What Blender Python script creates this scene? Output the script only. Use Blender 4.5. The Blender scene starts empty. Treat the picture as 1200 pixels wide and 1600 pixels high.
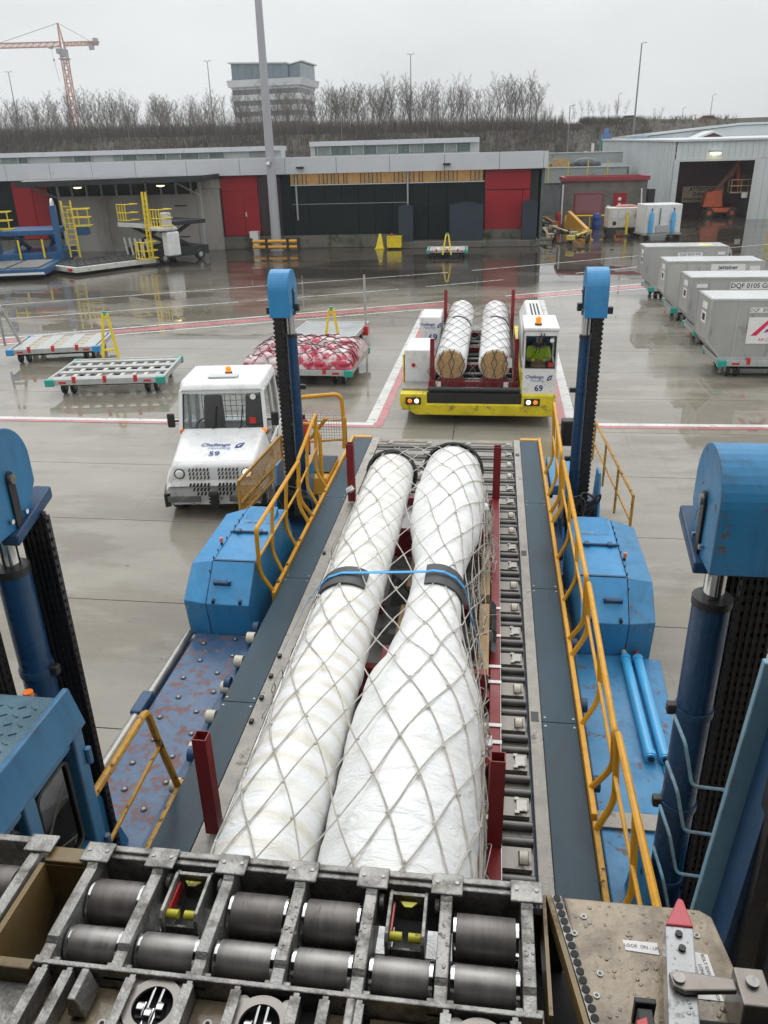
import bpy, math, random
from mathutils import Matrix, Vector
random.seed(7)
sc = bpy.context.scene
col = sc.collection
R = math.radians

# ------------------------------------------------------------ camera
cd = bpy.data.cameras.new('camera')
cam = bpy.data.objects.new('camera', cd)
col.objects.link(cam)
cd.sensor_fit = 'VERTICAL'
cd.sensor_height = 36.0
cd.lens = 27.675
cd.clip_start = 0.05
cd.clip_end = 3000
cam.matrix_world = Matrix(((0.99125, -0.03205, 0.12805, 0.0),
                           (0.12986, 0.41085, -0.90241, 0.0),
                           (-0.02369, 0.91114, 0.41142, 5.9),
                           (0, 0, 0, 1)))
sc.camera = cam

# ------------------------------------------------------------ overcast sky
w = bpy.data.worlds.new('World')
sc.world = w
w.use_nodes = True
nt = w.node_tree
nt.nodes.clear()
N = nt.nodes.new
out = N('ShaderNodeOutputWorld')
bg = N('ShaderNodeBackground')
sky = N('ShaderNodeTexSky')
sky.sky_type = 'NISHITA'
sky.sun_disc = False
sky.sun_elevation = R(50)
sky.sun_rotation = R(-8)
hs = N('ShaderNodeHueSaturation')
hs.inputs['Saturation'].default_value = 0.25
hs.inputs['Value'].default_value = 0.10
nt.links.new(sky.outputs[0], hs.inputs['Color'])
tc = N('ShaderNodeTexCoord')
sep = N('ShaderNodeSeparateXYZ')
nt.links.new(tc.outputs['Generated'], sep.inputs[0])
ramp = N('ShaderNodeValToRGB')          # standard overcast: brighter towards the zenith
e = ramp.color_ramp.elements
e[0].position = 0.0
e[0].color = (0.73, 0.757, 0.765, 1)
e[1].position = 1.0
e[1].color = (1.80, 1.83, 1.84, 1)
nt.links.new(sep.outputs[2], ramp.inputs[0])
nz = N('ShaderNodeTexNoise')
nz.inputs['Scale'].default_value = 2.8
nz.inputs['Detail'].default_value = 5
nz.inputs['Roughness'].default_value = 0.55
mp = N('ShaderNodeMapping')
mp.inputs['Scale'].default_value = (1, 1, 2.6)
nt.links.new(tc.outputs['Generated'], mp.inputs[0])
nt.links.new(mp.outputs[0], nz.inputs['Vector'])
mr = N('ShaderNodeMapRange')
mr.inputs[1].default_value = 0.3
mr.inputs[2].default_value = 0.7
mr.inputs[3].default_value = 0.90
mr.inputs[4].default_value = 1.05
nt.links.new(nz.outputs[0], mr.inputs[0])
mul = N('ShaderNodeMix')
mul.data_type = 'RGBA'
mul.blend_type = 'MULTIPLY'
mul.inputs[0].default_value = 1.0
nt.links.new(ramp.outputs[0], mul.inputs[6])
nt.links.new(mr.outputs[0], mul.inputs[7])
mix = N('ShaderNodeMix')
mix.data_type = 'RGBA'
mix.inputs[0].default_value = 0.93
nt.links.new(hs.outputs[0], mix.inputs[6])
nt.links.new(mul.outputs[2], mix.inputs[7])
nt.links.new(mix.outputs[2], bg.inputs[0])
bg.inputs[1].default_value = 1.0
nt.links.new(bg.outputs[0], out.inputs[0])

sd = bpy.data.lights.new('sun', 'SUN')
sd.energy = 1.0
sd.angle = R(40)
sd.color = (1, 0.98, 0.95)
so = bpy.data.objects.new('sun', sd)
col.objects.link(so)
so.rotation_euler = (R(-40), 0, R(8))

sc.view_settings.view_transform = 'Standard'
sc.view_settings.look = 'None'
sc.view_settings.exposure = 0.0
sc.view_settings.gamma = 1.0
sc.cycles.max_bounces = 6
sc.cycles.transparent_max_bounces = 12
sc.cycles.caustics_reflective = False
sc.cycles.caustics_refractive = False

# ------------------------------------------------------------ materials
MATS = {}
def M(name, c, rough=0.5, metal=0.0, var=0.15, vs=2.0, dirt=None, dth=0.6, ds=1.5, dr=0.75, dsoft=0.10,
      bump=0.0, bs=40.0, coat=0.0, spec=0.5, emit=None, es=1.0, rnd=0.0, geo=False, stretch=None, rv=0.08):
    m = bpy.data.materials.new(name)
    m.use_nodes = True
    t = m.node_tree
    b = t.nodes['Principled BSDF']
    L = t.links.new
    tcn = t.nodes.new('ShaderNodeNewGeometry') if geo else t.nodes.new('ShaderNodeTexCoord')
    vec = tcn.outputs['Position'] if geo else tcn.outputs['Object']
    if stretch:
        mpn = t.nodes.new('ShaderNodeMapping')
        mpn.inputs['Scale'].default_value = stretch
        L(vec, mpn.inputs[0])
        vec = mpn.outputs[0]
    n1 = t.nodes.new('ShaderNodeTexNoise')
    n1.inputs['Scale'].default_value = vs
    n1.inputs['Detail'].default_value = 6
    n1.inputs['Roughness'].default_value = 0.6
    L(vec, n1.inputs['Vector'])
    r1 = t.nodes.new('ShaderNodeMapRange')
    r1.inputs[1].default_value = 0.3
    r1.inputs[2].default_value = 0.7
    L(n1.outputs[0], r1.inputs[0])
    mx = t.nodes.new('ShaderNodeMix')
    mx.data_type = 'RGBA'
    L(r1.outputs[0], mx.inputs[0])
    mx.inputs[6].default_value = tuple(x * (1 - var) for x in c) + (1,)
    mx.inputs[7].default_value = tuple(min(1, x * (1 + var)) for x in c) + (1,)
    colo = mx.outputs[2]
    rr = t.nodes.new('ShaderNodeMapRange')
    rr.inputs[1].default_value = 0.3
    rr.inputs[2].default_value = 0.7
    rr.inputs[3].default_value = max(0.02, rough - rv)
    rr.inputs[4].default_value = rough + rv
    L(n1.outputs[0], rr.inputs[0])
    ro = rr.outputs[0]
    if rnd:
        oi = t.nodes.new('ShaderNodeObjectInfo')
        mr2 = t.nodes.new('ShaderNodeMapRange')
        mr2.inputs[3].default_value = 1 - rnd
        mr2.inputs[4].default_value = 1 + rnd
        L(oi.outputs['Random'], mr2.inputs[0])
        mm = t.nodes.new('ShaderNodeMix')
        mm.data_type = 'RGBA'
        mm.blend_type = 'MULTIPLY'
        mm.inputs[0].default_value = 1
        L(colo, mm.inputs[6])
        L(mr2.outputs[0], mm.inputs[7])
        colo = mm.outputs[2]
    if dirt is not None:
        n2 = t.nodes.new('ShaderNodeTexNoise')
        n2.inputs['Scale'].default_value = ds
        n2.inputs['Detail'].default_value = 9
        n2.inputs['Roughness'].default_value = 0.68
        L(vec, n2.inputs['Vector'])
        r2 = t.nodes.new('ShaderNodeMapRange')
        r2.inputs[1].default_value = dth
        r2.inputs[2].default_value = dth + dsoft
        L(n2.outputs[0], r2.inputs[0])
        m2 = t.nodes.new('ShaderNodeMix')
        m2.data_type = 'RGBA'
        L(r2.outputs[0], m2.inputs[0])
        L(colo, m2.inputs[6])
        m2.inputs[7].default_value = tuple(dirt) + (1,)
        colo = m2.outputs[2]
        m3 = t.nodes.new('ShaderNodeMix')
        L(r2.outputs[0], m3.inputs[0])
        L(ro, m3.inputs[2])
        m3.inputs[3].default_value = dr
        ro = m3.outputs[0]
    L(colo, b.inputs['Base Color'])
    L(ro, b.inputs['Roughness'])
    b.inputs['Metallic'].default_value = metal
    b.inputs['Specular IOR Level'].default_value = spec
    if coat:
        b.inputs['Coat Weight'].default_value = coat
        b.inputs['Coat Roughness'].default_value = 0.12
        b.inputs['Coat IOR'].default_value = 1.33
    if bump:
        n3 = t.nodes.new('ShaderNodeTexNoise')
        n3.inputs['Scale'].default_value = bs
        n3.inputs['Detail'].default_value = 4
        L(vec, n3.inputs['Vector'])
        bn = t.nodes.new('ShaderNodeBump')
        bn.inputs['Strength'].default_value = bump
        bn.inputs['Distance'].default_value = 0.02
        L(n3.outputs[0], bn.inputs['Height'])
        L(bn.outputs[0], b.inputs['Normal'])
    if emit:
        b.inputs['Emission Color'].default_value = tuple(emit) + (1,)
        b.inputs['Emission Strength'].default_value = es
    MATS[name] = m
    return m

def worn(name, c, rough=.38, chip=(.10, .055, .04), th=.665, grime=.5, fade=.35, edge=.9, spec=.4, cs=13.0):
    """chipped, streaked machine paint: fading, run-down grime, chips, rubbed edges"""
    m = bpy.data.materials.new(name)
    m.use_nodes = True
    t = m.node_tree
    b = t.nodes['Principled BSDF']
    L = t.links.new
    tcn = t.nodes.new('ShaderNodeTexCoord')
    def noise(scale, detail, rgh=.6, st=None):
        n = t.nodes.new('ShaderNodeTexNoise')
        n.inputs['Scale'].default_value = scale
        n.inputs['Detail'].default_value = detail
        n.inputs['Roughness'].default_value = rgh
        v = tcn.outputs['Object']
        if st:
            k = t.nodes.new('ShaderNodeMapping')
            k.inputs['Scale'].default_value = st
            L(v, k.inputs[0])
            v = k.outputs[0]
        L(v, n.inputs['Vector'])
        return n.outputs[0]
    def mr(x, a, bb, c0=0.0, c1=1.0):
        n = t.nodes.new('ShaderNodeMapRange')
        for i, q in zip((1, 2, 3, 4), (a, bb, c0, c1)):
            n.inputs[i].default_value = q
        L(x, n.inputs[0])
        return n.outputs[0]
    def mx(f, a, bb):
        n = t.nodes.new('ShaderNodeMix')
        n.data_type = 'RGBA'
        L(f, n.inputs[0])
        for i, q in ((6, a), (7, bb)):
            if hasattr(q, 'links'):
                L(q, n.inputs[i])
            else:
                n.inputs[i].default_value = tuple(q) + (1,)
        return n.outputs[2]
    def math2(op, a, bb):
        n = t.nodes.new('ShaderNodeMath')
        n.operation = op
        for i, q in enumerate((a, bb)):
            if hasattr(q, 'links'):
                L(q, n.inputs[i])
            else:
                n.inputs[i].default_value = q
        return n.outputs[0]
    lum = sum(c) / 3
    pale = tuple(.75 * x + .25 * lum + .035 for x in c)
    dk = tuple(x * .42 + .008 for x in c)
    base = mx(mr(noise(1.1, 6), .36, .66, 0, fade), c, pale)
    base = mx(mr(noise(6, 7, .65), .45, .75, 0, .4), base, tuple(x * .72 for x in c))
    base = mx(mr(noise(2.2, 7, .68, (3.5, 3.5, .35)), .50, .72, 0, grime), base, dk)          # runs
    base = mx(mr(noise(3.1, 9, .72), .58, .70, 0, grime * .8), base, (.05, .045, .042))           # greasy patches
    bev = t.nodes.new('ShaderNodeBevel')
    bev.samples = 3
    bev.inputs['Radius'].default_value = .02
    geo = t.nodes.new('ShaderNodeNewGeometry')
    dp = t.nodes.new('ShaderNodeVectorMath')
    dp.operation = 'DOT_PRODUCT'
    L(bev.outputs[0], dp.inputs[0])
    L(geo.outputs['True Normal'], dp.inputs[1])
    em = math2('MULTIPLY', mr(dp.outputs['Value'], .995, .90), mr(noise(11, 6, .7), .44, .58))
    ch = mr(noise(cs, 10, .74), th, th + .012)
    sc_ = mr(noise(5.0, 8, .8, (9, .7, 2)), .70, .715, 0, .7)                                     # scratches
    f = math2('MAXIMUM', math2('MAXIMUM', ch, sc_), math2('MULTIPLY', em, edge))
    base = mx(f, base, chip)
    L(base, b.inputs['Base Color'])
    L(math2('ADD', mr(noise(4, 5), .3, .7, rough - .1, rough + .12), math2('MULTIPLY', f, .25)), b.inputs['Roughness'])
    b.inputs['Specular IOR Level'].default_value = spec
    bn = t.nodes.new('ShaderNodeBump')
    bn.inputs['Strength'].default_value = .25
    bn.inputs['Distance'].default_value = .012
    L(math2('SUBTRACT', math2('MULTIPLY', noise(2.6, 3), 1.2), math2('MULTIPLY', f, .12)), bn.inputs['Height'])
    L(bn.outputs[0], b.inputs['Normal'])
    MATS[name] = m
    return m
RUST = (0.10, 0.045, 0.02)
GRIME = (0.045, 0.04, 0.035)
blue = worn('blue_paint', (0.020, 0.225, 0.48), grime=.38)
blue_worn = worn('worn_blue_paint', (0.028, 0.195, 0.39), th=.60, grime=.6, chip=(.14, .09, .07), cs=7)
blue_deck = worn('worn_blue_deck', (0.05, 0.105, 0.20), .34, th=.535, grime=.6, chip=(.16, .085, .08), cs=8)
blue_dark = worn('dark_blue_paint', (0.016, 0.065, 0.15), th=.68, grime=.7, fade=.15, chip=(.05, .04, .035))
cyl_blue = worn('cylinder_blue', (0.010, 0.055, 0.135), .28, th=.69, grime=.75, fade=.15, chip=(.05, .04, .035), edge=.3)
pale_blue = worn('pale_blue_paint', (0.17, 0.34, 0.45), th=.70, grime=.35, fade=.4, chip=(.16, .11, .07))
cyan = M('cyan_pipe_paint', (0.05, 0.33, 0.62), 0.35, var=0.1, dirt=(0.07, 0.04, 0.03), dth=0.68, ds=9, coat=0.4)
strip_m = M('walkway_grey_blue', (0.022, 0.050, 0.072), 0.36, var=0.45, vs=2.3, dirt=(0.03, 0.034, 0.036), dth=0.56, ds=4.6, dsoft=.2, dr=0.3, spec=.2, stretch=(1, .3, 1), bump=0.04)
yellow = worn('yellow_rail_paint', (0.66, 0.32, 0.012), .4, th=.635, grime=.3, fade=.15, chip=(.07, .04, .02), edge=.3, cs=20)
yellow_dirty = worn('dirty_yellow_paint', (0.46, 0.24, 0.025), .45, th=.57, grime=.6, fade=.15, chip=(.06, .035, .02), edge=.3, cs=14)
yel = M('bright_yellow_paint', (0.74, 0.56, 0.012), 0.4, var=0.14, vs=3, dirt=(0.07, 0.06, 0.03), dth=0.63, ds=6, coat=0.3)
red_st = worn('red_steel', (0.22, 0.016, 0.018), .42, th=.70, grime=.35, fade=.1, chip=(.12, .05, .04), edge=.6)
red_door = M('red_door_paint', (0.29, 0.010, 0.017), 0.55, var=0.12, vs=0.8, dirt=(0.2, 0.010, 0.015), dth=0.6, ds=1.2, dsoft=.2, spec=.3)
white_p = M('white_vehicle_paint', (0.72, 0.73, 0.73), 0.36, var=0.05, vs=2, dirt=(0.42, 0.41, 0.385), dth=0.50, ds=4.5, dsoft=.35, dr=.5, coat=0.2)
white_d = worn('scuffed_white_paint', (0.64, 0.64, 0.62), .42, th=.60, grime=.3, fade=.1, chip=(.13, .125, .12), cs=9)
black = M('black_rubber', (0.016, 0.016, 0.017), 0.55, var=0.3, vs=6, coat=0.2)
dark = M('dark_recess', (0.010, 0.010, 0.011), 0.7, var=0.3)
chain_m = M('greased_chain', (0.022, 0.020, 0.019), 0.38, metal=0.4, var=0.5, vs=25, coat=0.3)
steel = M('dull_steel', (0.30, 0.29, 0.275), 0.42, metal=0.75, var=0.25, vs=5, dirt=(0.10, 0.09, 0.075), dth=0.6, ds=6, bump=0.1, bs=60)
chrome = M('chrome_rod', (0.6, 0.6, 0.6), 0.12, metal=1, var=0.06)
galv = worn('galvanised_steel', (0.40, 0.415, 0.41), .42, th=.68, grime=.35, fade=.2, chip=(.2, .18, .15), spec=.6)
tread = M('tread_plate', (0.36, 0.34, 0.305), 0.4, metal=0.5, var=0.22, vs=5, dirt=(0.13, 0.11, 0.09), dth=0.58, ds=5, bump=0.6, bs=120, coat=0.3)
plat_m = M('platform_plate', (0.21, 0.195, 0.17), 0.42, metal=0.4, var=0.25, vs=4, dirt=(0.09, 0.08, 0.07), dth=0.58, ds=4, bump=0.2, bs=70, coat=0.3)
roller_m = M('dark_roller', (0.12, 0.117, 0.11), 0.38, metal=0.5, var=0.3, vs=5, dirt=(0.16, 0.14, 0.12), dth=0.62, ds=8, coat=0.3)
ivory = M('ivory_roller', (0.55, 0.51, 0.42), 0.45, var=0.12, vs=8, dirt=(0.3, 0.27, 0.2), dth=0.62, ds=10)
teal = M('teal_bumper', (0.02, 0.32, 0.26), 0.4, var=0.12, coat=0.3)
cornerblue = M('blue_bumper', (0.03, 0.25, 0.55), 0.4, var=0.12, coat=0.3)
redpl = M('red_reflector', (0.5, 0.02, 0.02), 0.3, var=0.1, coat=0.4)
amber = M('amber_lens', (0.75, 0.16, 0.01), 0.25, var=0.1, coat=0.6)
amber_on = M('amber_lens_lit', (0.8, 0.20, 0.01), 0.25, emit=(1, 0.30, 0.015), es=.5)
lamp_on = M('headlight_lit', (0.9, 0.85, 0.7), 0.15, emit=(1, 0.9, 0.66), es=2.0)
lamp_off = M('headlight_glass', (0.72, 0.74, 0.75), 0.12, var=0.05, coat=0.8)
sodium = M('sodium_lamp', (0.9, 0.8, 0.5), 0.3, emit=(1, 0.72, 0.3), es=5.0)
asph_w = M('white_marking', (0.60, 0.60, 0.58), 0.3, var=0.2, vs=1.5, dirt=(0.30, 0.29, 0.27), dth=0.55, ds=3, dr=0.2, geo=True, coat=0.5)
asph_r = M('red_marking', (0.46, 0.10, 0.11), 0.3, var=0.25, vs=1.5, dirt=(0.33, 0.24, 0.22), dth=0.54, ds=2.6, dr=0.2, geo=True, coat=0.5)
ink = M('blue_ink', (0.015, 0.035, 0.22), 0.5, var=0.1)
ink_l = M('pale_blue_ink', (0.18, 0.30, 0.52), 0.5, var=0.1)
ink_d = M('dark_ink', (0.025, 0.025, 0.035), 0.5, var=0.1)
plain_w = M('white_label', (0.74, 0.74, 0.73), 0.5, var=0.06, vs=6, dirt=(0.45, 0.44, 0.42), dth=0.66, ds=6)

def glassmat(name, tint=(0.6, 0.66, 0.68), tr=0.72, rough=0.03):
    m = bpy.data.materials.new(name)
    m.use_nodes = True
    t = m.node_tree
    t.nodes.clear()
    o = t.nodes.new('ShaderNodeOutputMaterial')
    a = t.nodes.new('ShaderNodeBsdfTransparent')
    a.inputs[0].default_value = tint + (1,)
    g = t.nodes.new('ShaderNodeBsdfGlossy')
    g.inputs['Roughness'].default_value = rough
    f = t.nodes.new('ShaderNodeFresnel')
    f.inputs[0].default_value = 1.5
    ad = t.nodes.new('ShaderNodeMath')
    ad.inputs[1].default_value = (1 - tr) * 0.3
    t.links.new(f.outputs[0], ad.inputs[0])
    x = t.nodes.new('ShaderNodeMixShader')
    t.links.new(ad.outputs[0], x.inputs[0])
    t.links.new(a.outputs[0], x.inputs[1])
    t.links.new(g.outputs[0], x.inputs[2])
    t.links.new(x.outputs[0], o.inputs[0])
    MATS[name] = m
    return m
glass = glassmat('window_glass')
glass_c = glassmat('clear_cab_glass', (0.94, 0.96, 0.96), 0.95)
glass_d = glassmat('dark_cab_glass', (0.22, 0.26, 0.28), 0.6)

# ------------------------------------------------------------ mesh builder
class MB:
    def __init__(s, tf=None):
        s.v, s.f, s.m = [], [], []
        s.tf = tf
    def add(s, vs, fs, m=0):
        o = len(s.v)
        if s.tf is not None:
            vs = [s.tf @ Vector(p) for p in vs]
        s.v += [tuple(p) for p in vs]
        s.f += [tuple(i + o for i in f) for f in fs]
        s.m += [m] * len(fs)
        return s
    def box(s, x0, x1, y0, y1, z0, z1, m=0):
        vs = [(x0, y0, z0), (x1, y0, z0), (x1, y1, z0), (x0, y1, z0), (x0, y0, z1), (x1, y0, z1), (x1, y1, z1), (x0, y1, z1)]
        return s.add(vs, [(0, 3, 2, 1), (4, 5, 6, 7), (0, 1, 5, 4), (1, 2, 6, 5), (2, 3, 7, 6), (3, 0, 4, 7)], m)
    def hexa(s, lo, hi, m=0):          # lo, hi: four points each, counter-clockwise from above
        return s.add(list(lo) + list(hi), [(0, 3, 2, 1), (4, 5, 6, 7), (0, 1, 5, 4), (1, 2, 6, 5), (2, 3, 7, 6), (3, 0, 4, 7)], m)
    def bar(s, p, q, w=0.05, h=None, m=0, upv=(0, 0, 1)):   # rectangular bar from p to q
        h = h or w
        p, q = Vector(p), Vector(q)
        d = (q - p).normalized()
        u = Vector(upv)
        if abs(d.dot(u)) > 0.98:
            u = Vector((0, 1, 0))
        x = d.cross(u).normalized() * (w / 2)
        y = x.cross(d).normalized() * (h / 2)
        vs = [p - x - y, p + x - y, p + x + y, p - x + y, q - x - y, q + x - y, q + x + y, q - x + y]
        return s.add(vs, [(0, 1, 2, 3), (7, 6, 5, 4), (0, 4, 5, 1), (1, 5, 6, 2), (2, 6, 7, 3), (3, 7, 4, 0)], m)
    def cyl(s, p, q, r, n=12, m=0, r1=None, caps=True):
        p, q = Vector(p), Vector(q)
        d = (q - p).normalized()
        u = Vector((0, 0, 1)) if abs(d.z) < 0.9 else Vector((1, 0, 0))
        x = d.cross(u).normalized()
        y = d.cross(x)
        r1 = r if r1 is None else r1
        vs = []
        for k in range(n):
            a = 2 * math.pi * k / n
            o = x * math.cos(a) + y * math.sin(a)
            vs += [p + o * r, q + o * r1]
        fs = [(2 * k, 2 * k + 1, (2 * k + 3) % (2 * n), (2 * k + 2) % (2 * n)) for k in range(n)]
        if caps:
            fs += [tuple(2 * k for k in range(n)), tuple(2 * k + 1 for k in reversed(range(n)))]
        return s.add(vs, fs, m)
    def tube(s, pts, r, n=6, m=0, closed=False, radii=None):
        P = [Vector(p) for p in pts]
        k = len(P)
        T = []
        for i in range(k):
            a = P[(i - 1) % k] if (closed or i > 0) else P[i]
            b = P[(i + 1) % k] if (closed or i < k - 1) else P[i]
            t = b - a
            T.append(t.normalized() if t.length > 1e-9 else Vector((0, 0, 1)))
        u = Vector((0, 0, 1)) if abs(T[0].z) < 0.9 else Vector((1, 0, 0))
        nrm = T[0].cross(u).normalized()
        vs = []
        for i in range(k):
            nrm = nrm - T[i] * nrm.dot(T[i])
            if nrm.length < 1e-6:
                nrm = T[i].orthogonal()
            nrm.normalize()
            b = T[i].cross(nrm)
            rr = radii[i] if radii else r
            for j in range(n):
                a = 2 * math.pi * j / n
                vs.append(P[i] + (nrm * math.cos(a) + b * math.sin(a)) * rr)
        fs = []
        for i in range(k if closed else k - 1):
            i2 = (i + 1) % k
            for j in range(n):
                j2 = (j + 1) % n
                fs.append((i * n + j, i * n + j2, i2 * n + j2, i2 * n + j))
        if not closed:
            fs += [tuple(reversed(range(n))), tuple((k - 1) * n + j for j in range(n))]
        return s.add(vs, fs, m)
    def prism(s, poly, axis, a, b, m=0):   # polygon (2 coordinates in cyclic order of the other axes) extruded along axis
        def P(p, t):
            return (t, p[0], p[1]) if axis == 'x' else ((p[0], t, p[1]) if axis == 'y' else (p[0], p[1], t))
        n = len(poly)
        vs = [P(p, a) for p in poly] + [P(p, b) for p in poly]
        fs = [tuple(range(n)), tuple(reversed(range(n, 2 * n)))] + [(i, i + n, (i + 1) % n + n, (i + 1) % n) for i in range(n)]
        return s.add(vs, fs, m)
    def lathe(s, prof, p, d, n=16, m=0):   # prof: (distance along d, radius)
        p, d = Vector(p), Vector(d).normalized()
        u = Vector((0, 0, 1)) if abs(d.z) < 0.9 else Vector((1, 0, 0))
        x = d.cross(u).normalized()
        y = d.cross(x)
        vs = []
        for t, r in prof:
            for k in range(n):
                a = 2 * math.pi * k / n
                vs.append(p + d * t + (x * math.cos(a) + y * math.sin(a)) * r)
        fs = []
        for i in range(len(prof) - 1):
            for k in range(n):
                k2 = (k + 1) % n
                fs.append((i * n + k, (i + 1) * n + k, (i + 1) * n + k2, i * n + k2))
        fs += [tuple(range(n)), tuple(reversed(range((len(prof) - 1) * n, len(prof) * n)))]
        return s.add(vs, fs, m)
    def ball(s, c, r, n=8, m=0, sq=(1, 1, 1)):
        prof = []
        k = max(4, n // 2)
        vs = []
        c = Vector(c)
        for i in range(1, k):
            a = math.pi * i / k
            for j in range(n):
                b = 2 * math.pi * j / n
                vs.append(c + Vector((math.sin(a) * math.cos(b) * r * sq[0], math.sin(a) * math.sin(b) * r * sq[1], -math.cos(a) * r * sq[2])))
        bot = len(vs)
        vs += [c + Vector((0, 0, -r * sq[2])), c + Vector((0, 0, r * sq[2]))]
        fs = []
        for i in range(k - 2):
            for j in range(n):
                j2 = (j + 1) % n
                fs.append((i * n + j, i * n + j2, (i + 1) * n + j2, (i + 1) * n + j))
        for j in range(n):
            j2 = (j + 1) % n
            fs.append((bot, j2, j))
            fs.append((bot + 1, (k - 2) * n + j, (k - 2) * n + j2))
        return s.add(vs, fs, m)
    def quad(s, a, b, c, d, m=0):
        return s.add([a, b, c, d], [(0, 1, 2, 3)], m)
    def mesh(s, name, mats, smooth=False):
        me = bpy.data.meshes.new(name)
        me.from_pydata(s.v, [], s.f)
        if not isinstance(mats, (list, tuple)):
            mats = [mats]
        for q in mats:
            me.materials.append(q)
        if len(mats) > 1:
            me.polygons.foreach_set('material_index', s.m)
        if smooth:
            me.polygons.foreach_set('use_smooth', [True] * len(s.f))
            me.update()
            me.set_sharp_from_angle(angle=R(38))
        me.update()
        return me
    def build(s, name, mats, parent=None, smooth=False, bevel=0.0, seg=2):
        return place(name, s.mesh(name, mats, smooth), parent, bevel=bevel, seg=seg)

def place(name, me, parent=None, loc=None, bevel=0.0, seg=2):
    o = bpy.data.objects.new(name, me)
    col.objects.link(o)
    if parent is not None:
        o.parent = parent
        if parent.get('_w'):
            o.matrix_parent_inverse = Matrix.Translation(-Vector(parent['_w']))
    if loc:
        o.location = loc
    if bevel:
        b = o.modifiers.new('bevel', 'BEVEL')
        b.width = bevel
        b.segments = seg
        b.limit_method = 'ANGLE'
        b.angle_limit = R(40)
    return o

def tag(o, label=None, cat=None, group=None, kind=None):
    for k, val in (('label', label), ('category', cat), ('group', group), ('kind', kind)):
        if val:
            o[k] = val
    return o
def thing(name, label, cat, loc=(0, 0, 0), rz=0.0, group=None, world=False):
    o = bpy.data.objects.new(name, None)
    col.objects.link(o)
    o.empty_display_size = 0.2
    o.location = loc
    o.rotation_euler = (0, 0, R(rz))
    if world:
        o['_w'] = tuple(loc)      # parts of this thing are given in world coordinates
    return tag(o, label, cat, group)
def copy_tree(o, parent=None):
    c = o.copy()
    col.objects.link(c)
    if parent is not None:
        c.parent = parent
    for ch in list(o.children):
        copy_tree(ch, c)
    return c
def bend(pts, r=0.08, seg=4):      # round the corners of a polyline
    P = [Vector(p) for p in pts]
    o = [P[0]]
    for i in range(1, len(P) - 1):
        a, b, c = P[i - 1], P[i], P[i + 1]
        u, v = (a - b), (c - b)
        q = min(r, u.length * 0.45, v.length * 0.45)
        s_, e_ = b + u.normalized() * q, b + v.normalized() * q
        for k in range(seg + 1):
            t = k / seg
            o.append((1 - t) ** 2 * s_ + 2 * t * (1 - t) * b + t * t * e_)
    o.append(P[-1])
    return o
def text(body, size, mat, parent, org, xd, yd, name='lettering', align='CENTER', shear=0.0, bold=0.0):
    cu = bpy.data.curves.new('t', 'FONT')
    cu.body = body
    cu.size = size
    cu.align_x = align
    cu.align_y = 'CENTER'
    cu.shear = shear
    cu.offset = bold
    cu.resolution_u = 3
    ob = bpy.data.objects.new('t', cu)
    me = bpy.data.meshes.new_from_object(ob)
    bpy.data.objects.remove(ob)
    x = Vector(xd).normalized()
    y = Vector(yd).normalized()
    y = (y - x * y.dot(x)).normalized()
    z = x.cross(y)
    mt = Matrix(((x.x, y.x, z.x, org[0]), (x.y, y.y, z.y, org[1]), (x.z, y.z, z.z, org[2]), (0, 0, 0, 1)))
    me.transform(mt)
    me.materials.clear()
    me.materials.append(mat)
    me.name = name
    return place(name, me, parent)
def logo(parent, org, xd, yd, s, tagline=True):
    # two-line company lettering with a swoosh badge to its right
    x, y = Vector(xd).normalized(), Vector(yd).normalized()
    o = Vector(org)
    text('Challenge', s, ink, parent, o + y * s * 0.28 - x * s * 0.5, x, y, shear=0.25, bold=0.012 * s)
    if tagline:
        text('Handling', s * 0.86, ink_l, parent, o - y * s * 0.52 + x * s * 0.1, x, y, shear=0.25)
    mb = MB()
    def P(a, b, k=0.0):
        return o + x * (a * s) + y * (b * s)
    mb.add([P(2.2, -0.6), P(3.1, -0.35), P(3.45, 0.75), P(2.75, 0.55), P(2.35, 0.1)], [(0, 1, 2, 3, 4)])
    mb.build('emblem', ink, parent)
    z = x.cross(y)
    mb = MB()
    q = [P(2.55, -0.1) + z * 0.003, P(2.85, 0.2) + z * 0.003, P(3.3, 0.45) + z * 0.003, P(2.95, 0.1) + z * 0.003, P(2.7, -0.3) + z * 0.003]
    mb.add(q, [(0, 4, 3, 2, 1)])
    mb.build('emblem_swoosh', plain_w, parent)
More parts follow.
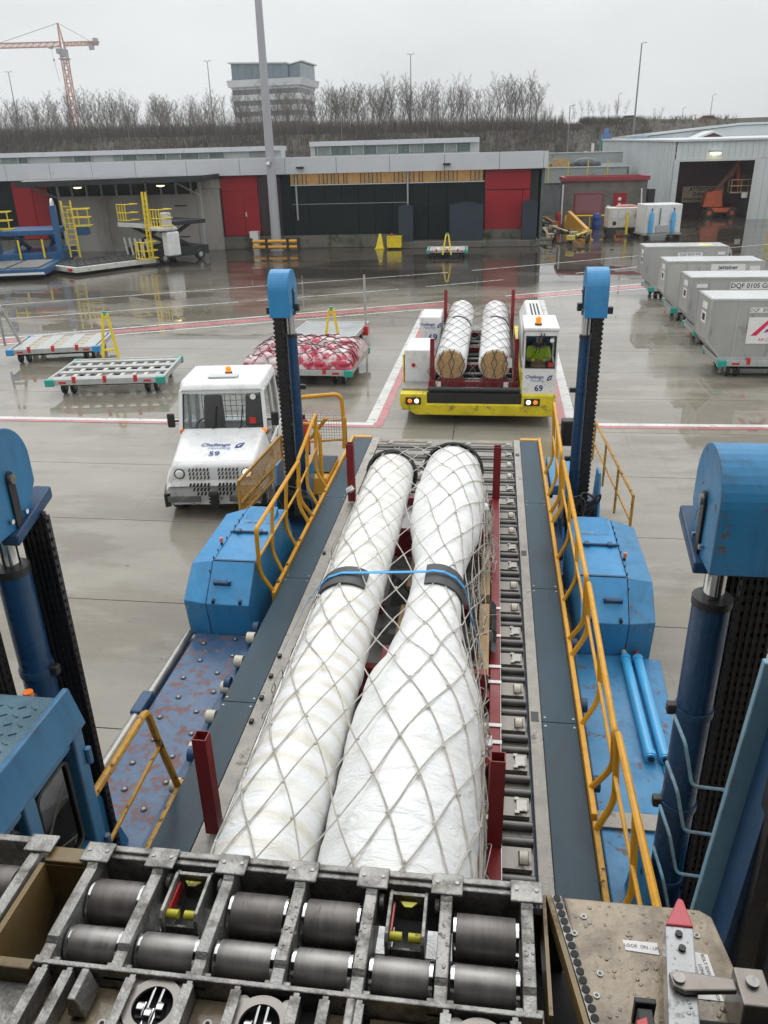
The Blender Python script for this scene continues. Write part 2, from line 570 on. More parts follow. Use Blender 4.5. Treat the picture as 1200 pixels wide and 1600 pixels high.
# ============================================================ SETTING
def wet_concrete(name, c, c2, rnd, r0=0.012, r1=0.15):
    m = bpy.data.materials.new(name)
    m.use_nodes = True
    t = m.node_tree
    b = t.nodes['Principled BSDF']
    L = t.links.new
    g = t.nodes.new('ShaderNodeNewGeometry')
    def noise(scale, detail, rough=0.6, st=None):
        n = t.nodes.new('ShaderNodeTexNoise')
        n.inputs['Scale'].default_value = scale
        n.inputs['Detail'].default_value = detail
        n.inputs['Roughness'].default_value = rough
        v = g.outputs['Position']
        if st:
            k = t.nodes.new('ShaderNodeMapping')
            k.inputs['Scale'].default_value = st
            L(v, k.inputs[0])
            v = k.outputs[0]
        L(v, n.inputs['Vector'])
        return n.outputs[0]
    def mr(x, a, bb, c0, c1):
        n = t.nodes.new('ShaderNodeMapRange')
        for i, q in zip((1, 2, 3, 4), (a, bb, c0, c1)):
            n.inputs[i].default_value = q
        L(x, n.inputs[0])
        return n.outputs[0]
    def mixc(f, a, bb, mode='MIX'):
        n = t.nodes.new('ShaderNodeMix')
        n.data_type = 'RGBA'
        n.blend_type = mode
        if hasattr(f, 'links'):
            L(f, n.inputs[0])
        else:
            n.inputs[0].default_value = f
        for i, q in ((6, a), (7, bb)):
            if hasattr(q, 'links'):
                L(q, n.inputs[i])
            else:
                n.inputs[i].default_value = tuple(q) + (1,)
        return n.outputs[2]
    big = noise(0.16, 5, 0.6)
    mid = noise(0.9, 7, 0.65, (0.45, 1.3, 1))
    fine = noise(26, 4, 0.7)
    base = mixc(mr(mid, 0.32, 0.68, 0, 1), tuple(x * 0.86 for x in c), tuple(x * 1.12 for x in c))
    base = mixc(mr(fine, 0.3, 0.7, 0, 0.35), base, tuple(x * 0.7 for x in c))
    stain = noise(0.5, 8, 0.7, (1.6, 0.35, 1))
    base = mixc(mr(stain, 0.58, 0.72, 0, 0.45), base, tuple(x * 0.62 for x in c))
    tyre = noise(0.9, 5, 0.6, (3.2, 0.10, 1))
    base = mixc(mr(tyre, 0.60, 0.72, 0, 0.35), base, tuple(x * 0.55 for x in c))
    damp = noise(0.33, 7, 0.62, (0.55, 1.5, 1))
    base = mixc(mr(damp, 0.50, 0.56, 0, 0.30), base, tuple(x * 0.62 for x in c))
    grit = noise(60, 2, 0.5)
    base = mixc(mr(grit, 0.66, 0.70, 0, 0.4), base, tuple(x * 0.45 for x in c))
    spots = noise(5.0, 2, 0.5)
    base = mixc(mr(spots, 0.72, 0.75, 0, 0.6), base, tuple(x * 0.4 for x in c))
    # the concrete apron gives way to dark wet asphalt towards the building, with a ragged edge
    sp = t.nodes.new('ShaderNodeSeparateXYZ')
    L(g.outputs['Position'], sp.inputs[0])
    edge = t.nodes.new('ShaderNodeMath')
    edge.operation = 'ADD'
    L(sp.outputs[1], edge.inputs[0])
    L(mr(noise(0.11, 6, 0.62, (.6, 1.4, 1)), 0.25, 0.75, -9, 9), edge.inputs[1])
    dark_ = mixc(mr(mid, 0.32, 0.68, 0, 1), tuple(x * 0.8 for x in c2), tuple(x * 1.2 for x in c2))
    base = mixc(mr(edge.outputs[0], 33, 47, 0, 1), base, dark_)
    if rnd:
        oi = t.nodes.new('ShaderNodeObjectInfo')
        base = mixc(1.0, base, mr(oi.outputs['Random'], 0, 1, 1 - rnd, 1 + rnd), 'MULTIPLY')
    L(base, b.inputs['Base Color'])
    # rain film: smooth where water stands, rougher where the concrete is only damp
    pud = mr(noise(0.2, 9, 0.62, (.7, 1.5, 1)), 0.475, 0.525, 0, 1)
    base = mixc(pud, base, mixc(1.0, base, (.78, .76, .73), 'MULTIPLY'))
    L(base, b.inputs['Base Color'])
    L(mr(pud, 0, 1, r1, r0), b.inputs['Roughness'])
    b.inputs['IOR'].default_value = 1.46
    bn = t.nodes.new('ShaderNodeBump')
    bn.inputs['Strength'].default_value = 0.06
    bn.inputs['Distance'].default_value = 0.004
    rip = noise(3.5, 3, 0.5, (0.7, 1.6, 1))
    ad = t.nodes.new('ShaderNodeMath')
    ad.operation = 'ADD'
    L(rip, ad.inputs[0])
    L(mr(fine, 0, 1, 0, 0.10), ad.inputs[1])
    L(ad.outputs[0], bn.inputs['Height'])
    L(bn.outputs[0], b.inputs['Normal'])
    return m
conc_slab = wet_concrete('wet_concrete', (0.285, 0.262, 0.220), (0.055, 0.046, 0.037), 0.05)
conc_far = wet_concrete('wet_asphalt', (0.285, 0.262, 0.220), (0.055, 0.046, 0.037), 0.0)
joint_m = M('joint_sealant', (0.055, 0.052, 0.05), 0.5, var=0.3, geo=True)

mb = MB()
mb.quad((-700, -60, -0.02), (700, -60, -0.02), (700, 125, -0.02), (-700, 125, -0.02))
tag(mb.build('ground', conc_far), kind='structure')
gnd = MB().quad((-56, -1.8, -0.012), (36, -1.8, -0.012), (36, 42.9, -0.012), (-56, 42.9, -0.012)).build('apron', joint_m)
tag(gnd, kind='structure')
XS, YS, GAP = 18.2, 2.76, 0.018
sm = MB().box(GAP / 2, XS - GAP / 2, GAP / 2, YS - GAP / 2, -0.2, 0).mesh('concrete_slab', conc_slab)
for j in range(16):
    for i in range(5):
        x0, y0 = -55.4 + i * XS, 1.25 + (j - 1) * YS - 0.05
        # leave out what the loader, the frame edge and the sill hide
        if y0 < 0.9 and True and j > 0:
            pass
        far = y0 + YS
        if x0 + XS < -0.72 * far - 3 or x0 > 0.34 * far + 4:
            continue
        place('concrete_slab', sm, gnd, (x0 + (0.0 if j % 2 else 0.0), y0, 0))

def strip(p, q, wd, z, m, name='road_marking'):
    p, q = Vector((p[0], p[1], 0)), Vector((q[0], q[1], 0))
    d = (q - p).normalized()
    n = Vector((-d.y, d.x, 0)) * wd / 2
    zz = Vector((0, 0, z))
    o = MB().quad(p - n + zz, q - n + zz, q + n + zz, p + n + zz).build(name, m)
    tag(o, kind='structure')
    return o
Wz, Rz = 0.004, 0.005
strip((-30, 17.98), (-2.76, 18.06), 0.20, Wz, asph_w)
strip((-30, 17.80), (-2.55, 17.88), 0.14, Wz, asph_r)
strip((-2.84, 18.17), (-2.79, 33.7), 0.24, Wz, asph_w)
strip((-2.62, 17.96), (-2.56, 33.7), 0.20, Rz, asph_r)
strip((1.97, 18.42), (2.12, 35.9), 0.24, Wz, asph_w)
strip((1.75, 18.2), (1.90, 35.9), 0.20, Wz, asph_r)
strip((1.98, 18.30), (26, 18.95), 0.20, Wz, asph_w)
strip((1.78, 18.10), (26, 18.76), 0.14, Rz, asph_r)
strip((-30.0, 21.85), (-2.1, 35.58), 0.20, Wz, asph_w)        # red and white double line crossing the apron at an angle
strip((-29.7, 21.25), (-1.9, 35.00), 0.62, Wz, asph_r)
strip((-29.4, 20.95), (-2.75, 33.66), 0.16, Rz, asph_w)
strip((0.58, 37.0), (16, 45.1), 0.20, Wz, asph_w)
strip((1.0, 36.5), (16.3, 44.6), 0.62, Wz, asph_r)
strip((2.16, 36.5), (16.5, 43.9), 0.16, Rz, asph_w)
strip((-33, 29.7), (-2.49, 45.0), 0.15, Wz, asph_w)
strip((-1.2, 45.7), (20.0, 58.9), 0.15, 0.006, asph_w)
strip((-20.66, 31.34), (-11.49, 35.53), 0.14, Wz, asph_w)
strip((-10.74, 35.86), (-4.54, 39.1), 0.14, Wz, asph_w)
strip((-3.26, 39.88), (0.5, 42.1), 0.14, Wz, asph_w)
strip((4.36, 44.33), (9.5, 47.7), 0.13, 0.006, asph_w)

# ---- dark tarmac strip in front of the cargo building, kerb grass strip
tag(MB().quad((-80, 42.585, -0.001), (60, 42.585, -0.001), (60, 110, -0.001), (-80, 110, -0.001)).build('tarmac', conc_far), kind='structure')

# ---- embankment with the motorway on top
bank_m = M('embankment_scrub_soil', (0.085, 0.076, 0.066), 0.9, var=0.35, vs=0.25, dirt=(0.055, 0.06, 0.035), dth=0.52, ds=0.12, geo=True, spec=0.1)
road_m = M('motorway_asphalt', (0.09, 0.09, 0.09), 0.5, var=0.15, vs=0.4, geo=True)
def bankz(x, y):
    top = 10.3 + (0.9 if x > 15 else 0) - max(0, min(1, (x + 10) / 60)) * 0.6 + max(0, (-x - 20) / 90) * 1.2
    t = max(0.0, min(1.0, (y - 122) / 43))
    t = t * t * (3 - 2 * t)
    return top * t
mb = MB()
xs = [-420 + 12 * i for i in range(66)]
ys = [120, 126, 134, 142, 150, 158, 163, 168, 180, 215, 330, 700, 1500]
rnd = random.Random(3)
vs = [(x, y, bankz(x, y) + (rnd.uniform(-.25, .25) if 122 < y < 170 else 0) - (0.05 if y == 120 else 0)) for y in ys for x in xs]
nx = len(xs)
fs = [(j * nx + i, j * nx + i + 1, (j + 1) * nx + i + 1, (j + 1) * nx + i) for j in range(len(ys) - 1) for i in range(nx - 1)]
mb.add(vs, fs)
tag(mb.build('embankment', bank_m, smooth=True), kind='structure')
mb = MB()
for i in range(30):
    x0, x1 = -160 + i * 14, -160 + (i + 1) * 14
    mb.quad((x0, 176, bankz(x0, 178) + .25), (x1, 176, bankz(x1, 178) + .25), (x1, 206, bankz(x1, 206) + .35), (x0, 206, bankz(x0, 206) + .35))
tag(mb.build('motorway', road_m), kind='structure')

# ---- brush on the slope: bare stems nobody could count
twig_m = M('winter_twigs', (0.085, 0.068, 0.055), 0.9, var=0.3, vs=0.3, geo=True, spec=0.1)
mb = MB()
rnd = random.Random(11)
def stem(mb, p, h, lean, r):
    a = rnd.uniform(0, 6.283)
    q = (p[0] + math.cos(a) * lean, p[1] + math.sin(a) * lean, p[2] + h)
    b = (p[0] + r, p[1], p[2])
    c = (p[0] - r * .5, p[1] + r * .86, p[2])
    d = (p[0] - r * .5, p[1] - r * .86, p[2])
    mb.add([b, c, d, q], [(0, 1, 3), (1, 2, 3), (2, 0, 3)])
for k in range(15000):
    x = rnd.uniform(-150, 26 if k % 6 else 42)
    y = rnd.uniform(138, 169)
    if rnd.random() > 0.5 + 0.5 * math.sin(x * .13 + 2 * math.sin(x * .041)) ** 2:
        y = rnd.uniform(158, 171)
    z = bankz(x, y)
    hmax = 2.6 if x < 12 else 1.3
    for j in range(3):
        stem(mb, (x + rnd.uniform(-.4, .4), y, z - .2), rnd.uniform(0.7, hmax), rnd.uniform(.1, .9), rnd.uniform(.03, .07))
tag(mb.build('hillside_brush', twig_m), 'grey-brown leafless brush covering the embankment below the trees', 'brush', kind='stuff')

# ---- bare trees along the embankment
bark_m = M('bark', (0.165, 0.148, 0.13), 0.85, var=0.25, vs=0.8, spec=0.15, rnd=0.3)
def tree_meshes(seed, H, dense):
    r = random.Random(seed)
    tr, cr = MB(), MB()
    def twig(p, d, ln, r0, n, sides):
        pts, rad = [p.copy()], [r0]
        for i in range(n):
            d = (d + Vector((r.uniform(-.22, .22), r.uniform(-.22, .22), r.uniform(-.05, .16)))).normalized()
            p = p + d * (ln / n)
            pts.append(p.copy())
            rad.append(r0 * (1 - (i + 1) / n * .75))
        return pts, rad
    stems = [(Vector((0, 0, -.4)), H, .10)]
    if seed % 3 == 0:
        stems.append((Vector((.25, .1, -.4)), H * .86, .065))
    for base, hh, r0 in stems:
        pts, rad = twig(base, Vector((r.uniform(-.06, .06), r.uniform(-.06, .06), 1)).normalized(), hh, r0, 8, 5)
        tr.tube(pts, 0, 5, radii=rad)
        for k in range(dense):
            t = .32 + .68 * (k + r.random()) / dense
            i = min(7, int(t * 8))
            q = pts[i].lerp(pts[i + 1], t * 8 - i)
            a = k * 2.4 + r.uniform(-.5, .5)
            el = r.uniform(.55, 1.05)
            d1 = Vector((math.cos(a) * math.cos(el), math.sin(a) * math.cos(el), math.sin(el)))
            l1 = H * r.uniform(.16, .27) * (1.15 - .55 * t) * (.65 if t < .35 else 1)
            p1, q1 = twig(q, d1, l1, max(.02, rad[i] * .5), 3, 3)
            cr.tube(p1, 0, 3, radii=q1)
            for m_ in range(6):
                f = r.uniform(.25, 1)
                i1 = min(2, int(f * 3))
                o = p1[i1].lerp(p1[i1 + 1], f * 3 - i1)
                d2 = ((p1[i1 + 1] - p1[i1]).normalized() + Vector((r.uniform(-.8, .8), r.uniform(-.8, .8), r.uniform(-.1, .7)))).normalized()
                p2, q2 = twig(o, d2, l1 * r.uniform(.3, .5), .015, 2, 3)
                cr.tube(p2, 0, 3, radii=q2)
                for n_ in range(3):
                    f = r.uniform(.3, 1)
                    i2 = min(1, int(f * 2))
                    o2 = p2[i2].lerp(p2[i2 + 1], f * 2 - i2)
                    d3 = ((p2[i2 + 1] - p2[i2]).normalized() + Vector((r.uniform(-.8, .8), r.uniform(-.8, .8), r.uniform(-.1, .7)))).normalized()
                    e_ = o2 + d3 * l1 * r.uniform(.15, .28)
                    cr.tube([o2, e_], 0, 3, radii=[.011, .006])
    return tr.mesh('trunk', bark_m), cr.mesh('crown', bark_m)
tm = [tree_meshes(40 + k, 8.5 + 0.3 * (k % 4), 17 + k % 5) for k in range(9)]
rnd = random.Random(21)
nT = 0
def plant(x, y, s, lab, grp, k=None):
    z = bankz(x, y)
    a, b = tm[rnd.randrange(len(tm)) if k is None else k]
    t = thing('bare_tree', lab, 'tree', (x, y, z), rnd.uniform(0, 360), grp)
    t.scale = (s * rnd.uniform(.85, 1.05), s * rnd.uniform(.85, 1.05), s)
    place('trunk', a, t)
    place('crown', b, t)
x = -112.0
while x < 7.5:
    dense = 1.55 if x < -45 else 1.0
    hh = rnd.uniform(.8, 1.04) * (1 + .05 * math.sin(x * .21) + .03 * math.sin(x * .73 + 1))
    if -62 < x < -48:
        hh *= 0.9
    plant(x, rnd.uniform(158, 173), hh * (0.84 if x < -45 else 0.93), 'tall leafless tree in the row along the embankment top', 'bare trees along the embankment')
    x += rnd.uniform(.2, .78) * (1.0 if x < -45 else 0.95)
x = 9.0
while x < 24:
    plant(x, rnd.uniform(163, 171), rnd.uniform(.28, .46), 'low leafless sapling right of the tall tree row', 'saplings on the embankment')
    x += rnd.uniform(.7, 1.6)
o = plant(40.5, 235, 0.62, 'lone round leafless tree beside the motorway at right', None)

# ---- undergrowth between the trunks: a grey mass of thin stems
mb = MB()
rnd = random.Random(91)
for k in range(5200):
    x = rnd.uniform(-118, 9)
    y = rnd.uniform(158, 175)
    h = rnd.uniform(1.2, 5.2) * (1 - .25 * rnd.random())
    z = bankz(x, y) - .2
    r_ = rnd.uniform(.02, .045)
    stem(mb, (x, y, z), h, rnd.uniform(.1, .7), r_)
    for j in range(3):
        f = rnd.uniform(.3, .9)
        stem(mb, (x, y, z + h * f * .9), h * .35, rnd.uniform(.2, .8), r_ * .6)
tag(mb.build('undergrowth', bark_m), 'grey mass of thin stems between the trunks along the embankment', 'undergrowth', kind='stuff')

# ---- slender road lamps
lamp_m = M('lamp_post_grey', (0.22, 0.23, 0.24), 0.5, metal=0.3, var=0.1)
def lamp_post(x, y, z0, z1, r, label, arm=1, heads=True):
    t = thing('street_lamp', label, 'street lamp', (x, y, z0))
    H = z1 - z0
    MB().cyl((0, 0, -.3), (0, 0, H), r, 8, r1=r * .55).build('pole', lamp_m, t, smooth=True)
    if heads:
        for s in ((-1, 1) if arm == 2 else (1,)):
            MB().bar((0, 0, H), (s * .5, 0, H + .08), .06).build('arm', lamp_m, t)
            MB().box(s * .5 - .2, s * .5 + .25, -.1, .1, H + .05, H + .14).build('lamp_head', lamp_m, t, bevel=.03)
    return t
lamp_post(-99.5, 172, 11, 23.4, .13, 'dark lamp post at the far left edge, over the trees', 2)
lamp_post(-56.6, 170, 11, 23.6, .13, 'lamp post over the trees, left of the office block', 2)
lamp_post(-16.8, 170, 10.4, 23.3, .13, 'lamp post over the trees, right of the office block', 2)
lamp_post(20.9, 140, 5, 20.4, .16, 'tall thin lamp mast left of the metal hangar roof', 1)
lamp_post(10.2, 130, 1.8, 11.9, .11, 'lamp post on the slope above the yellow barrier blocks', 1)
lamp_post(26.7, 205, 11, 17.5, .1, 'distant lamp post against the sky beside the tall mast', 1)
lamp_post(47.0, 205, 11, 16.6, .1, 'distant lamp post right of the lone round tree', 1)
lamp_post(52.0, 260, 11, 16.5, .1, 'faintest lamp post on the motorway at far right', 1)
lamp_post(31.5, 150, 6.5, 10.8, .09, 'short lamp post in front of the motorway at right', 1)
for i, (x, h) in enumerate(((-71.5, 12.2), (-66.0, 12.0), (-27.0, 11.2), (-12.0, 10.7))):
    lamp_post(x, 150, bankz(x, 150) - .2, h, .07, ('slim pale pole on the slope, leftmost of four', 'slim pale pole on the slope, second of four', 'slim pale pole on the slope above the large lamp mast', 'slim pale pole on the slope above the lit windows')[i], heads=False)

# ---- motorway traffic and signs
def far_car(x, y, body, lab, big=False):
    z = bankz(x, y) + .3
    t = thing('car', lab, 'car', (x, y, z))
    L_ = 4.4
    MB().prism([(-L_ / 2, .35), (L_ / 2, .35), (L_ / 2, .85), (1.3, .95), (.7, 1.45), (-1.3, 1.45), (-2.0, .95), (-L_ / 2, .9)], 'y', -.85, .85).build('body', body, t, bevel=.06)
    MB().prism([(1.15, .96), (.65, 1.38), (-1.2, 1.38), (-1.75, .96)], 'y', -.87, .87).build('side_window', black, t)
    for sx in (-1.35, 1.35):
        for sy in (-.8, .8):
            MB().cyl((sx, sy - .1, .32), (sx, sy + .1, .32), .32, 12).build('wheel', black, t)
far_car(27.5, 190, white_p, 'white car driving on the motorway at right')
far_car(10.2, 193, white_p, 'pale car on the motorway seen through the saplings')
redcar = M('red_car_paint', (0.42, 0.03, 0.02), 0.35, var=0.1)
far_car(45.6, 200, redcar, 'red car on the motorway near the right edge')
t = thing('road_sign', 'blue and green direction sign on two posts below the motorway', 'road sign', (15.6, 130, 1.8))
sgb = M('sign_blue', (0.10, 0.19, 0.40), .5)
sgg = M('sign_green', (0.03, 0.22, 0.17), .5)
for sx in (-.7, .7):
    MB().cyl((sx, 0, 0), (sx, 0, 4.6), .06, 8).build('post', galv, t)
MB().box(-.75, .75, -.1, -.06, 4.4, 5.5).build('lower_panel', sgg, t)
MB().box(-.75, .75, -.1, -.06, 5.53, 6.3).build('upper_panel', sgb, t)
MB().box(-.35, .35, -.1, -.06, 6.33, 7.1).build('route_panel', sgb, t)
t = thing('road_sign', 'small round sign on a post at the foot of the slope', 'road sign', (11.9, 120, .2))
MB().cyl((0, 0, 0), (0, 0, 4.9), .05, 8).build('post', galv, t)
MB().cyl((0, -.06, 5.3), (0, -.1, 5.3), .45, 20).build('disc', plain_w, t)
t = thing('road_sign', 'narrow upright sign post between the round sign and the blue sign', 'road sign', (13.4, 126, 1))
MB().cyl((0, 0, 0), (0, 0, 5.3), .05, 8).build('post', galv, t)
MB().box(-.2, .2, -.09, -.05, 4.6, 5.9).build('panel', plain_w, t)

# ---- office block behind the trees
off_w = M('office_white_band', (0.62, 0.65, 0.66), 0.5, var=0.08, vs=.2)
off_g = M('office_glass', (0.10, 0.16, 0.19), 0.12, var=0.3, vs=.3, spec=.8)
off_d = M('office_dark_window', (0.12, 0.13, 0.14), 0.3, var=0.3, vs=.5)
t = thing('office_block', 'white banded office block with glass top floors behind the trees', 'building', (-76, 300, 11), -6)
for k in range(6):
    z = k * 3.3
    MB().box(-13, 11.0, -9, 9, z, z + 1.75).build('floor_band', off_w, t)
    for s in range(10):
        x0 = -12.8 + s * 2.36
        MB().box(x0, x0 + 2.2, -8.8, 8.8, z + 1.75, z + 3.3).build('window', off_d, t)
MB().hexa([(-13.8, -9.8, 17.3), (11.9, -9.8, 17.3), (11.9, 9.5, 17.3), (-13.8, 9.5, 17.3)], [(-14.2, -10, 19.4), (12.4, -10, 19.4), (12.4, 9.7, 19.4), (-14.2, 9.7, 19.4)]).build('terrace', off_w, t)
for s in range(8):
    x0 = -12.6 + s * 2.5
    MB().box(x0, x0 + 2.42, -8.6, 8, 19.4, 24.2 - .06 * s).build('glass_panel', off_g, t)
for s in range(3):
    x0 = 7.5 + s * 1.3
    MB().box(x0, x0 + 1.26, -7.6, 8, 19.4, 23.2 + .3 * s).build('glass_panel', off_g, t)
MB().hexa([(-13.4, -9.4, 24.4), (7.6, -9.4, 23.6), (7.6, 8.4, 23.6), (-13.4, 8.4, 24.4)], [(-13.4, -9.4, 24.8), (7.6, -9.4, 24.0), (7.6, 8.4, 24.0), (-13.4, 8.4, 24.8)]).build('roof', off_w, t)
MB().hexa([(7.4, -8, 23.3), (12.2, -8, 24.2), (12.2, 8.4, 24.2), (7.4, 8.4, 23.3)], [(7.4, -8, 23.6), (12.2, -8, 24.5), (12.2, 8.4, 24.5), (7.4, 8.4, 23.6)]).build('roof', off_w, t)

# ---- tower crane
cr_m = M('crane_orange', (0.52, 0.22, 0.13), 0.5, var=0.12)
cr_g = M('crane_grey', (0.32, 0.33, 0.35), 0.5, var=0.12)
t = thing('tower_crane', 'orange lattice tower crane rising behind the trees at left', 'crane', (-202, 400, 8), 5)
def lattice(mb, p, q, w, n, r=.1, h=None):
    p, q = Vector(p), Vector(q)
    d = (q - p).normalized()
    u = Vector((0, 1, 0))
    x = d.cross(u).normalized() * w / 2
    y = u * (h or w) / 2
    cs = [x + y, -x + y, -x - y, x - y]
    for c in cs:
        mb.bar(p + c, q + c, r * 1.7)
    for i in range(n):
        a, b = p.lerp(q, i / n), p.lerp(q, (i + 1) / n)
        for k in range(4):
            c0, c1 = cs[k], cs[(k + 1) % 4]
            mb.bar(a + (c0 if i % 2 else c1), b + (c1 if i % 2 else c0), r)
            mb.bar(a + c0, a + c1, r)
mb = MB()
lattice(mb, (0, 0, 0), (0, 0, 44), 2.6, 16, .22)
mb.build('mast', cr_m, t)
mb = MB()
lattice(mb, (-1, 0, 49), (-50, 0, 49.3), 1.9, 30, .17)
mb.build('jib', cr_m, t)
mb = MB()
lattice(mb, (1, 0, 49), (17, 0, 49), 1.5, 10, .2, .8)
mb.box(11.5, 17.3, -1.2, 1.2, 49.2, 49.8)
mb.build('counter_jib', cr_m, t)
mb = MB()
for sx in (-1, 1):
    for sy in (-.6, .6):
        mb.bar((sx * 1.0, sy, 47), (sx * .15 - .6, sy * .3, 57.5), .3)
for k in range(5):
    f = k / 5
    mb.bar((-1 + .3 * f, 0, 47 + 10 * f), (1 - 1.3 * f, 0, 48 + 10 * f), .16)
mb.build('tower_head', cr_m, t)
MB().box(-1.6, 1.6, -1.5, 1.5, 44, 47).build('slewing_unit', cr_g, t, bevel=.1)
MB().box(-2.6, -1.0, -2.4, -.8, 45.0, 47.2).build('operator_cab', cr_g, t, bevel=.1)
MB().box(-2.2, 2.2, -1.7, 1.7, 42.8, 43.3).build('walkway', cr_g, t)
for k in range(2):
    MB().box(12.6 + 2.3 * k, 14.5 + 2.3 * k, -1, 1, 46.4 + 2.2 * k, 49 + 2.0 * k).build('counterweight', cr_g, t)
mb = MB()
mb.bar((-.6, 0, 57.4), (-30, 0, 50.2), .2)
mb.bar((-.4, 0, 57.4), (13, 0, 50), .2)
mb.build('tie_rod', cr_g, t)
mb = MB()
mb.box(-6.5, -4.8, -1, 1, 47.4, 48.1)
mb.bar((-5.6, 0, 47.6), (-5.2, 0, 43), .09)
mb.box(-5.5, -4.9, -.3, .3, 42.2, 43.2)
mb.bar((-5.2, 0, 42.4), (-4.2, 0, 34), .14)
mb.build('hook_block', cr_g, t)
# ============================================================ CARGO BUILDING (local x runs left along the facade, local y comes out of it)
fascia_m = M('grey_fascia_panel', (0.55, 0.57, 0.60), 0.42, metal=.1, var=0.05, vs=.6, dirt=(0.33, 0.34, 0.35), dth=.64, ds=.8, coat=.2)
trim_m = M('pale_trim', (0.52, 0.55, 0.55), .45, var=.06, vs=.8)
darkwall = M('black_green_slats', (0.009, 0.016, 0.017), .7, var=.3, vs=.5, bump=.35, bs=6, stretch=(.02, .02, 6), spec=.12)
darkred_w = M('dark_maroon_slats', (0.03, 0.012, 0.014), .5, var=.3, vs=.5, bump=.3, bs=6, stretch=(.02, .02, 6))
plinth_m = M('mossy_concrete_plinth', (0.125, 0.115, 0.095), .7, var=.25, vs=.8, dirt=(0.04, 0.055, 0.02), dth=.52, ds=.9, bump=.2, bs=8)
concwall = M('stained_concrete_wall', (0.34, 0.325, 0.295), .6, var=.16, vs=.35, dirt=(0.2, 0.19, 0.17), dth=.5, ds=.6, dsoft=.2, stretch=(1, 1, .4), coat=.1)
roof_m = M('flat_roof_felt', (0.20, 0.20, 0.20), .7, var=.2, vs=.4, dirt=(.1, .1, .08), dth=.55, ds=.5)
win_green = M('greenish_pane', (0.10, 0.15, 0.135), .15, var=.35, vs=1.2, stretch=(3, 1, .3), spec=.7)
win_pale = M('blind_pane', (0.27, 0.31, 0.30), .35, var=.15, vs=2)
win_lit = M('lit_pane', (0.22, 0.15, 0.07), .4, var=.35, vs=2.4, stretch=(2, 1, 1.6), emit=(1, .5, .10), es=.15)
win_lit2 = M('dim_lit_pane', (0.15, 0.12, 0.075), .4, var=.55, vs=3, stretch=(3, 1, 1.6), emit=(1, .52, .12), es=.14)
frame_d = M('dark_frame', (0.026, 0.029, 0.031), .6, var=.2, spec=.3)
screen_m = M('slate_corrugated_sheet', (0.03, 0.044, 0.06), .5, var=.15, vs=.6, spec=.3)

cb = thing('cargo_building', 'long low cargo building with grey fascia, red doors and dark slatted walls', 'building', (3.1, 59.2, 0), 182.31)
MB().box(0.2, 58, -26, -.55, 0, 5.7).build('core', frame_d, cb)
MB().box(-.05, 58, -26.2, -.35, 5.7, 5.82).build('roof', roof_m, cb)
mb = MB()
mb.box(0.1, 9.95, -.6, 1.25, 0, .42)
mb.box(9.96, 58, -.6, .02, 0, .86)
mb.build('plinth', plinth_m, cb, bevel=.03)
# fascia: one child for each cladding panel
us = [0, 2.95, 6.65, 10.4, 14.1, 17.7, 20.9, 24.7, 28.4, 31.6, 34.7, 38.0, 41.6, 45.2, 49, 53]
for a, b in zip(us[:-1], us[1:]):
    MB().box(a + .012, b - .012, -.34, .32, 4.93, 6.0).build('fascia_panel', fascia_m, cb, bevel=.012)
MB().box(-.3, -.004, -9.5, .335, 4.95, 5.99).build('end_fascia', fascia_m, cb, bevel=.012)
MB().box(-.2, .0, -9, -.5, .4, 4.94).build('end_wall', M('green_grey_end_wall', (.10, .14, .12), .5, var=.2), cb)
# clerestories
def clerestory(u0, u1, z1, cuts, gaps=()):
    mb = MB()
    mb.box(u0, u1, -2.6, -1.2, 5.83, z1 - .03)
    mb.build('clerestory_wall', trim_m, cb)
    n = max(1, round((u1 - u0) / 3.6))
    for i in range(n):
        a, b = u0 + (u1 - u0) * i / n, u0 + (u1 - u0) * (i + 1) / n
        MB().box(a + .008, b - .008, -3.2, -.85, z1 - .3, z1).build('clerestory_fascia', fascia_m, cb, bevel=.01)
    for (a, b, k) in cuts:
        o = MB().box(a + .04, b - .04, -1.21, -1.15, 6.10, z1 - .32).build('window_pane', win_pale if k else win_green, cb)
        MB().box(a - .03, a + .03, -1.2, -1.1, 6.06, z1 - .31).build('mullion', trim_m, o)
cuts = []
u, k = 4.9, 0
while u < 15.6:
    wd = (0.95, 0.85, 1.45)[k % 3]
    cuts.append((u, min(u + wd, 15.8), k % 2))
    u += wd
    k += 1
clerestory(4.3, 16.1, 6.95, cuts)
cuts = []
for a, b in ((19.2, 20.6), (22.3, 30.6), (32.1, 34.8), (36.9, 43)):
    u = a
    while u < b - .3:
        wd = (1.1, .75, 1.35)[k % 3]
        cuts.append((u, min(u + wd, b), k % 2))
        u += wd
        k += 1
clerestory(18.2, 46, 6.76, cuts)

# wall panels between plinth and fascia
def panel(name, m, u0, u1, z0, z1, y0=-.54, y1=-.03, bev=.0):
    return MB().box(u0, u1, y0, y1, z0, z1).build(name, m, cb, bevel=bev)
panel('red_panel', red_door, .78, 3.86, 3.66, 4.92, -.5, -.02)
o = panel('red_door', red_door, 1.3, 3.84, 1.06, 3.60, -.5, -.05)
panel('door_sill', plinth_m, 1.0, 3.9, .425, 1.05, -.5, -.04)
panel('red_panel', red_door, .78, 1.25, .43, 3.60, -.5, -.02)
for k in range(4):
    panel('slat_wall', darkwall, 3.9 + k * 1.29, 3.9 + k * 1.29 + 1.27, .43, 4.16, -.52, -.06)
for k in range(7):
    panel('slat_wall', darkwall, 9.12 + k * 1.185, 9.12 + k * 1.185 + 1.165, .87, 4.16, -.52, -.04)
MB().cyl((9.15, .02, 2.95), (17.4, .02, 2.95), .02, 6).build('wall_rail', galv, cb)
panel('slat_wall', darkwall, 17.45, 18.2, .87, 4.92, -.52, -.06)
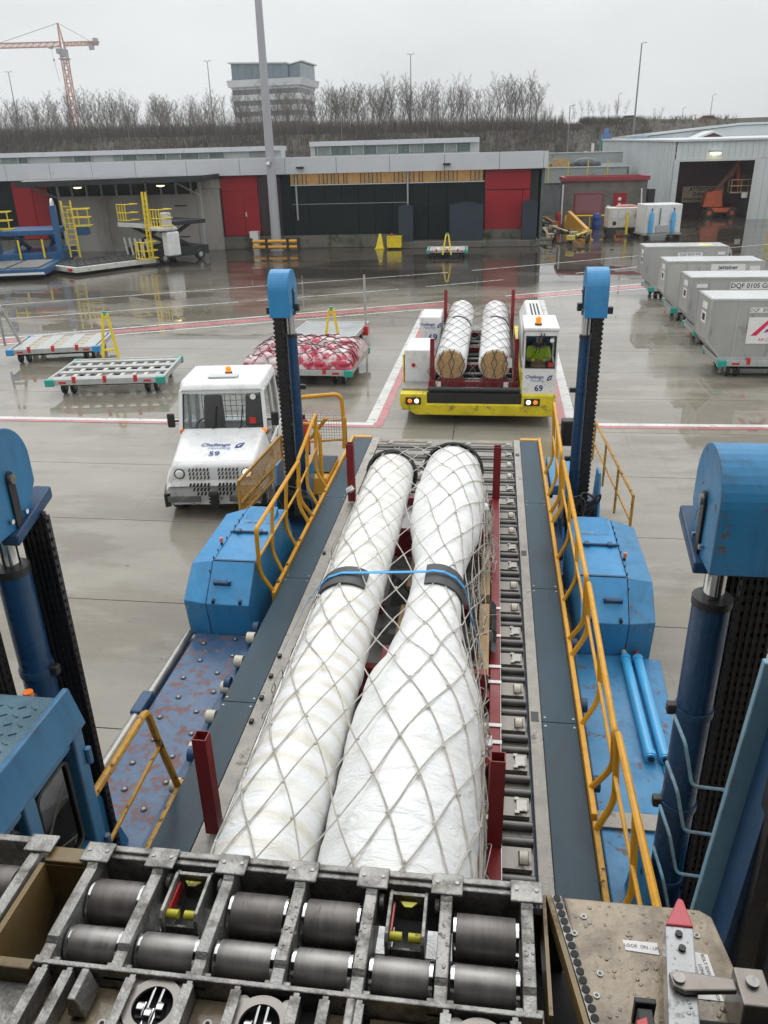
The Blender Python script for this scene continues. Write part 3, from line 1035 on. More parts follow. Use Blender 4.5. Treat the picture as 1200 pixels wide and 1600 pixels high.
panel('slat_wall', darkred_w, 18.22, 19.78, .87, 4.92, -.52, -.06)
d1 = panel('red_door', red_door, 19.83, 20.9, .93, 3.9, -.5, -.03)
MB().box(20.75, 20.85, -.03, .0, 2.2, 2.5).build('door_handle', trim_m, d1)
panel('red_door', red_door, 20.92, 22.47, .93, 3.9, -.5, -.03)
panel('red_panel', red_door, 19.83, 22.47, 3.92, 4.9, -.5, -.03)
panel('slat_wall', darkwall, 22.52, 24.2, .87, 4.1, -.52, -.06)
panel('wall_upstand', concwall, 22.52, 24.2, 4.12, 4.9, -.52, -.06)
panel('slat_wall', darkwall, 34.4, 35.24, .87, 4.92, -.52, -.06)
for a, b in ((35.3, 36.5), (36.53, 38.0)):
    panel('red_door', red_door, a, b, .93, 4.9, -.5, -.03)
panel('slat_wall', darkwall, 38.05, 44, .87, 4.92, -.52, -.06)
# lit window band
u, k = 4.0, 0
wds = (.3, .26, .31, .92, .27, .33, .25, .3, .28, .95, .24, .36, .3, .2)
while u < 17.2:
    wd = wds[k % len(wds)]
    litp = wd > .9
    o = panel('window_pane', win_lit if (litp or k % 7 == 4) else win_lit2, u + .025, u + wd - .025, 4.24, 4.92, -.5, -.10)
    MB().box(u - .025, u + .02, -.5, -.06, 4.22, 4.92).build('mullion', frame_d, o)
    u += wd
    k += 1
panel('window_ledge', trim_m, 3.9, 17.45, 4.165, 4.225, -.5, .03)
for u in (17.05, 9.2):
    MB().cyl((u, .06, 1.9), (u, .06, 4.9), .06, 8).build('downpipe', galv, cb)
for u in (6.5, 16.6):
    MB().box(u - .25, u + .25, .325, .72, 5.28, 5.4).build('flood_lamp', frame_d, cb, bevel=.03)
# corrugated wind screens at the docks
def dock_screen(u0, u1, z1, lab):
    t = thing('dock_screen', lab, 'dock screen', (0, 0, 0), 0, 'slate screens at the dock')
    t.matrix_world = cb_m @ Matrix.Translation(((u0 + u1) / 2, .78, .425))
    wd = (u1 - u0) / 2
    mb = MB()
    n = max(4, int((u1 - u0) / .085))
    h = z1 - .425
    for i in range(n):
        a, b = -wd + 2 * wd * i / n, -wd + 2 * wd * (i + 1) / n
        dz = .16 * (1 - abs((a + b) / 2 / wd))
        y = .03 if (i // 2) % 2 else 0
        mb.box(a, b, .22 + y, .27 + y, 0, h + dz - .16)
    mb.build('corrugated_sheet', screen_m, t)
    MB().box(-wd, -wd + .05, -.5, .215, 0, h - .16).build('side_sheet', screen_m, t)
    MB().box(wd - .05, wd, -.5, .215, 0, h - .16).build('side_sheet', screen_m, t)
    mb = MB()
    mb.hexa([(-wd, -.5, h - .15), (0, -.5, h), (0, .3, h + .03), (-wd, .3, h - .12)], [(-wd, -.5, h - .12), (0, -.5, h + .04), (0, .3, h + .07), (-wd, .3, h - .08)])
    mb.hexa([(0, -.5, h), (wd, -.5, h - .15), (wd, .3, h - .12), (0, .3, h + .03)], [(0, -.5, h + .04), (wd, -.5, h - .12), (wd, .3, h - .08), (0, .3, h + .07)])
    mb.build('cover', screen_m, t)
bpy.context.view_layer.update()
cb_m = cb.matrix_world.copy()
dock_screen(8.8, 9.8, 2.85, 'narrow slate corrugated screen left of the dark dock opening')
dock_screen(3.97, 6.27, 2.9, 'widest slate corrugated screen, left of the bright red door')
dock_screen(.3, 1.3, 3.0, 'slate corrugated screen right of the bright red door, at the corner')

# canopy with concrete bay wall
cn = thing('loading_canopy', 'flat dark canopy on steel posts over a bare concrete bay wall', 'canopy', (0, 0, 0))
cn.matrix_world = cb_m.copy()
MB().hexa([(23.3, -.02, 4.86), (36.6, -.02, 4.86), (35.2, 4.4, 4.72), (22.6, 4.4, 4.86)], [(23.3, -.02, 5.02), (36.6, -.02, 5.02), (35.2, 4.4, 4.84), (22.6, 4.4, 4.98)]).build('roof_sheet', roof_m, cn)
MB().hexa([(22.5, 4.41, 4.70), (35.3, 4.41, 4.56), (35.3, 4.52, 4.56), (22.5, 4.52, 4.70)], [(22.5, 4.41, 5.06), (35.3, 4.41, 4.92), (35.3, 4.52, 4.92), (22.5, 4.52, 5.06)]).build('front_beam', frame_d, cn)
MB().hexa([(22.4, -.1, 4.8), (22.5, -.1, 4.8), (22.5, 4.4, 4.7), (22.4, 4.4, 4.7)], [(22.4, -.1, 5.1), (22.5, -.1, 5.1), (22.5, 4.4, 5.06), (22.4, 4.4, 5.06)]).build('side_beam', frame_d, cn)
for u in (23.6, 33.9):
    MB().box(u - .08, u + .08, 1.2, 1.36, 0, 4.85).build('post', galv, cn, bevel=.01)
    MB().bar((u, 1.28, 3.7), (u + .9, 3.6, 4.65), .1).build('brace', galv, cn)
for a, b in ((24.3, 27.6), (27.62, 30.9), (30.92, 34.3)):
    MB().box(a, b, .05, .3, 0, 3.8).build('wall_panel', concwall, cn, bevel=.01)
MB().box(22.55, 24.28, .05, .25, 0, 4.1).build('wall_panel', concwall, cn, bevel=.01)
for u in (24.6, 25.7, 26.8, 27.9, 29, 30.1, 31.2, 32.3, 33.4):
    MB().box(u - .05, u + .05, .06, .22, 3.81, 4.85).build('strut', galv, cn)
for u in (25.6, 31.4):
    o = MB().box(u - .3, u + .3, 3.2, 3.7, 4.5, 4.62).build('lamp_housing', frame_d, cn)
    MB().ball((u, 3.45, 4.49), .24, 12, sq=(1.2, .8, .35)).build('lamp_lens', sodium, o, smooth=True)
for k in range(3):
    MB().box(25.0, 25.9, .302, .33, .9 + k * 1.05, .98 + k * 1.05).build('vent_slot', frame_d, cn)

# ---- big lamp mast and its crash barrier
mast_m = M('mast_grey_paint', (.38, .385, .41), .5, var=.06, vs=.8, dirt=(.27, .27, .28), dth=.6, ds=.6)
t = thing('lamp_mast', 'tall thick grey lamp mast standing in front of the cargo building', 'lamp mast', (-15.25, 57.0, 0))
MB().cyl((0, 0, 0), (0, 0, 24), .36, 12, r1=.16).build('pole', mast_m, t, smooth=True)
MB().cyl((0, 0, 0), (0, 0, .06), .5, 12).build('base_plate', galv, t)
MB().box(-.22, .22, -.45, .45, 5.7, 6.0).build('camera_bracket', mast_m, t, bevel=.02)
MB().ball((-.05, -.46, 5.62), .14, 10).build('camera_dome', plain_w, t, smooth=True)
mb = MB()
for s in (-1, 1):
    mb.box(-1.6, 1.6, s * .1 - .1, s * .1 + .1, 23.8, 24)
mb.build('lamp_rack', mast_m, t)
t = thing('crash_barrier', 'yellow and black crash barrier around the foot of the lamp mast', 'barrier', (-15.1, 55.9, 0))
for x in (-1.65, -.55, .95, 1.7):
    MB().box(x - .09, x + .09, -.09, .09, 0, .95).build('post', black, t, bevel=.02)
for z in (.35, .72):
    for a, b in ((-1.55, -.65), (-.45, .85), (1.05, 1.6)):
        MB().cyl((a, -.02, z), (b, -.02, z), .12, 12).build('rail', yellow, t, smooth=True)
t = thing('utility_box', 'small white utility cabinet beside the lamp mast', 'cabinet', (-17.0, 57.7, 0))
MB().box(-.3, .3, -.25, .25, 0, 1.2).build('housing', plain_w, t, bevel=.02)
MB().box(-.32, .32, -.27, .27, 1.2, 1.26).build('lid', plain_w, t)
t = thing('wheel_chock_stand', 'yellow tapered stand by the green slatted wall', 'stand', (-7.95, 57.5, 0))
MB().hexa([(-.3, -.25, 0), (.3, -.25, 0), (.3, .25, 0), (-.3, .25, 0)], [(-.05, -.05, 1), (.1, -.05, 1), (.1, .1, 1), (-.05, .1, 1)]).build('body', yel, t, bevel=.02)
MB().box(-.34, .34, -.3, .3, .0, .08).build('foot', yel, t)
t = thing('grit_bin', 'yellow box bin by the dark wall, beside the stand', 'bin', (-6.9, 57.4, 0))
MB().box(-.5, .5, -.4, .4, .1, .78).build('tub', yel, t, bevel=.03)
MB().box(-.52, .52, -.42, .42, .79, .85).build('lid', yel, t, bevel=.02)
for s in (-1, 1):
    MB().box(s * .38 - .08, s * .38 + .08, -.35, .35, 0, .1).build('foot', black, t)
MB().ball((-.2, -.1, .94), .1, 8).build('beacon', redpl, t)

# ---- brick hut
brick_m = bpy.data.materials.new('grey_brickwork')
brick_m.use_nodes = True
t_ = brick_m.node_tree
bt = t_.nodes.new('ShaderNodeTexBrick')
bt.inputs['Color1'].default_value = (.15, .125, .105, 1)
bt.inputs['Color2'].default_value = (.10, .09, .08, 1)
bt.inputs['Mortar'].default_value = (.19, .18, .165, 1)
bt.inputs['Scale'].default_value = 1
bt.inputs['Brick Width'].default_value = .25
bt.inputs['Row Height'].default_value = .085
bt.inputs['Mortar Size'].default_value = .01
tco = t_.nodes.new('ShaderNodeTexCoord')
sx_ = t_.nodes.new('ShaderNodeSeparateXYZ')
cx_ = t_.nodes.new('ShaderNodeCombineXYZ')
ad_ = t_.nodes.new('ShaderNodeMath')
t_.links.new(tco.outputs['Object'], sx_.inputs[0])
t_.links.new(sx_.outputs[0], ad_.inputs[0])
t_.links.new(sx_.outputs[1], ad_.inputs[1])
t_.links.new(ad_.outputs[0], cx_.inputs[0])
t_.links.new(sx_.outputs[2], cx_.inputs[1])
t_.links.new(cx_.outputs[0], bt.inputs['Vector'])
nn_ = t_.nodes.new('ShaderNodeTexNoise')
nn_.inputs['Scale'].default_value = .9
nn_.inputs['Detail'].default_value = 7
t_.links.new(tco.outputs['Object'], nn_.inputs['Vector'])
mm_ = t_.nodes.new('ShaderNodeMix')
mm_.data_type = 'RGBA'
mm_.blend_type = 'MULTIPLY'
mm_.inputs[0].default_value = .8
t_.links.new(bt.outputs[0], mm_.inputs[6])
t_.links.new(nn_.outputs[0], mm_.inputs[7])
ga_ = t_.nodes.new('ShaderNodeMix')
ga_.data_type = 'RGBA'
ga_.blend_type = 'ADD'
ga_.inputs[0].default_value = .5
t_.links.new(mm_.outputs[2], ga_.inputs[6])
t_.links.new(mm_.outputs[2], ga_.inputs[7])
t_.links.new(ga_.outputs[2], t_.nodes['Principled BSDF'].inputs['Base Color'])
t_.nodes['Principled BSDF'].inputs['Roughness'].default_value = .75
hut = thing('brick_hut', 'grey brick hut with red roof edge, red door and shuttered window', 'hut', (5.7, 73, 0), 0)
MB().box(0, 6.75, 0, 4.4, 0, 3.62).build('wall', brick_m, hut)
rt = M('red_trim', (.27, .025, .035), .45, var=.15)
mb = MB()
for a in ((-.15, 6.9, -.15, .12), (-.15, 6.9, 4.28, 4.55)):
    mb.box(a[0], a[1], a[2], a[3], 3.62, 3.95)
for a in ((-.15, .12, .125, 4.275), (6.63, 6.9, .125, 4.275)):
    mb.box(a[0], a[1], a[2], a[3], 3.62, 3.95)
mb.build('roof_edge', rt, hut)
MB().box(.13, 6.62, .13, 4.27, 3.63, 3.72).build('roof', roof_m, hut)
o = MB().box(1.0, 3.15, -.06, -.003, 1.12, 2.6).build('window', M('pink_shutter', (.24, .10, .11), .5, var=.12, bump=.5, bs=9, stretch=(.1, .1, 3)), hut)
mb = MB()
mb.box(.9, 3.25, -.09, -.005, 2.602, 2.7)
mb.box(.9, 3.25, -.09, -.005, 1.02, 1.118)
mb.box(.9, .998, -.09, -.005, 1.12, 2.6)
mb.box(3.152, 3.25, -.09, -.005, 1.12, 2.6)
mb.build('window_frame', rt, o)
o = MB().box(4.1, 5.15, -.07, -.003, .6, 2.66).build('door', red_door, hut)
for z in (2.2, 1.75, 1.45):
    MB().cyl((4.6, -.075, z), (4.6, -.08, z), .14, 14).build('notice', plain_w, o)
MB().cyl((-.12, -.1, .3), (-.12, -.1, 3.4), .07, 8).build('downpipe', plain_w, hut)
MB().cyl((6.45, -.1, .9), (6.3, -.1, 3.0), .06, 8).build('downpipe', plain_w, hut)
MB().box(6.93, 7.5, .3, 1.2, .9, 2.9).build('louvre_box', frame_d, hut, bevel=.02)
MB().box(3.6, 3.85, -.07, -.005, 1.3, 1.7).build('meter_box', plain_w, hut)
t = thing('pipe_rail', 'yellow pipe rail along the foot of the brick hut', 'pipe', (5.9, 72.4, 0))
MB().tube(bend([(0, 0, 0), (0, 0, .95), (6.2, -.1, .95), (6.2, -.1, 0)], .15), .07, 8).build('pipe', yel, t, smooth=True)
for x in (2, 4.2):
    MB().cyl((x, -.04, 0), (x, -.04, .93), .05, 8).build('support', yel, t)

# ---- raised ramp parapet between hut and building
par_m = M('greenish_parapet_panel', (.30, .335, .325), .5, var=.12, vs=.4, dirt=(.18, .19, .16), dth=.56, ds=.5)
t = thing('ramp_parapet', 'pale green grey ramp parapet with yellow posts behind the brick hut', 'parapet', (3.4, 92, 0))
for k in range(5):
    MB().box(k * 2.02, k * 2.02 + 2.0, 0, .15, 2.9, 4.35).build('panel', par_m, t, bevel=.01)
    MB().box(k * 2.02, k * 2.02 + 2.0, 4.0, 4.15, 4.7, 5.75).build('panel', par_m, t, bevel=.01)
    MB().box(k * 2.02 - .05, k * 2.02 + .05, -.08, -.004, 2.9, 5.0).build('post', yel, t)
MB().box(-.2, 10.3, -.1, .3, 4.36, 4.46).build('coping', trim_m, t)
MB().box(-.2, 10.3, 3.9, 4.3, 5.76, 5.86).build('coping', trim_m, t)
MB().box(-.2, 10.3, .4, 3.9, 4.2, 4.34).build('deck', roof_m, t)
MB().box(-.2, 10.3, .2, 3.8, 0, 4.15).build('base', M('parapet_base', (.12, .13, .13), .6, var=.25), t)
t = thing('timber_stack', 'small orange-brown timber stack on the ramp behind the parapet', 'timber', (6.8, 94.2, 4.35))
for k in range(4):
    MB().box(-.9, .9, -.4, .4, k * .22, k * .22 + .2).build('board', M('pine_board' + str(k), (.42, .27, .12), .7, var=.25, vs=3), t, bevel=.01)
t = thing('tarp_bundle', 'dark tarpaulin bundle on the ramp right of the timber', 'bundle', (9.4, 94.2, 4.35))
MB().ball((0, 0, .45), 1, 12, sq=(1.3, .5, .5)).build('tarp', M('tarp', (.10, .11, .13), .5, var=.4, vs=4, bump=.6, bs=4), t, smooth=True)
MB().ball((.9, -.2, .35), .6, 10, sq=(1.1, .5, .6)).build('tarp_fold', MATS['tarp'], t, smooth=True)

# ---- metal hangar at right
clad = M('pale_metal_cladding', (.56, .60, .61), .45, var=.05, vs=.4, dirt=(.36, .39, .38), dth=.62, ds=.7, stretch=(1, 1, .25), coat=.15)
inner = M('maroon_inner_wall', (.15, .032, .038), .6, var=.25, vs=.6)
hg = thing('metal_hangar', 'pale ribbed metal hangar with an open bay at right', 'hangar', (10.45, 78.4, 0), 2.3)
def clad_wall(mb, x0, x1, z0, z1, y=0, pitch=.62, zl=None):
    n = max(1, round((x1 - x0) / pitch))
    for i in range(n):
        a, b = x0 + (x1 - x0) * i / n, x0 + (x1 - x0) * (i + 1) / n
        mb.box(a, b - .07, y, y + .12, z0, z1)
        mb.box(b - .07, b, y + .035, y + .12, z0, z1)
mb = MB()
clad_wall(mb, 5.16, 24, 5.02, 6.45, .0, .5)
mb.build('lintel_wall', clad, hg)
mb = MB()
clad_wall(mb, 12.25, 24, 0, 5.0, 0)
mb.build('right_wall', clad, hg)
MB().box(5.05, 5.5, -.06, -.003, 0, 5.05).build('door_jamb', trim_m, hg)
MB().box(11.9, 12.28, -.06, -.003, 0, 5.05).build('door_jamb', trim_m, hg)
MB().box(5.52, 11.88, -.05, -.003, 4.86, 5.04).build('lintel', trim_m, hg)
MB().hexa([(4.85, -.2, 6.46), (24, -.2, 6.46), (24, 37, 7.1), (4.4, 37, 7.1)], [(4.85, -.2, 6.62), (24, -.2, 6.62), (24, 37, 7.28), (4.4, 37, 7.28)]).build('roof', clad, hg)
mb = MB()
n = 40
for k in range(n):
    y0, y1 = .13 + 36.5 * k / n, .13 + 36.5 * (k + 1) / n
    xo = -.45 * k / n
    mb.hexa([(4.95 + xo, y0, 0), (5.08 + xo, y0, 0), (5.08 + xo, y1 - .12, 0), (4.95 + xo, y1 - .12, 0)], [(4.95 + xo, y0, 6.44 + .64 * k / n), (5.08 + xo, y0, 6.44 + .64 * k / n), (5.08 + xo, y1 - .12, 6.44 + .64 * k / n), (4.95 + xo, y1 - .12, 6.44 + .64 * k / n)])
    mb.hexa([(4.985 + xo, y1 - .12, 0), (5.08 + xo, y1 - .12, 0), (5.08 + xo, y1, 0), (4.985 + xo, y1, 0)], [(4.985 + xo, y1 - .12, 6.43 + .64 * k / n), (5.08 + xo, y1 - .12, 6.43 + .64 * k / n), (5.08 + xo, y1, 6.43 + .64 * k / n), (4.985 + xo, y1, 6.43 + .64 * k / n)])
mb.build('side_wall', clad, hg)
mb = MB()
for k in range(9):
    mb.box(5.2 + k * .95, 5.2 + k * .95 + .93, 7.5, 7.62, 0, 5.3)
mb.build('back_wall', inner, hg)
for k in range(5):
    MB().box(5.2, 13.7, 7.4, 7.49, .6 + k * 1.05, .75 + k * 1.05).build('wall_rail', inner, hg)
MB().box(13.3, 13.45, .3, 7.4, 0, 5.3).build('inner_wall', concwall, hg)
MB().box(5.0, 5.1, .3, 7.4, 0, 5.3).build('inner_wall', inner, hg)
MB().box(5.0, 13.45, .3, 7.6, 5.32, 5.4).build('ceiling', frame_d, hg)
o = MB().box(7.9, 8.9, -.5, -.02, 5.55, 5.8).build('lamp_housing', trim_m, hg, bevel=.05)
MB().ball((8.4, -.3, 5.5), .4, 12, sq=(1.2, .5, .35)).build('lamp_lens', M('hangar_lamp', (.9, .85, .6), .3, emit=(1, .85, .5), es=4), o, smooth=True)
for x, yy in ((4.9, 9.0), (4.8, 22.0)):
    MB().tube(bend([(x, yy, 3.2), (x, yy, 5.4), (x + .1, yy + .6, 5.7)], .2), .05, 6).build('cable_pipe', frame_d, hg)
# sign in the bay
sgn = thing('warning_sign', 'beige board lettered ATTENTION DANGER inside the hangar bay', 'sign', (18.6, 84.4, 2.1), 2.3)
MB().box(-.9, 2.9, -.05, 0, -.9, .5).build('board', M('beige_board', (.55, .44, .30), .6, var=.15, vs=1.5), sgn)
for tx, z, s in (('ATTENTION', .24, .46), ('DANGER', -.2, .46), ('STRUCTURE METALLIQUE', -.63, .30)):
    text(tx, s, M('sign_brown_' + tx[:3], (.045, .02, .012), .6), sgn, (1.0, -.055, z), (1, 0, 0), (0, 0, 1), bold=.015)
# boom lift in the bay
bl = thing('boom_lift', 'orange articulated boom lift with a caged platform parked in the hangar', 'boom lift', (20.6, 81.9, 0), 0)
org = M('boom_orange', (.58, .10, .02), .4, var=.15, coat=.3)
MB().box(-.9, 1.3, -.9, .9, .45, .85).build('chassis', org, bl, bevel=.05)
for sx in (-1.0, 1.0):
    for sy in (-.95, .75):
        wl = MB().cyl((sx, sy, .42), (sx, sy + .28, .42), .42, 16).build('wheel', black, bl, smooth=True)
        MB().cyl((sx, sy - .01, .42), (sx, sy + .29, .42), .2, 12).build('rim', org, wl)
MB().hexa([(-1.6, -.6, .9), (.2, -.6, .9), (.2, .6, .9), (-1.6, .6, .9)], [(-1.4, -.6, 2.2), (0, -.6, 2.4), (0, .6, 2.4), (-1.4, .6, 2.2)]).build('turret', org, bl, bevel=.08)
MB().bar((-.6, 0, 2.2), (1.0, -.2, 4.3), .28, .32).build('lower_boom', M('boom_brown', (.24, .10, .05), .5, var=.2), bl)
MB().bar((1.15, .02, 4.75), (1.25, -.9, 2.7), .24, .28).build('upper_boom', org, bl)
MB().bar((.6, -.2, 3.5), (1.15, -.1, 4.75), .24, .3).build('boom_link', org, bl)
cage = MB()
for z in (2.2, 2.75, 3.25):
    cage.tube([(0.3, -2.2, z), (2.9, -2.2, z), (2.9, -1.2, z), (.3, -1.2, z)], .035, 6, closed=True)
for x in (.3, 1.15, 2.0, 2.9):
    for y in (-2.2, -1.2):
        cage.cyl((x, y, 2.15), (x, y, 3.25), .035, 6)
cage.build('platform_cage', M('cage_tan', (.42, .26, .13), .5, var=.2), bl)
MB().box(.28, 2.92, -2.22, -1.18, 2.08, 2.15).build('platform_floor', frame_d, bl)
MB().box(1.2, 2.5, -1.7, -1.3, 3.26, 3.75).build('control_box', frame_d, bl, bevel=.03)
MB().box(1.25, 1.75, -2.3, -2.23, 1.75, 2.2).build('plate', plain_w, bl)
# second hangar behind, yellow gate at the right edge
t = thing('rear_hangar', 'low-pitched pale hangar roof rising behind the metal hangar', 'hangar', (20, 106, 0), 3)
MB().prism([(-2.5, 0), (26, 0), (26, 8.2), (8, 8.2), (-2.5, 7.3)], 'y', 0, 20).build('wall', clad, t)
MB().prism([(-3, 7.35), (8, 8.26), (26.5, 8.26), (26.5, 8.5), (8, 8.5), (-3, 7.6)], 'y', -.3, 20.3).build('roof', trim_m, t)
MB().prism([(-1.5, 5.6), (3.5, 7.4), (8, 5.6)], 'y', -5, -.31).build('gable', inner, t)
MB().prism([(-1.9, 5.5), (3.5, 7.45), (8.4, 5.5), (8.4, 5.7), (3.5, 7.68), (-1.9, 5.7)], 'y', -5.2, -.32).build('gable_roof', trim_m, t)
MB().box(-4.4, -2.7, -1, 3, 5.6, 7.4).build('plant_box', M('blue_grey_box', (.24, .31, .38), .5, var=.1), t, bevel=.03)
t = thing('yellow_gate', 'yellow tubular gate leaning at the right edge of the hangar', 'gate', (23.5, 75.8, 0), -20)
mb = MB()
for x in (0, 1.2, 2.4):
    mb.bar((x, 0, 0), (x, 0, 3.3), .16)
for z in (.5, 1.6, 2.4, 3.2):
    mb.bar((0, 0, z), (2.4, 0, z), .12)
mb.build('frame', yel, t)
MB().box(-.2, 2.6, -.4, .4, 0, .12).build('foot', yel, t)

# ---- equipment in front of the hut
def gpu(loc, rz, lab):
    t = thing('ground_power_unit', lab, 'power unit', loc, rz)
    MB().box(-1.25, 1.25, -.75, .75, .65, 2.05).build('housing', M('cream_paint' + str(len(MATS)), (.55, .53, .48), .5, var=.1, dirt=(.2, .17, .12), dth=.58, ds=3), t, bevel=.06)
    MB().box(-1.35, 1.35, -.7, .7, .5, .64).build('chassis', frame_d, t)
    for sx in (-.9, .9):
        for sy in (-.75, .55):
            MB().cyl((sx, sy, .33), (sx, sy + .2, .33), .33, 14).build('wheel', black, t, smooth=True)
    MB().box(.05, .22, -.86, -.76, .2, 1.7).build('drawbar', yel, t)
    MB().box(.75, 1.05, -.82, -.755, 1.2, 1.85).build('extinguisher_box', redpl, t, bevel=.02)
    MB().box(-.9, -.65, -.79, -.755, .85, 1.1).build('socket', frame_d, t)
    for k in range(3):
        MB().box(-1.0 + k * .5, -.6 + k * .5, -.765, -.752, 1.35, 1.85).build('hatch', white_d, t, bevel=.01)
    MB().ball((.2, .2, 2.08), .7, 12, sq=(1.2, .7, .22)).build('tarp_cover', M('pink_tarp' + str(len(MATS)), (.38, .16, .14), .6, var=.2, bump=.5, bs=6), t, smooth=True)
gpu((9.5, 64.6, 0), 4, 'cream ground power unit with a red extinguisher box by the hut')
t = thing('service_cart', 'tall white wheeled service cart with two blue gas bottles', 'cart', (11.85, 62.6, 0), 12)
MB().hexa([(-1.35, -.75, .4), (1.2, -.75, .4), (1.35, 1.3, .4), (-1.35, 1.3, .4)], [(-1.35, -.75, 2.35), (1.2, -.75, 2.35), (1.35, 1.3, 2.35), (-1.35, 1.3, 2.35)]).build('body', white_p, t, bevel=.05)
MB().box(-1.4, 1.3, -.8, 1.35, .3, .39).build('chassis', galv, t)
MB().box(-.62, .25, -.83, -.76, .45, .95).build('step_frame', galv, t, bevel=.02)
for x in (-1.05, .55):
    o = MB().lathe([(0, .02), (.02, .15), (1.25, .15), (1.42, .06), (1.5, .05)], (x, -.93, .45), (0, 0, 1), 14).build('gas_bottle', cyan, t, smooth=True)
    MB().cyl((x, -.93, 1.96), (x, -.93, 2.1), .05, 10).build('valve', black, o)
    MB().box(x - .2, x + .2, -.94, -.76, 1.2, 1.26).build('bottle_strap', galv, o)
for sx in (-1.15, 1.15):
    for sy in (-.5, 1.0):
        MB().cyl((sx - .1, sy, .26), (sx + .1, sy, .26), .26, 14).build('wheel', black, t, smooth=True)
MB().cyl((-.4, -.82, 1.0), (-.4, -.82, 2.1), .03, 6).build('lance', frame_d, t)
text('Challenge', .34, ink, t, (1.29, .35, 1.95), (.07, 1, 0), (0, 0, 1), shear=.2)
t = thing('plastic_barrel', 'blue plastic barrel in front of the brick hut', 'barrel', (8.35, 71.2, 0))
MB().lathe([(0, .26), (.05, .33), (.3, .35), (.34, .37), (.4, .35), (.8, .35), (.86, .37), (.92, .35), (1.15, .33), (1.2, .27)], (0, 0, 0), (0, 0, 1), 18).build('body', M('barrel_blue', (.02, .06, .26), .4, var=.1), t, smooth=True)
MB().cyl((.1, .05, 1.2), (.1, .05, 1.24), .05, 8).build('bung', plain_w, t)
t = thing('jersey_barrier', 'yellow wedge-ended plastic barrier lying toward the camera', 'barrier', (6.25, 66, 0), 4)
MB().hexa([(-.35, -4.6, 0), (.45, -4.6, 0), (.45, 4.2, 0), (-.35, 4.2, 0)], [(-.08, -4.6, .85), (.18, -4.6, .85), (.18, 4.2, 1.5), (-.08, 4.2, 1.5)]).build('body', yellow, t, bevel=.06)
MB().box(-.4, .5, -4.7, 4.3, 0, .09).build('foot', yellow, t)
t = thing('fire_extinguisher', 'dark red extinguisher trolley at the hut corner', 'extinguisher', (5.2, 71, 0))
MB().lathe([(0, .1), (.05, .24), (1.05, .24), (1.25, .1), (1.35, .06)], (0, 0, .1), (0, 0, 1), 14).build('cylinder', red_door, t, smooth=True)
for s in (-.26, .26):
    MB().cyl((s - .04, .1, .16), (s + .04, .1, .16), .16, 12).build('wheel', black, t)
def towbar(loc, rz, ln, lab, colr):
    t = thing('tow_bar', lab, 'tow bar', loc, rz, 'aircraft tow bars beside the building')
    MB().cyl((0, -ln / 2, .5), (0, ln / 2, .62), .1, 10).build('tube', colr, t, smooth=True)
    for k in range(3):
        MB().cyl((0, -ln / 3 + k * ln / 3, .52), (0, -ln / 3 + k * ln / 3 + .25, .53), .13, 10).build('collar', frame_d, t, smooth=True)
    MB().bar((-.55, .1, .35), (.55, .1, .35), .1).build('axle', frame_d, t)
    for s in (-.6, .6):
        MB().cyl((s - .08, .1, .32), (s + .08, .1, .32), .32, 14).build('wheel', black, t, smooth=True)
    MB().box(-.28, .28, -ln / 2 - .3, -ln / 2, .35, .68).build('tow_head', colr, t, bevel=.04)
    MB().box(-.35, .35, ln / 2, ln / 2 + .15, .5, .75).build('fork', colr, t, bevel=.03)
rustor = M('rusty_orange_paint', (.42, .17, .04), .5, var=.3, dirt=(.12, .06, .03), dth=.52, ds=4)
creamy = M('dirty_cream_paint', (.50, .42, .26), .5, var=.3, dirt=(.14, .09, .05), dth=.52, ds=4)
towbar((3.75, 62.0, 0), 3, 4.0, 'cream tow bar closest to the building corner', creamy)
towbar((5.05, 63.4, 0), 14, 4.6, 'tan tow bar with rusty collars between two others', creamy)
towbar((5.9, 59.8, 0), -24, 3.2, 'yellow tow bar nearest to the camera', M('towbar_yellow', (.55, .43, .08), .5, var=.25, dirt=(.12, .08, .05), dth=.54, ds=4))
towbar((4.7, 73.0, 0), 6, 4.4, 'orange tow bar standing in the gap between the buildings', rustor)
# ============================================================ DOLLIES, CONTAINERS, VEHICLES
def wheel(parent, c, r, wd, rimm=None, n=18):
    wl = MB().lathe([(-wd / 2, r * .55), (-wd / 2, r * .9), (-wd * .35, r), (wd * .35, r), (wd / 2, r * .9), (wd / 2, r * .55)], c, (1, 0, 0), n).build('wheel', black, parent, smooth=True)
    MB().lathe([(-wd / 2 - .012, r * .3), (-wd / 2 + .01, r * .56), (wd / 2 - .01, r * .56), (wd / 2 + .012, r * .3)], c, (1, 0, 0), 14).build('rim', rimm or galv, wl, smooth=True)
    return wl
def aframe(t, x, y, z, h, m, lean=0.0):
    mb = MB()
    top = (x, y + lean, z + h)
    for s in (-1, 1):
        mb.bar((x + s * .26, y, z), (x + s * .07, y + lean, z + h), .07)
    mb.bar((x - .19, y + lean * .3, z + h * .3), (x + .19, y + lean * .3, z + h * .3), .06)
    mb.bar((x - .1, y + lean, z + h), (x + .1, y + lean, z + h), .1)
    o = mb.build('drawbar', m, t)
    MB().cyl((x, y + lean, z + h), (x, y + lean, z + h + .12), .06, 10).build('tow_eye', teal if m is yel else galv, o)
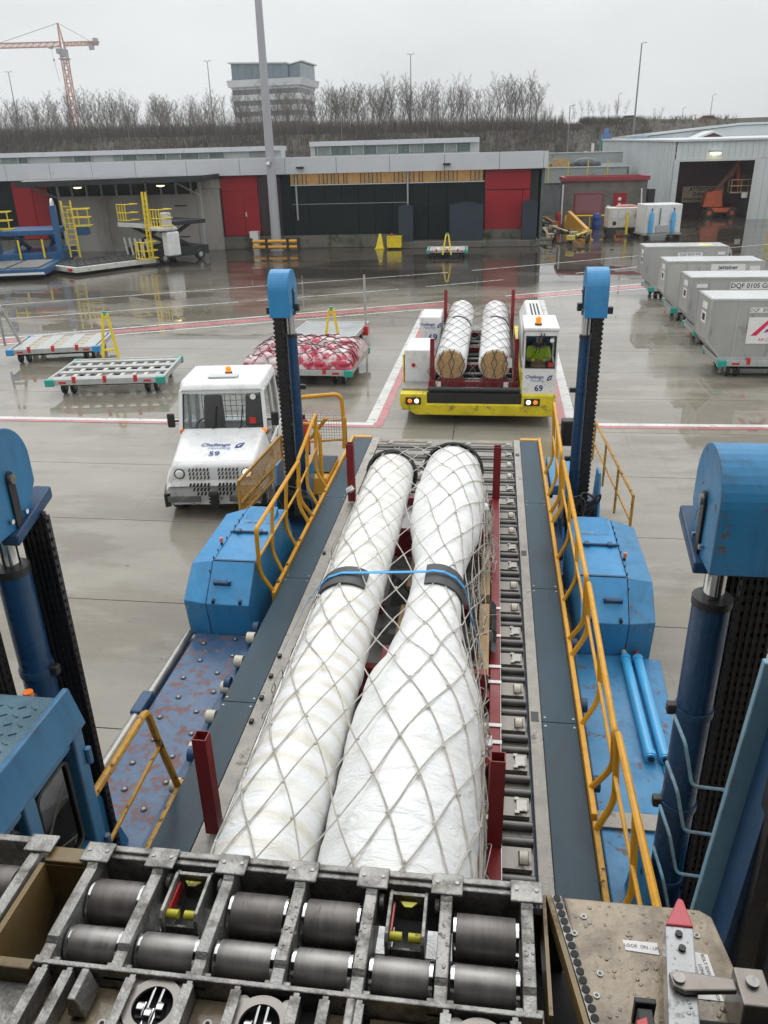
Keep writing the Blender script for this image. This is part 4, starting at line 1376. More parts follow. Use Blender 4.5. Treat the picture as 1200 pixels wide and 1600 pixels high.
def dolly(loc, rz, lab, w=3.2, d=2.3, corner=None, deck='slats', bar=None, low=False):
    corner = corner or teal
    t = thing('cargo_dolly', lab, 'dolly', loc, rz, 'cargo dollies on the apron')
    h = .5
    mb = MB()
    for y in (-d / 2, d / 2 - .1):
        mb.box(-w / 2, w / 2, y, y + .1, h - .16, h)
    for x in (-w / 2, w / 2 - .08):
        mb.box(x, x + .08, -d / 2 + .102, d / 2 - .102, h - .15, h - .002)
    mb.build('frame', galv, t, bevel=.008)
    if deck == 'slats':
        n = 4
        for k in range(n):
            y = -d / 2 + .28 + k * (d - .56) / (n - 1)
            MB().box(-w / 2 + .085, w / 2 - .085, y - .12, y + .12, h - .07, h - .01).build('deck_slat', galv, t, bevel=.006)
        for k in range(9):
            x = -w / 2 + .3 + k * (w - .6) / 8
            for j in range(n - 1):
                y = -d / 2 + .28 + (j + .5) * (d - .56) / (n - 1)
                MB().box(x - .055, x + .055, y - .13, y + .13, h - .1, h - .03).build('roller', ivory if k % 2 else galv, t)
    elif deck == 'rollers':
        for k in range(4):
            x = -w / 2 + .35 + k * (w - .7) / 3
            MB().box(x - .2, x + .2, -d / 2 + .105, d / 2 - .105, h - .07, h - .008).build('deck_slat', galv, t, bevel=.006)
        for k in range(3):
            x = -w / 2 + .35 + (k + .5) * (w - .7) / 3
            for j in range(8):
                y = -d / 2 + .25 + j * (d - .5) / 7
                MB().cyl((x - .17, y, h - .06), (x + .17, y, h - .06), .05, 8).build('roller', ivory, t, smooth=True)
    else:
        MB().box(-w / 2 + .085, w / 2 - .085, -d / 2 + .105, d / 2 - .105, h - .06, h - .015).build('deck_plate', M('wet_deck_plate' + str(len(MATS)), (.34, .36, .37), .25, metal=.3, var=.12, vs=1, coat=.5), t)
    for sx in (-1, 1):
        for sy in (-1, 1):
            x, y = sx * w / 2, sy * d / 2
            MB().box(min(x, x - sx * .22) - (.03 if sx < 0 else -.0) - 0, max(x, x - sx * .22) + (.03 if sx > 0 else 0), min(y, y - sy * .13) - (.03 if sy < 0 else 0), max(y, y - sy * .13) + (.03 if sy > 0 else 0), h - .19, h + .008).build('corner_bumper', corner, t, bevel=.025)
    for x in (-w * .26, w * .26, 0):
        MB().box(x - .05, x + .05, -d / 2 - .012, -d / 2 + .06, h - .11, h + .075).build('stop', redpl, t, bevel=.008)
    for x in (-w * .36, w * .36):
        MB().box(x - .1, x + .1, -d / 2 - .006, -d / 2 + .01, h - .12, h - .06).build('reflector', redpl, t)
    mb = MB()
    for y in (-d * .32, d * .32):
        mb.bar((-w * .38, y, .26), (w * .38, y, .26), .09)
    mb.bar((0, -d * .32, .3), (0, d * .32, .3), .14)
    mb.build('axle', frame_d, t)
    for x in (-w * .36, w * .36):
        for y in (-d * .32, d * .32):
            for k in (-.13, .13):
                wheel(t, (x + k, y, .19), .19, .1, n=14)
    if bar:
        aframe(t, *bar)
    return t
dolly((-14.35, 24.9, 0), 14, 'grey dolly with blue corner bumpers at the left edge', 2.9, 2.3, cornerblue, 'rollers', (-1.55, -.1, .45, 1.25, galv, -.5))
dolly((-10.75, 21.35, 0), 9, 'empty slatted dolly with teal corners and a raised yellow drawbar', 3.25, 2.5, teal, 'slats', (-.55, 1.3, .3, 1.45, yel, .1))
dolly((-5.42, 22.75, 0), -1, 'dolly with teal corners carrying the pink netted cargo', 3.25, 3.0, teal, 'plate', (.4, 1.75, .4, 1.15, yel, .1))
d4 = dolly((-5.6, 26.95, 0), -2, 'flat grey plate dolly behind the pink netted cargo', 2.3, 2.9, galv, 'plate')
o = MB().cyl((1.2, .6, .35), (1.2, .6, 2.25), .04, 8).build('drawbar', galv, d4, smooth=True)
MB().box(1.1, 1.3, .45, .75, .2, .5).build('hinge_block', redpl, o)
MB().cyl((1.2, .6, 2.25), (1.2, .6, 2.45), .055, 8).build('tow_eye', frame_d, o)
dolly((-2.95, 52.6, 0), 2, 'far dolly with a yellow drawbar in front of the dock screens', 2.55, 2.3, teal, 'rollers', (.0, -1.45, .25, 1.15, yel, .5))

# ---- pink netted sacks on the third dolly
sack_m = M('pink_plastic_sack', (.56, .45, .45), .35, var=.2, vs=3, dirt=(.42, .02, .06), dth=.50, ds=1.7, dr=.3, dsoft=.05, bump=.35, bs=9, coat=.4)
net_d = M('dark_net_cord', (.06, .02, .03), .7)
pk = thing('netted_cargo', 'low pile of pink and white plastic sacks under a dark net', 'cargo', (-5.4, 22.75, .5), -1)
rnd = random.Random(5)
def pile_h(x, y):
    ex = max(0, 1 - (abs(x) / 1.58) ** 6)
    ey = max(0, 1 - (abs(y) / 1.42) ** 6)
    return .46 * (ex * ey) ** .4
lumps = [(rnd.uniform(-1.5, 1.5), rnd.uniform(-1.35, 1.35), rnd.uniform(.16, .3)) for _ in range(90)]
def pile_z(x, y):
    b_ = 0
    for lx, ly, lr in lumps:
        d2 = ((x - lx) ** 2 + (y - ly) ** 2) / lr ** 2
        if d2 < 1:
            b_ = max(b_, (1 - d2) ** .5)
    return pile_h(x, y) * (.72 + .36 * b_)
NX, NY = 70, 60
vs = [(-1.6 + 3.2 * i / NX, -1.44 + 2.88 * j / NY, .012 + pile_z(-1.6 + 3.2 * i / NX, -1.44 + 2.88 * j / NY)) for j in range(NY + 1) for i in range(NX + 1)]
MB().add(vs, [(j * (NX + 1) + i, j * (NX + 1) + i + 1, (j + 1) * (NX + 1) + i + 1, (j + 1) * (NX + 1) + i) for j in range(NY) for i in range(NX)]).build('plastic_cover', sack_m, pk, smooth=True)
for k in range(9):
    x = -1.36 + k * .34
    MB().ball((x, -1.32, .14), .2, 12, sq=(1.0, .62, .62)).build('sack', sack_m, pk, smooth=True)
mb = MB()
for sgn_ in (-1, 1):
    for k in range(-9, 10):
        pts = []
        for q in range(41):
            x = -1.58 + 3.16 * q / 40
            y = sgn_ * x * .8 + k * .34
            if abs(y) < 1.42:
                pts.append((-5.4 + x, 22.75 + y, .5 + max(.03, pile_z(x, y)) + .03))
        if len(pts) > 3:
            mb.tube(pts, .010, 4)
o = tag(mb.build('cargo_net', net_d), 'dark cord net stretched over the pink sacks', 'net')

# ---- aluminium containers on dollies
alu = M('aluminium_sheet', (.41, .412, .40), .42, metal=.3, var=.10, vs=1.6, dirt=(.17, .17, .165), dth=.58, ds=4.5, dsoft=.16, stretch=(1, 1, .4), bump=.6, bs=2.6, coat=.1, rnd=.06)
alu_w = M('pale_container_sheet', (.47, .465, .44), .45, metal=.2, var=.06, vs=1.2, dirt=(.27, .26, .23), dth=.6, ds=2.2, stretch=(1, 1, .4), coat=.2)
alu_f = M('aluminium_frame', (.46, .47, .47), .38, metal=.5, var=.1, vs=3, coat=.2)
alu_top = M('wet_container_roof', (.56, .57, .57), .25, metal=.2, var=.08, vs=1, coat=.6)
def container(loc, lab, skin, W=3.3, posts=()):
    t = thing('air_cargo_container', lab, 'container', loc, 0, 'air cargo containers in the right hand row')
    D, H, ch, cz = 1.53, 1.62, .42, .48
    prof = [(-W / 2 + ch, 0), (W / 2 - ch, 0), (W / 2, cz), (W / 2, H), (-W / 2, H), (-W / 2, cz)]
    def inset(k):
        return [(-W / 2 + ch + k * .4, k), (W / 2 - ch - k * .4, k), (W / 2 - k, cz + k * .4), (W / 2 - k, H - k), (-W / 2 + k, H - k), (-W / 2 + k, cz + k * .4)]
    MB().prism(inset(.012), 'y', -D / 2 + .012, D / 2 - .012).build('shell', skin, t)
    mb = MB()
    n = len(prof)
    ii = inset(.055)
    for y0, y1 in ((-D / 2 - .003, -D / 2 + .04), (D / 2 - .04, D / 2 + .003)):
        for i in range(n):
            a, b, c, d_ = prof[i], prof[(i + 1) % n], ii[(i + 1) % n], ii[i]
            mb.hexa([(a[0], y0, a[1]), (b[0], y0, b[1]), (c[0], y0, c[1]), (d_[0], y0, d_[1])], [(a[0], y1, a[1]), (b[0], y1, b[1]), (c[0], y1, c[1]), (d_[0], y1, d_[1])])
    mb.build('edge_frame', alu_f, t)
    MB().box(-W / 2 + .06, W / 2 - .06, -D / 2 + .05, D / 2 - .05, H - .014, H + .006).build('roof_sheet', alu_top, t)
    MB().box(-W / 2 + ch - .08, W / 2 - ch + .08, -D / 2 - .03, D / 2 + .03, -.035, .03).build('base_plate', alu_f, t)
    for x in posts:
        MB().box(x - .02, x + .02, -D / 2 - .0, -D / 2 + .0115, .06, H - .06).build('panel_rib', alu_f, t)
        for sx in (-1, 1):
            pass
    return t, D, H
cd_m = [dolly((x, y, 0), 0, lab, 3.3, 1.75, teal, 'plate', b_) for x, y, lab, b_ in (
    (7.95, 23.6, 'teal-cornered dolly under the nearest container, at the right edge', None),
    (8.2, 27.75, 'teal-cornered dolly under the second nearest container', None),
    (8.28, 31.85, 'teal-cornered dolly under the cream container', None),
    (8.3, 36.85, 'teal-cornered dolly under the farthest container', (1.75, .3, .3, 1.5, galv, 0)))]
c4, D_, H_ = container((7.55, 23.6, .535), 'nearest grey container with a red logo panel, at the right edge', alu, posts=(-.9,))
c3, _, _ = container((7.9, 27.75, .535), 'grey container with the large DQF 0105 GH plate', alu, posts=(-1.05, .95))
c2, _, _ = container((8.0, 31.85, .535), 'cream container with the white printed panel and DQF 65025 plate', alu_w, 3.4, posts=(-1.0, -.3, 1.05))
c1, _, _ = container((8.05, 36.85, .535), 'farthest grey container with a wet roof and a yellow patch', alu, 3.4)
fy = -D_ / 2 - .006
def plate(t, x0, x1, z0, z1, m=plain_w, y=fy, name='label_plate'):
    return MB().box(x0, x1, y - .002, y + .0, z0, z1).build(name, m, t)
X_, Z_ = (1, 0, 0), (0, 0, 1)
plate(c4, -.62, .25, 1.26, 1.40)
text('DQF  80105 KA', .13, ink_d, c4, (-.18, fy - .005, 1.33), X_, Z_)
plate(c4, -.6, .62, .42, 1.14)
lr = M('logo_red', (.62, .02, .08), .5)
lp = M('logo_purple', (.22, .05, .3), .5)
mb = MB()
y_ = fy - .006
mb.add([(-.5, y_, .64), (-.34, y_, .64), (.02, y_, 1.06), (-.1, y_, 1.06)], [(0, 1, 2, 3)])
mb.add([(.0, y_, 1.06), (.12, y_, 1.06), (.34, y_, .64), (.2, y_, .64)], [(0, 1, 2, 3)])
mb.build('emblem', lr, c4)
MB().add([(-.16, y_ - .002, .72), (.2, y_ - .002, .8), (.2, y_ - .002, .86), (-.1, y_ - .002, .82)], [(0, 1, 2, 3)]).build('emblem', lp, c4)
text('AIR CARGO', .11, lr, c4, (0, y_, .53), X_, Z_, shear=.2)
plate(c3, -.42, .86, 1.24, 1.47)
text('DQF 0105 GH', .205, ink_d, c3, (.22, fy - .005, 1.355), X_, Z_, bold=.003)
plate(c3, -.15, .72, .82, 1.2, M('navy_panel', (.02, .035, .06), .5))
MB().cyl((.08, fy - .004, 1.03), (.08, fy - .008, 1.03), .12, 20).build('emblem', ink_l, c3)
text('Compass', .12, plain_w, c3, (.44, fy - .006, 1.04), X_, Z_)
plate(c3, -1.45, -1.1, 1.3, 1.42)
plate(c2, -.15, 1.05, 1.12, 1.52)
text('jettainer', .2, ink_d, c2, (.45, fy - .005, 1.4), X_, Z_, bold=.004)
text('DQF 65025 JE', .17, ink_d, c2, (.45, fy - .005, 1.2), X_, Z_)
plate(c2, 1.2, 1.55, 1.2, 1.45)
plate(c1, -.35, .65, 1.22, 1.38)
text('DQF 4039 PFE', .14, ink, c1, (.15, fy - .005, 1.3), X_, Z_)
plate(c1, 1.2, 1.55, 1.05, 1.2)
plate(c1, 1.25, 1.55, 1.28, 1.4)
MB().box(.6, 1.15, -.35, .0, H_ + .007, H_ + .012).build('roof_patch', M('yellow_patch', (.85, .75, .08), .5), c1)
for t, W in ((c4, 3.3), (c3, 3.3), (c2, 3.4), (c1, 3.4)):
    x = -W / 2 + .008
    for k, (z0, z1) in enumerate(((1.28, 1.46), (.9, 1.2))):
        o = MB().box(x - .003, x, -.42, .1, z0, z1).build('side_label', plain_w, t)
        if k:
            MB().box(x - .006, x - .004, -.3, 0, z0 + .06, z1 - .06).build('emblem', ink_d, o)

# ============================================================ TOW TRACTOR 59 (local front is -y)
tr = thing('baggage_tractor', 'white baggage tractor number 59 with an orange roof beacon', 'tractor', (-4.80, 12.42, 0), 7)
def loft(mb, secs, m=0, cap=True):
    n = len(secs[0])
    vs = [p for s in secs for p in s]
    fs = []
    for i in range(len(secs) - 1):
        for k in range(n):
            k2 = (k + 1) % n
            fs.append((i * n + k, (i + 1) * n + k, (i + 1) * n + k2, i * n + k2))
    if cap:
        fs += [tuple(range(n)), tuple(reversed(range((len(secs) - 1) * n, len(secs) * n)))]
    mb.add(vs, fs, m)
def ring(y, wb, wt, z0, z1, zs=None):   # cross-section with a shoulder
    zs = zs or (z0 + z1) / 2
    return [(-wb, y, z0), (wb, y, z0), (wb * 1.0, y, zs), (wt, y, z1), (-wt, y, z1), (-wb * 1.0, y, zs)]
mb = MB()
loft(mb, [ring(.10, .72, .70, .3, .80, .6), ring(.0, .86, .82, .28, .62, .55), ring(.35, .92, .86, .26, .66, .58), ring(1.3, .92, .88, .26, .70, .6), ring(2.9, .9, .86, .3, .75, .6)])
mb.build('lower_body', white_d, tr, bevel=.03)
mb = MB()
loft(mb, [ring(.06, .80, .70, .60, 1.0, .8), ring(.16, .82, .72, .60, 1.06, .84), ring(1.25, .86, .78, .62, 1.30, .95)])
mb.build('bonnet', white_p, tr, bevel=.05, seg=3)
# front grille: slots in two trapezoid blocks
mb = MB()
for r_ in range(3):
    for i in range(14):
        if abs(i - 6.5) < .6 + .0 * r_:
            continue
        x = -.42 + i * .065
        z = .93 - r_ * .075
        y = .055 - .0 + (.93 - z) * -.02
        mb.bar((x - .012, .052, z - .026), (x + .012, .055, z + .026), .028, .02)
for r_ in range(3):
    for i in range(14 - r_ * 2):
        if abs(i - (13 - r_ * 2) / 2) < .8:
            continue
        x = -.42 + r_ * .065 + i * .065
        z = .66 - r_ * .08
        yy = -.005 - .0 if z < .62 else .02
        mb.bar((x - .012, yy - .012, z - .028), (x + .012, yy - .008, z + .028), .026, .03)
mb.build('grille_slots', dark, tr)
for s in (-1, 1):
    o = MB().cyl((s * .60, .045, .86), (s * .60, .09, .86), .095, 18).build('headlight', black, tr, smooth=True)
    MB().ball((s * .60, .05, .86), .08, 14, sq=(1, .35, 1)).build('lens', lamp_off if s < 0 else lamp_on, o, smooth=True)
    MB().box(s * .77 - .05, s * .77 + .05, 1.18, 1.24, 1.22, 1.31).build('indicator', amber_on if s > 0 else amber, tr, bevel=.02)
    MB().box(s * .55 - .3, s * .55 + .3, -.035, .0, .34, .46).build('bumper_pad', M('scuffed_rubber%d' % s, (.10, .10, .10), .6, var=.5, vs=12), tr, bevel=.02)
    MB().hexa([(s * .86 - .05, -.02, .25), (s * .86 + .05, .02, .25), (s * .95, .6, .25), (s * .95 - .06, .6, .25)], [(s * .86 - .05, -.02, .5), (s * .86 + .05, .02, .5), (s * .95, .5, .5), (s * .95 - .06, .5, .5)]).build('corner_bumper', black, tr)
MB().box(-.07, .07, -.1, .0, .2, .54).build('tow_hitch', black, tr, bevel=.02)
for k in range(5):
    MB().box(-.09, .09, -.12, -.08, .22 + k * .065, .25 + k * .065).build('hitch_tooth', dark, tr)
# cab: pillars, roof, panes
pil = MB()
fb, ft, rb, rtp = (1.22, 1.28), (1.42, 1.98), (2.75, 1.0), (2.7, 1.98)
for s in (-1, 1):
    pil.bar((s * .80, 1.22, 1.25), (s * .76, 1.42, 2.0), .07)
    pil.bar((s * .84, 2.72, .7), (s * .78, 2.66, 2.0), .09)
    pil.bar((s * .84, 2.0, .9), (s * .79, 2.02, 2.0), .06)
    pil.bar((s * .77, 1.42, 1.98), (s * .78, 2.66, 1.98), .06)
pil.bar((-.80, 1.22, 1.27), (.80, 1.22, 1.27), .07)
pil.bar((-.76, 1.42, 1.97), (.76, 1.42, 1.97), .07)
pil.bar((-.78, 2.66, 1.97), (.78, 2.66, 1.97), .07)
pil.build('cab_frame', white_p, tr, bevel=.012)
mb = MB()
loft(mb, [[(-.76, 1.34, 2.0), (.76, 1.34, 2.0), (.70, 1.40, 2.10), (-.70, 1.40, 2.10)], [(-.84, 1.6, 2.0), (.84, 1.6, 2.0), (.77, 1.6, 2.16), (-.77, 1.6, 2.16)], [(-.84, 2.78, 2.0), (.84, 2.78, 2.0), (.77, 2.74, 2.15), (-.77, 2.74, 2.15)]])
mb.build('roof', white_p, tr, bevel=.04, seg=3)
MB().box(-.28, .28, 1.62, 1.84, 2.165, 2.20).build('roof_hatch', trim_m, tr, bevel=.015)
o = MB().cyl((.05, 1.98, 2.16), (.05, 1.98, 2.20), .07, 12).build('beacon_base', black, tr)
MB().lathe([(0, .055), (.08, .055), (.1, .03)], (.05, 1.98, 2.2), (0, 0, 1), 12).build('beacon', amber_on, o, smooth=True)
MB().quad((-.74, 1.25, 1.30), (.74, 1.25, 1.30), (.71, 1.41, 1.94), (-.71, 1.41, 1.94)).build('windscreen', glass, tr)
MB().tube(bend([(-.755, 1.235, 1.29), (.755, 1.235, 1.29), (.72, 1.40, 1.95), (-.72, 1.40, 1.95), (-.755, 1.235, 1.29)], .05, 3), .014, 6).build('screen_gasket', black, tr, smooth=True)
MB().box(-.87, .87, .40, 1.22, .612, .620).build('bonnet_gap', dark, tr)
MB().tube([(-.80, .055, .612), (.80, .055, .612)], .008, 5).build('bonnet_gap', dark, tr)
for s in (-1, 1):
    for yy in (1.24, 2.02):
        MB().box(s * .892 - .004, s * .892 + .004, yy, yy + .012, .5, 1.02).build('door_gap', dark, tr)
    MB().box(s * .893 - .008, s * .893 + .008, 1.88, 1.98, .90, .93).build('door_handle', black, tr, bevel=.003)
    MB().box(s * .87 - .02, s * .87 + .02, 1.26, 2.70, .5, 1.02).build('door', white_p, tr, bevel=.015)
    MB().quad((s * .83, 1.32, 1.04), (s * .83, 1.98, 1.04), (s * .785, 2.0, 1.94), (s * .785, 1.5, 1.94)).build('side_window', glass, tr)
    MB().quad((s * .83, 2.06, 1.04), (s * .83, 2.66, 1.04), (s * .785, 2.62, 1.94), (s * .785, 2.06, 1.94)).build('side_window', glass, tr)
    mi = MB().box(s * .98 - .07, s * .98 + .07, 1.24, 1.31, 1.33, 1.60).build('mirror', black, tr, bevel=.025)
    MB().bar((s * .83, 1.3, 1.45), (s * .95, 1.28, 1.45), .03).build('mirror_arm', black, mi)
    MB().tube([(s * .25 - .02, 1.22, 1.25), (s * .25 + .09, 1.21, 1.33), (s * .25 + .14, 1.30, 1.72)], .012, 5).build('wiper', black, tr)
    for k, y in enumerate((.62, 2.35)):
        wl = wheel(tr, (s * .80, y, .34), .34, .24, white_p)
        mb = MB()
        pts = [(s * .885, y + .44 * math.cos(a), .30 + .44 * math.sin(a)) for a in [i * math.pi / 12 for i in range(13)]]
        mb.tube(pts, .045, 6)
        mb.build('wheel_arch', white_d, tr, smooth=True)
MB().box(-.8, .8, 2.7, 3.1, .45, 1.0).build('rear_body', white_d, tr, bevel=.03)
MB().box(-.74, .74, 1.3, 2.6, .62, .70).build('cab_floor', dark, tr)
for s in (-1, 1):
    st = MB().box(s * .42 - .24, s * .42 + .24, 1.9, 2.4, .85, 1.0).build('seat', black, tr, bevel=.05)
    MB().hexa([(s * .42 - .22, 2.3, 1.0), (s * .42 + .22, 2.3, 1.0), (s * .42 + .22, 2.42, 1.0), (s * .42 - .22, 2.42, 1.0)], [(s * .42 - .18, 2.42, 1.62), (s * .42 + .18, 2.42, 1.62), (s * .42 + .18, 2.52, 1.62), (s * .42 - .18, 2.52, 1.62)]).build('seat_back', black, st, bevel=.04)
MB().box(-.74, .74, 1.3, 1.5, 1.05, 1.24).build('dashboard', black, tr, bevel=.04)
mb = MB()
for k in range(13):
    mb.bar((-.7 + k * 1.4 / 12, 2.64, 1.05), (-.7 + k * 1.4 / 12, 2.64, 1.94), .012)
for k in range(8):
    mb.bar((-.7, 2.64, 1.1 + k * .115), (.7, 2.64, 1.1 + k * .115), .012)
mb.build('rear_mesh', galv, tr)
mb = MB()
mb.tube([(-.4 + .19 * math.cos(a), 1.58 + .08 * math.sin(a), 1.22 + .16 * math.sin(a)) for a in [i * math.pi / 8 for i in range(16)]], .018, 6, closed=True)
mb.build('steering_wheel', black, tr)
MB().cyl((.58, 1.40, 1.86), (.58, 1.385, 1.862), .055, 16).build('permit_disc', plain_w, tr)
MB().box(.50, .62, 1.262, 1.27, 1.38, 1.50).build('red_sticker', redpl, tr)
sl = Vector((0, 1.09, .24)).normalized()
logo(tr, Vector((.02, .62, 1.175)), (1, 0, 0), sl, .135)
text('59', .2, ink, tr, (-.02, .36, 1.120), (1, 0, 0), sl, bold=.003)
MB().tube([(.905, .9, .86), (.935, .95, .9), (.935, 1.05, .92), (.905, 1.1, .88)], .012, 5).build('bonnet_latch', black, tr)
MB().box(.45, .72, .03, .05, .72, .76).build('maker_plate', galv, tr)

# ============================================================ TRANSPORTER 69 (front faces the camera)
tp = thing('pallet_transporter', 'low yellow and white pallet transporter number 69 with a side cab', 'transporter', (-.3, 18.0, 0), 0, world=True)
yl = M('transporter_yellow', (.62, .50, .015), .4, var=.2, vs=2, dirt=(.10, .085, .03), dth=.54, ds=5, dsoft=.15, coat=.2)
mb = MB()
mb.prism([(-2.1, .50), (-2.1, .80), (-1.46, .80), (-1.46, .56), (.74, .56), (.74, .80), (1.52, .80), (1.52, .28), (-1.72, .28)], 'y', 17.95, 18.25)
mb.box(-2.1, -1.45, 18.26, 26.2, .30, .78)
mb.box(.72, 1.52, 18.26, 26.2, .30, .78)
mb.box(-1.44, .71, 18.9, 26.2, .3, .5)
mb.build('chassis', yl, tp, bevel=.03)
MB().box(-1.4, .68, 18.26, 26.0, .52, .66).build('deck', dark, tp)
for k in range(14):
    MB().cyl((-1.38, 18.5 + k * .55, .70), (.66, 18.5 + k * .55, .70), .055, 8).build('deck_roller', roller_m, tp, smooth=True)
MB().cyl((-1.42, 18.12, .86), (.70, 18.12, .86), .07, 12).build('front_roller', black, tp, smooth=True)
MB().box(-1.45, .73, 18.0, 18.05, .565, .80).build('front_apron', black, tp)
o = MB().box(-2.08, -1.46, 18.9, 20.3, .80, 1.62).build('equipment_box', white_p, tp, bevel=.03)
MB().cyl((-1.86, 18.89, 1.25), (-1.86, 18.88, 1.25), .05, 14).build('stop_button', redpl, o)
MB().box(-2.08, -1.46, 18.26, 18.88, .80, .84).build('step_plate', tread, tp)
MB().box(-2.12, -2.09, 18.9, 20.3, .8, 1.5).build('yellow_trim', yl, tp)
o = MB().box(-2.02, -1.44, 22.6, 23.9, .80, 1.72).build('equipment_box', white_p, tp, bevel=.03)
logo(o, (-1.78, 22.59, 1.48), (1, 0, 0), (0, 0, 1), .11)
text('69', .26, ink, o, (-1.66, 22.59, 1.14), (1, 0, 0), (0, 0, 1), bold=.004)
MB().box(-2.08, -1.46, 20.32, 22.58, .79, .83).build('walkway', tread, tp)
# cab with real openings
cabm = white_p
mb = MB()
mb.box(.74, 1.50, 18.06, 18.12, .68, 1.40)
mb.box(.74, .78, 18.06, 18.12, 1.401, 2.24)
mb.box(1.46, 1.50, 18.06, 18.12, 1.401, 2.24)
mb.box(.781, 1.459, 18.06, 18.12, 2.14, 2.24)
mb.box(.74, .78, 18.121, 19.5, .68, 1.40)
mb.box(1.46, 1.50, 18.121, 19.5, .68, 1.40)
mb.box(.74, 1.50, 19.501, 19.56, .68, 2.24)
mb.box(.74, .78, 19.2, 19.5, 1.401, 2.24)
mb.box(1.46, 1.50, 19.2, 19.5, 1.401, 2.24)
mb.build('cab_shell', cabm, tp)
MB().box(.72, 1.52, 18.03, 19.6, 2.245, 2.33).build('cab_roof', cabm, tp, bevel=.03)
MB().box(.70, .738, 18.1, 18.5, .68, 1.30).build('yellow_trim', yl, tp)
wf = MB()
for a in ((.78, 1.46, 1.40, 1.425), (.78, 1.46, 2.115, 2.14), (.78, .80, 1.4255, 2.1145), (1.44, 1.46, 1.4255, 2.1145)):
    wf.box(a[0], a[1], 18.05, 18.058, a[2], a[3])
wf.build('window_gasket', black, tp)
MB().box(.80, 1.44, 18.085, 18.09, 1.425, 2.115).build('windscreen', glass_c, tp)
for x in (.755, 1.48):
    MB().box(x, x + .006, 18.14, 19.18, 1.42, 2.22).build('side_window', glass_c, tp)
MB().cyl((1.36, 18.055, 2.04), (1.36, 18.05, 2.04), .05, 14).build('permit_disc', plain_w, tp)
MB().box(1.30, 1.40, 18.045, 18.05, 1.44, 1.54).build('red_sticker', redpl, tp)
o = MB().cyl((1.05, 18.35, 2.33), (1.05, 18.35, 2.37), .08, 12).build('beacon_base', black, tp)
MB().lathe([(0, .065), (.12, .065), (.15, .03)], (1.05, 18.35, 2.37), (0, 0, 1), 12).build('beacon', amber_on, o, smooth=True)
for s in (0, .07):
    MB().tube([(1.0 + s, 18.04, 1.75), (1.05 + s, 18.03, 1.95), (1.12 + s, 18.04, 2.2)], .012, 5).build('wiper', black, tp)
logo(tp, (1.06, 18.054, 1.17), (1, 0, 0), (0, 0, 1), .105)
text('69', .2, ink, tp, (1.12, 18.054, .93), (1, 0, 0), (0, 0, 1), bold=.004)
MB().box(.84, 1.40, 18.6, 19.2, .9, 1.2).build('seat', black, tp, bevel=.05)
MB().box(.84, 1.40, 19.2, 19.34, 1.1, 1.9).build('seat_back', black, tp, bevel=.05)
mb = MB()
loft(mb, [[(.78 + (0 if k else 0), y, .8), (1.48, y, .8), (1.48, y, 1.7 * f + .3 * (1 - f)), (1.34, y, 2.02 * f + .3 * (1 - f)), (.92, y, 2.02 * f + .3 * (1 - f)), (.78, y, 1.7 * f + .3 * (1 - f))] for k, (y, f) in enumerate(((19.75, .93), (19.95, 1), (23.6, 1.0), (23.8, .93)))])
mb.build('engine_cover', white_p, tp, bevel=.05, seg=3)
for k in range(3):
    MB().box(1.03 + k * .09, 1.07 + k * .09, 19.96, 23.0, 2.022, 2.03).build('cover_slot', frame_d, tp)
for x, m_ in ((-1.78, 1), (.98, 1)):
    o = MB().box(x - .18, x + .18, 17.925, 17.95, .545, .715).build('lamp_cluster', black, tp, bevel=.01)
    sgn = 1 if x < 0 else -1
    MB().ball((x + sgn * .08, 17.925, .63), .055, 12, sq=(1, .5, 1)).build('headlight', lamp_on, o, smooth=True)
    MB().ball((x - sgn * .08, 17.925, .63), .055, 12, sq=(1, .5, 1)).build('indicator', amber_on, o, smooth=True)
for y in (19.2, 24.8):
    for x in (-1.9, 1.32):
        wheel(tp, (x, y, .29), .29, .26)

# ---- driver in the cab
skin = M('skin', (.46, .28, .21), .5, var=.08)
hiv = M('hi_vis_jacket', (.62, .92, .02), .6, var=.15, vs=9)
cloth_d = M('dark_hood', (.03, .03, .035), .8, var=.2)
pr = thing('person', 'driver in a yellow hi-vis jacket and dark hood seated in the cab', 'person', (1.12, 18.95, .9), 0)
def skinned(name, pts, edges, rad, mat, parent, root=0, sub=2):
    me = bpy.data.meshes.new(name)
    me.from_pydata(pts, edges, [])
    o = place(name, me, parent)
    me.materials.append(mat)
    sk = o.modifiers.new('skin', 'SKIN')
    sk.use_smooth_shade = True
    for i, r_ in enumerate(rad):
        me.skin_vertices[0].data[i].radius = r_ if isinstance(r_, tuple) else (r_, r_)
    me.skin_vertices[0].data[root].use_root = True
    s2 = o.modifiers.new('sub', 'SUBSURF')
    s2.levels = s2.render_levels = sub
    return o
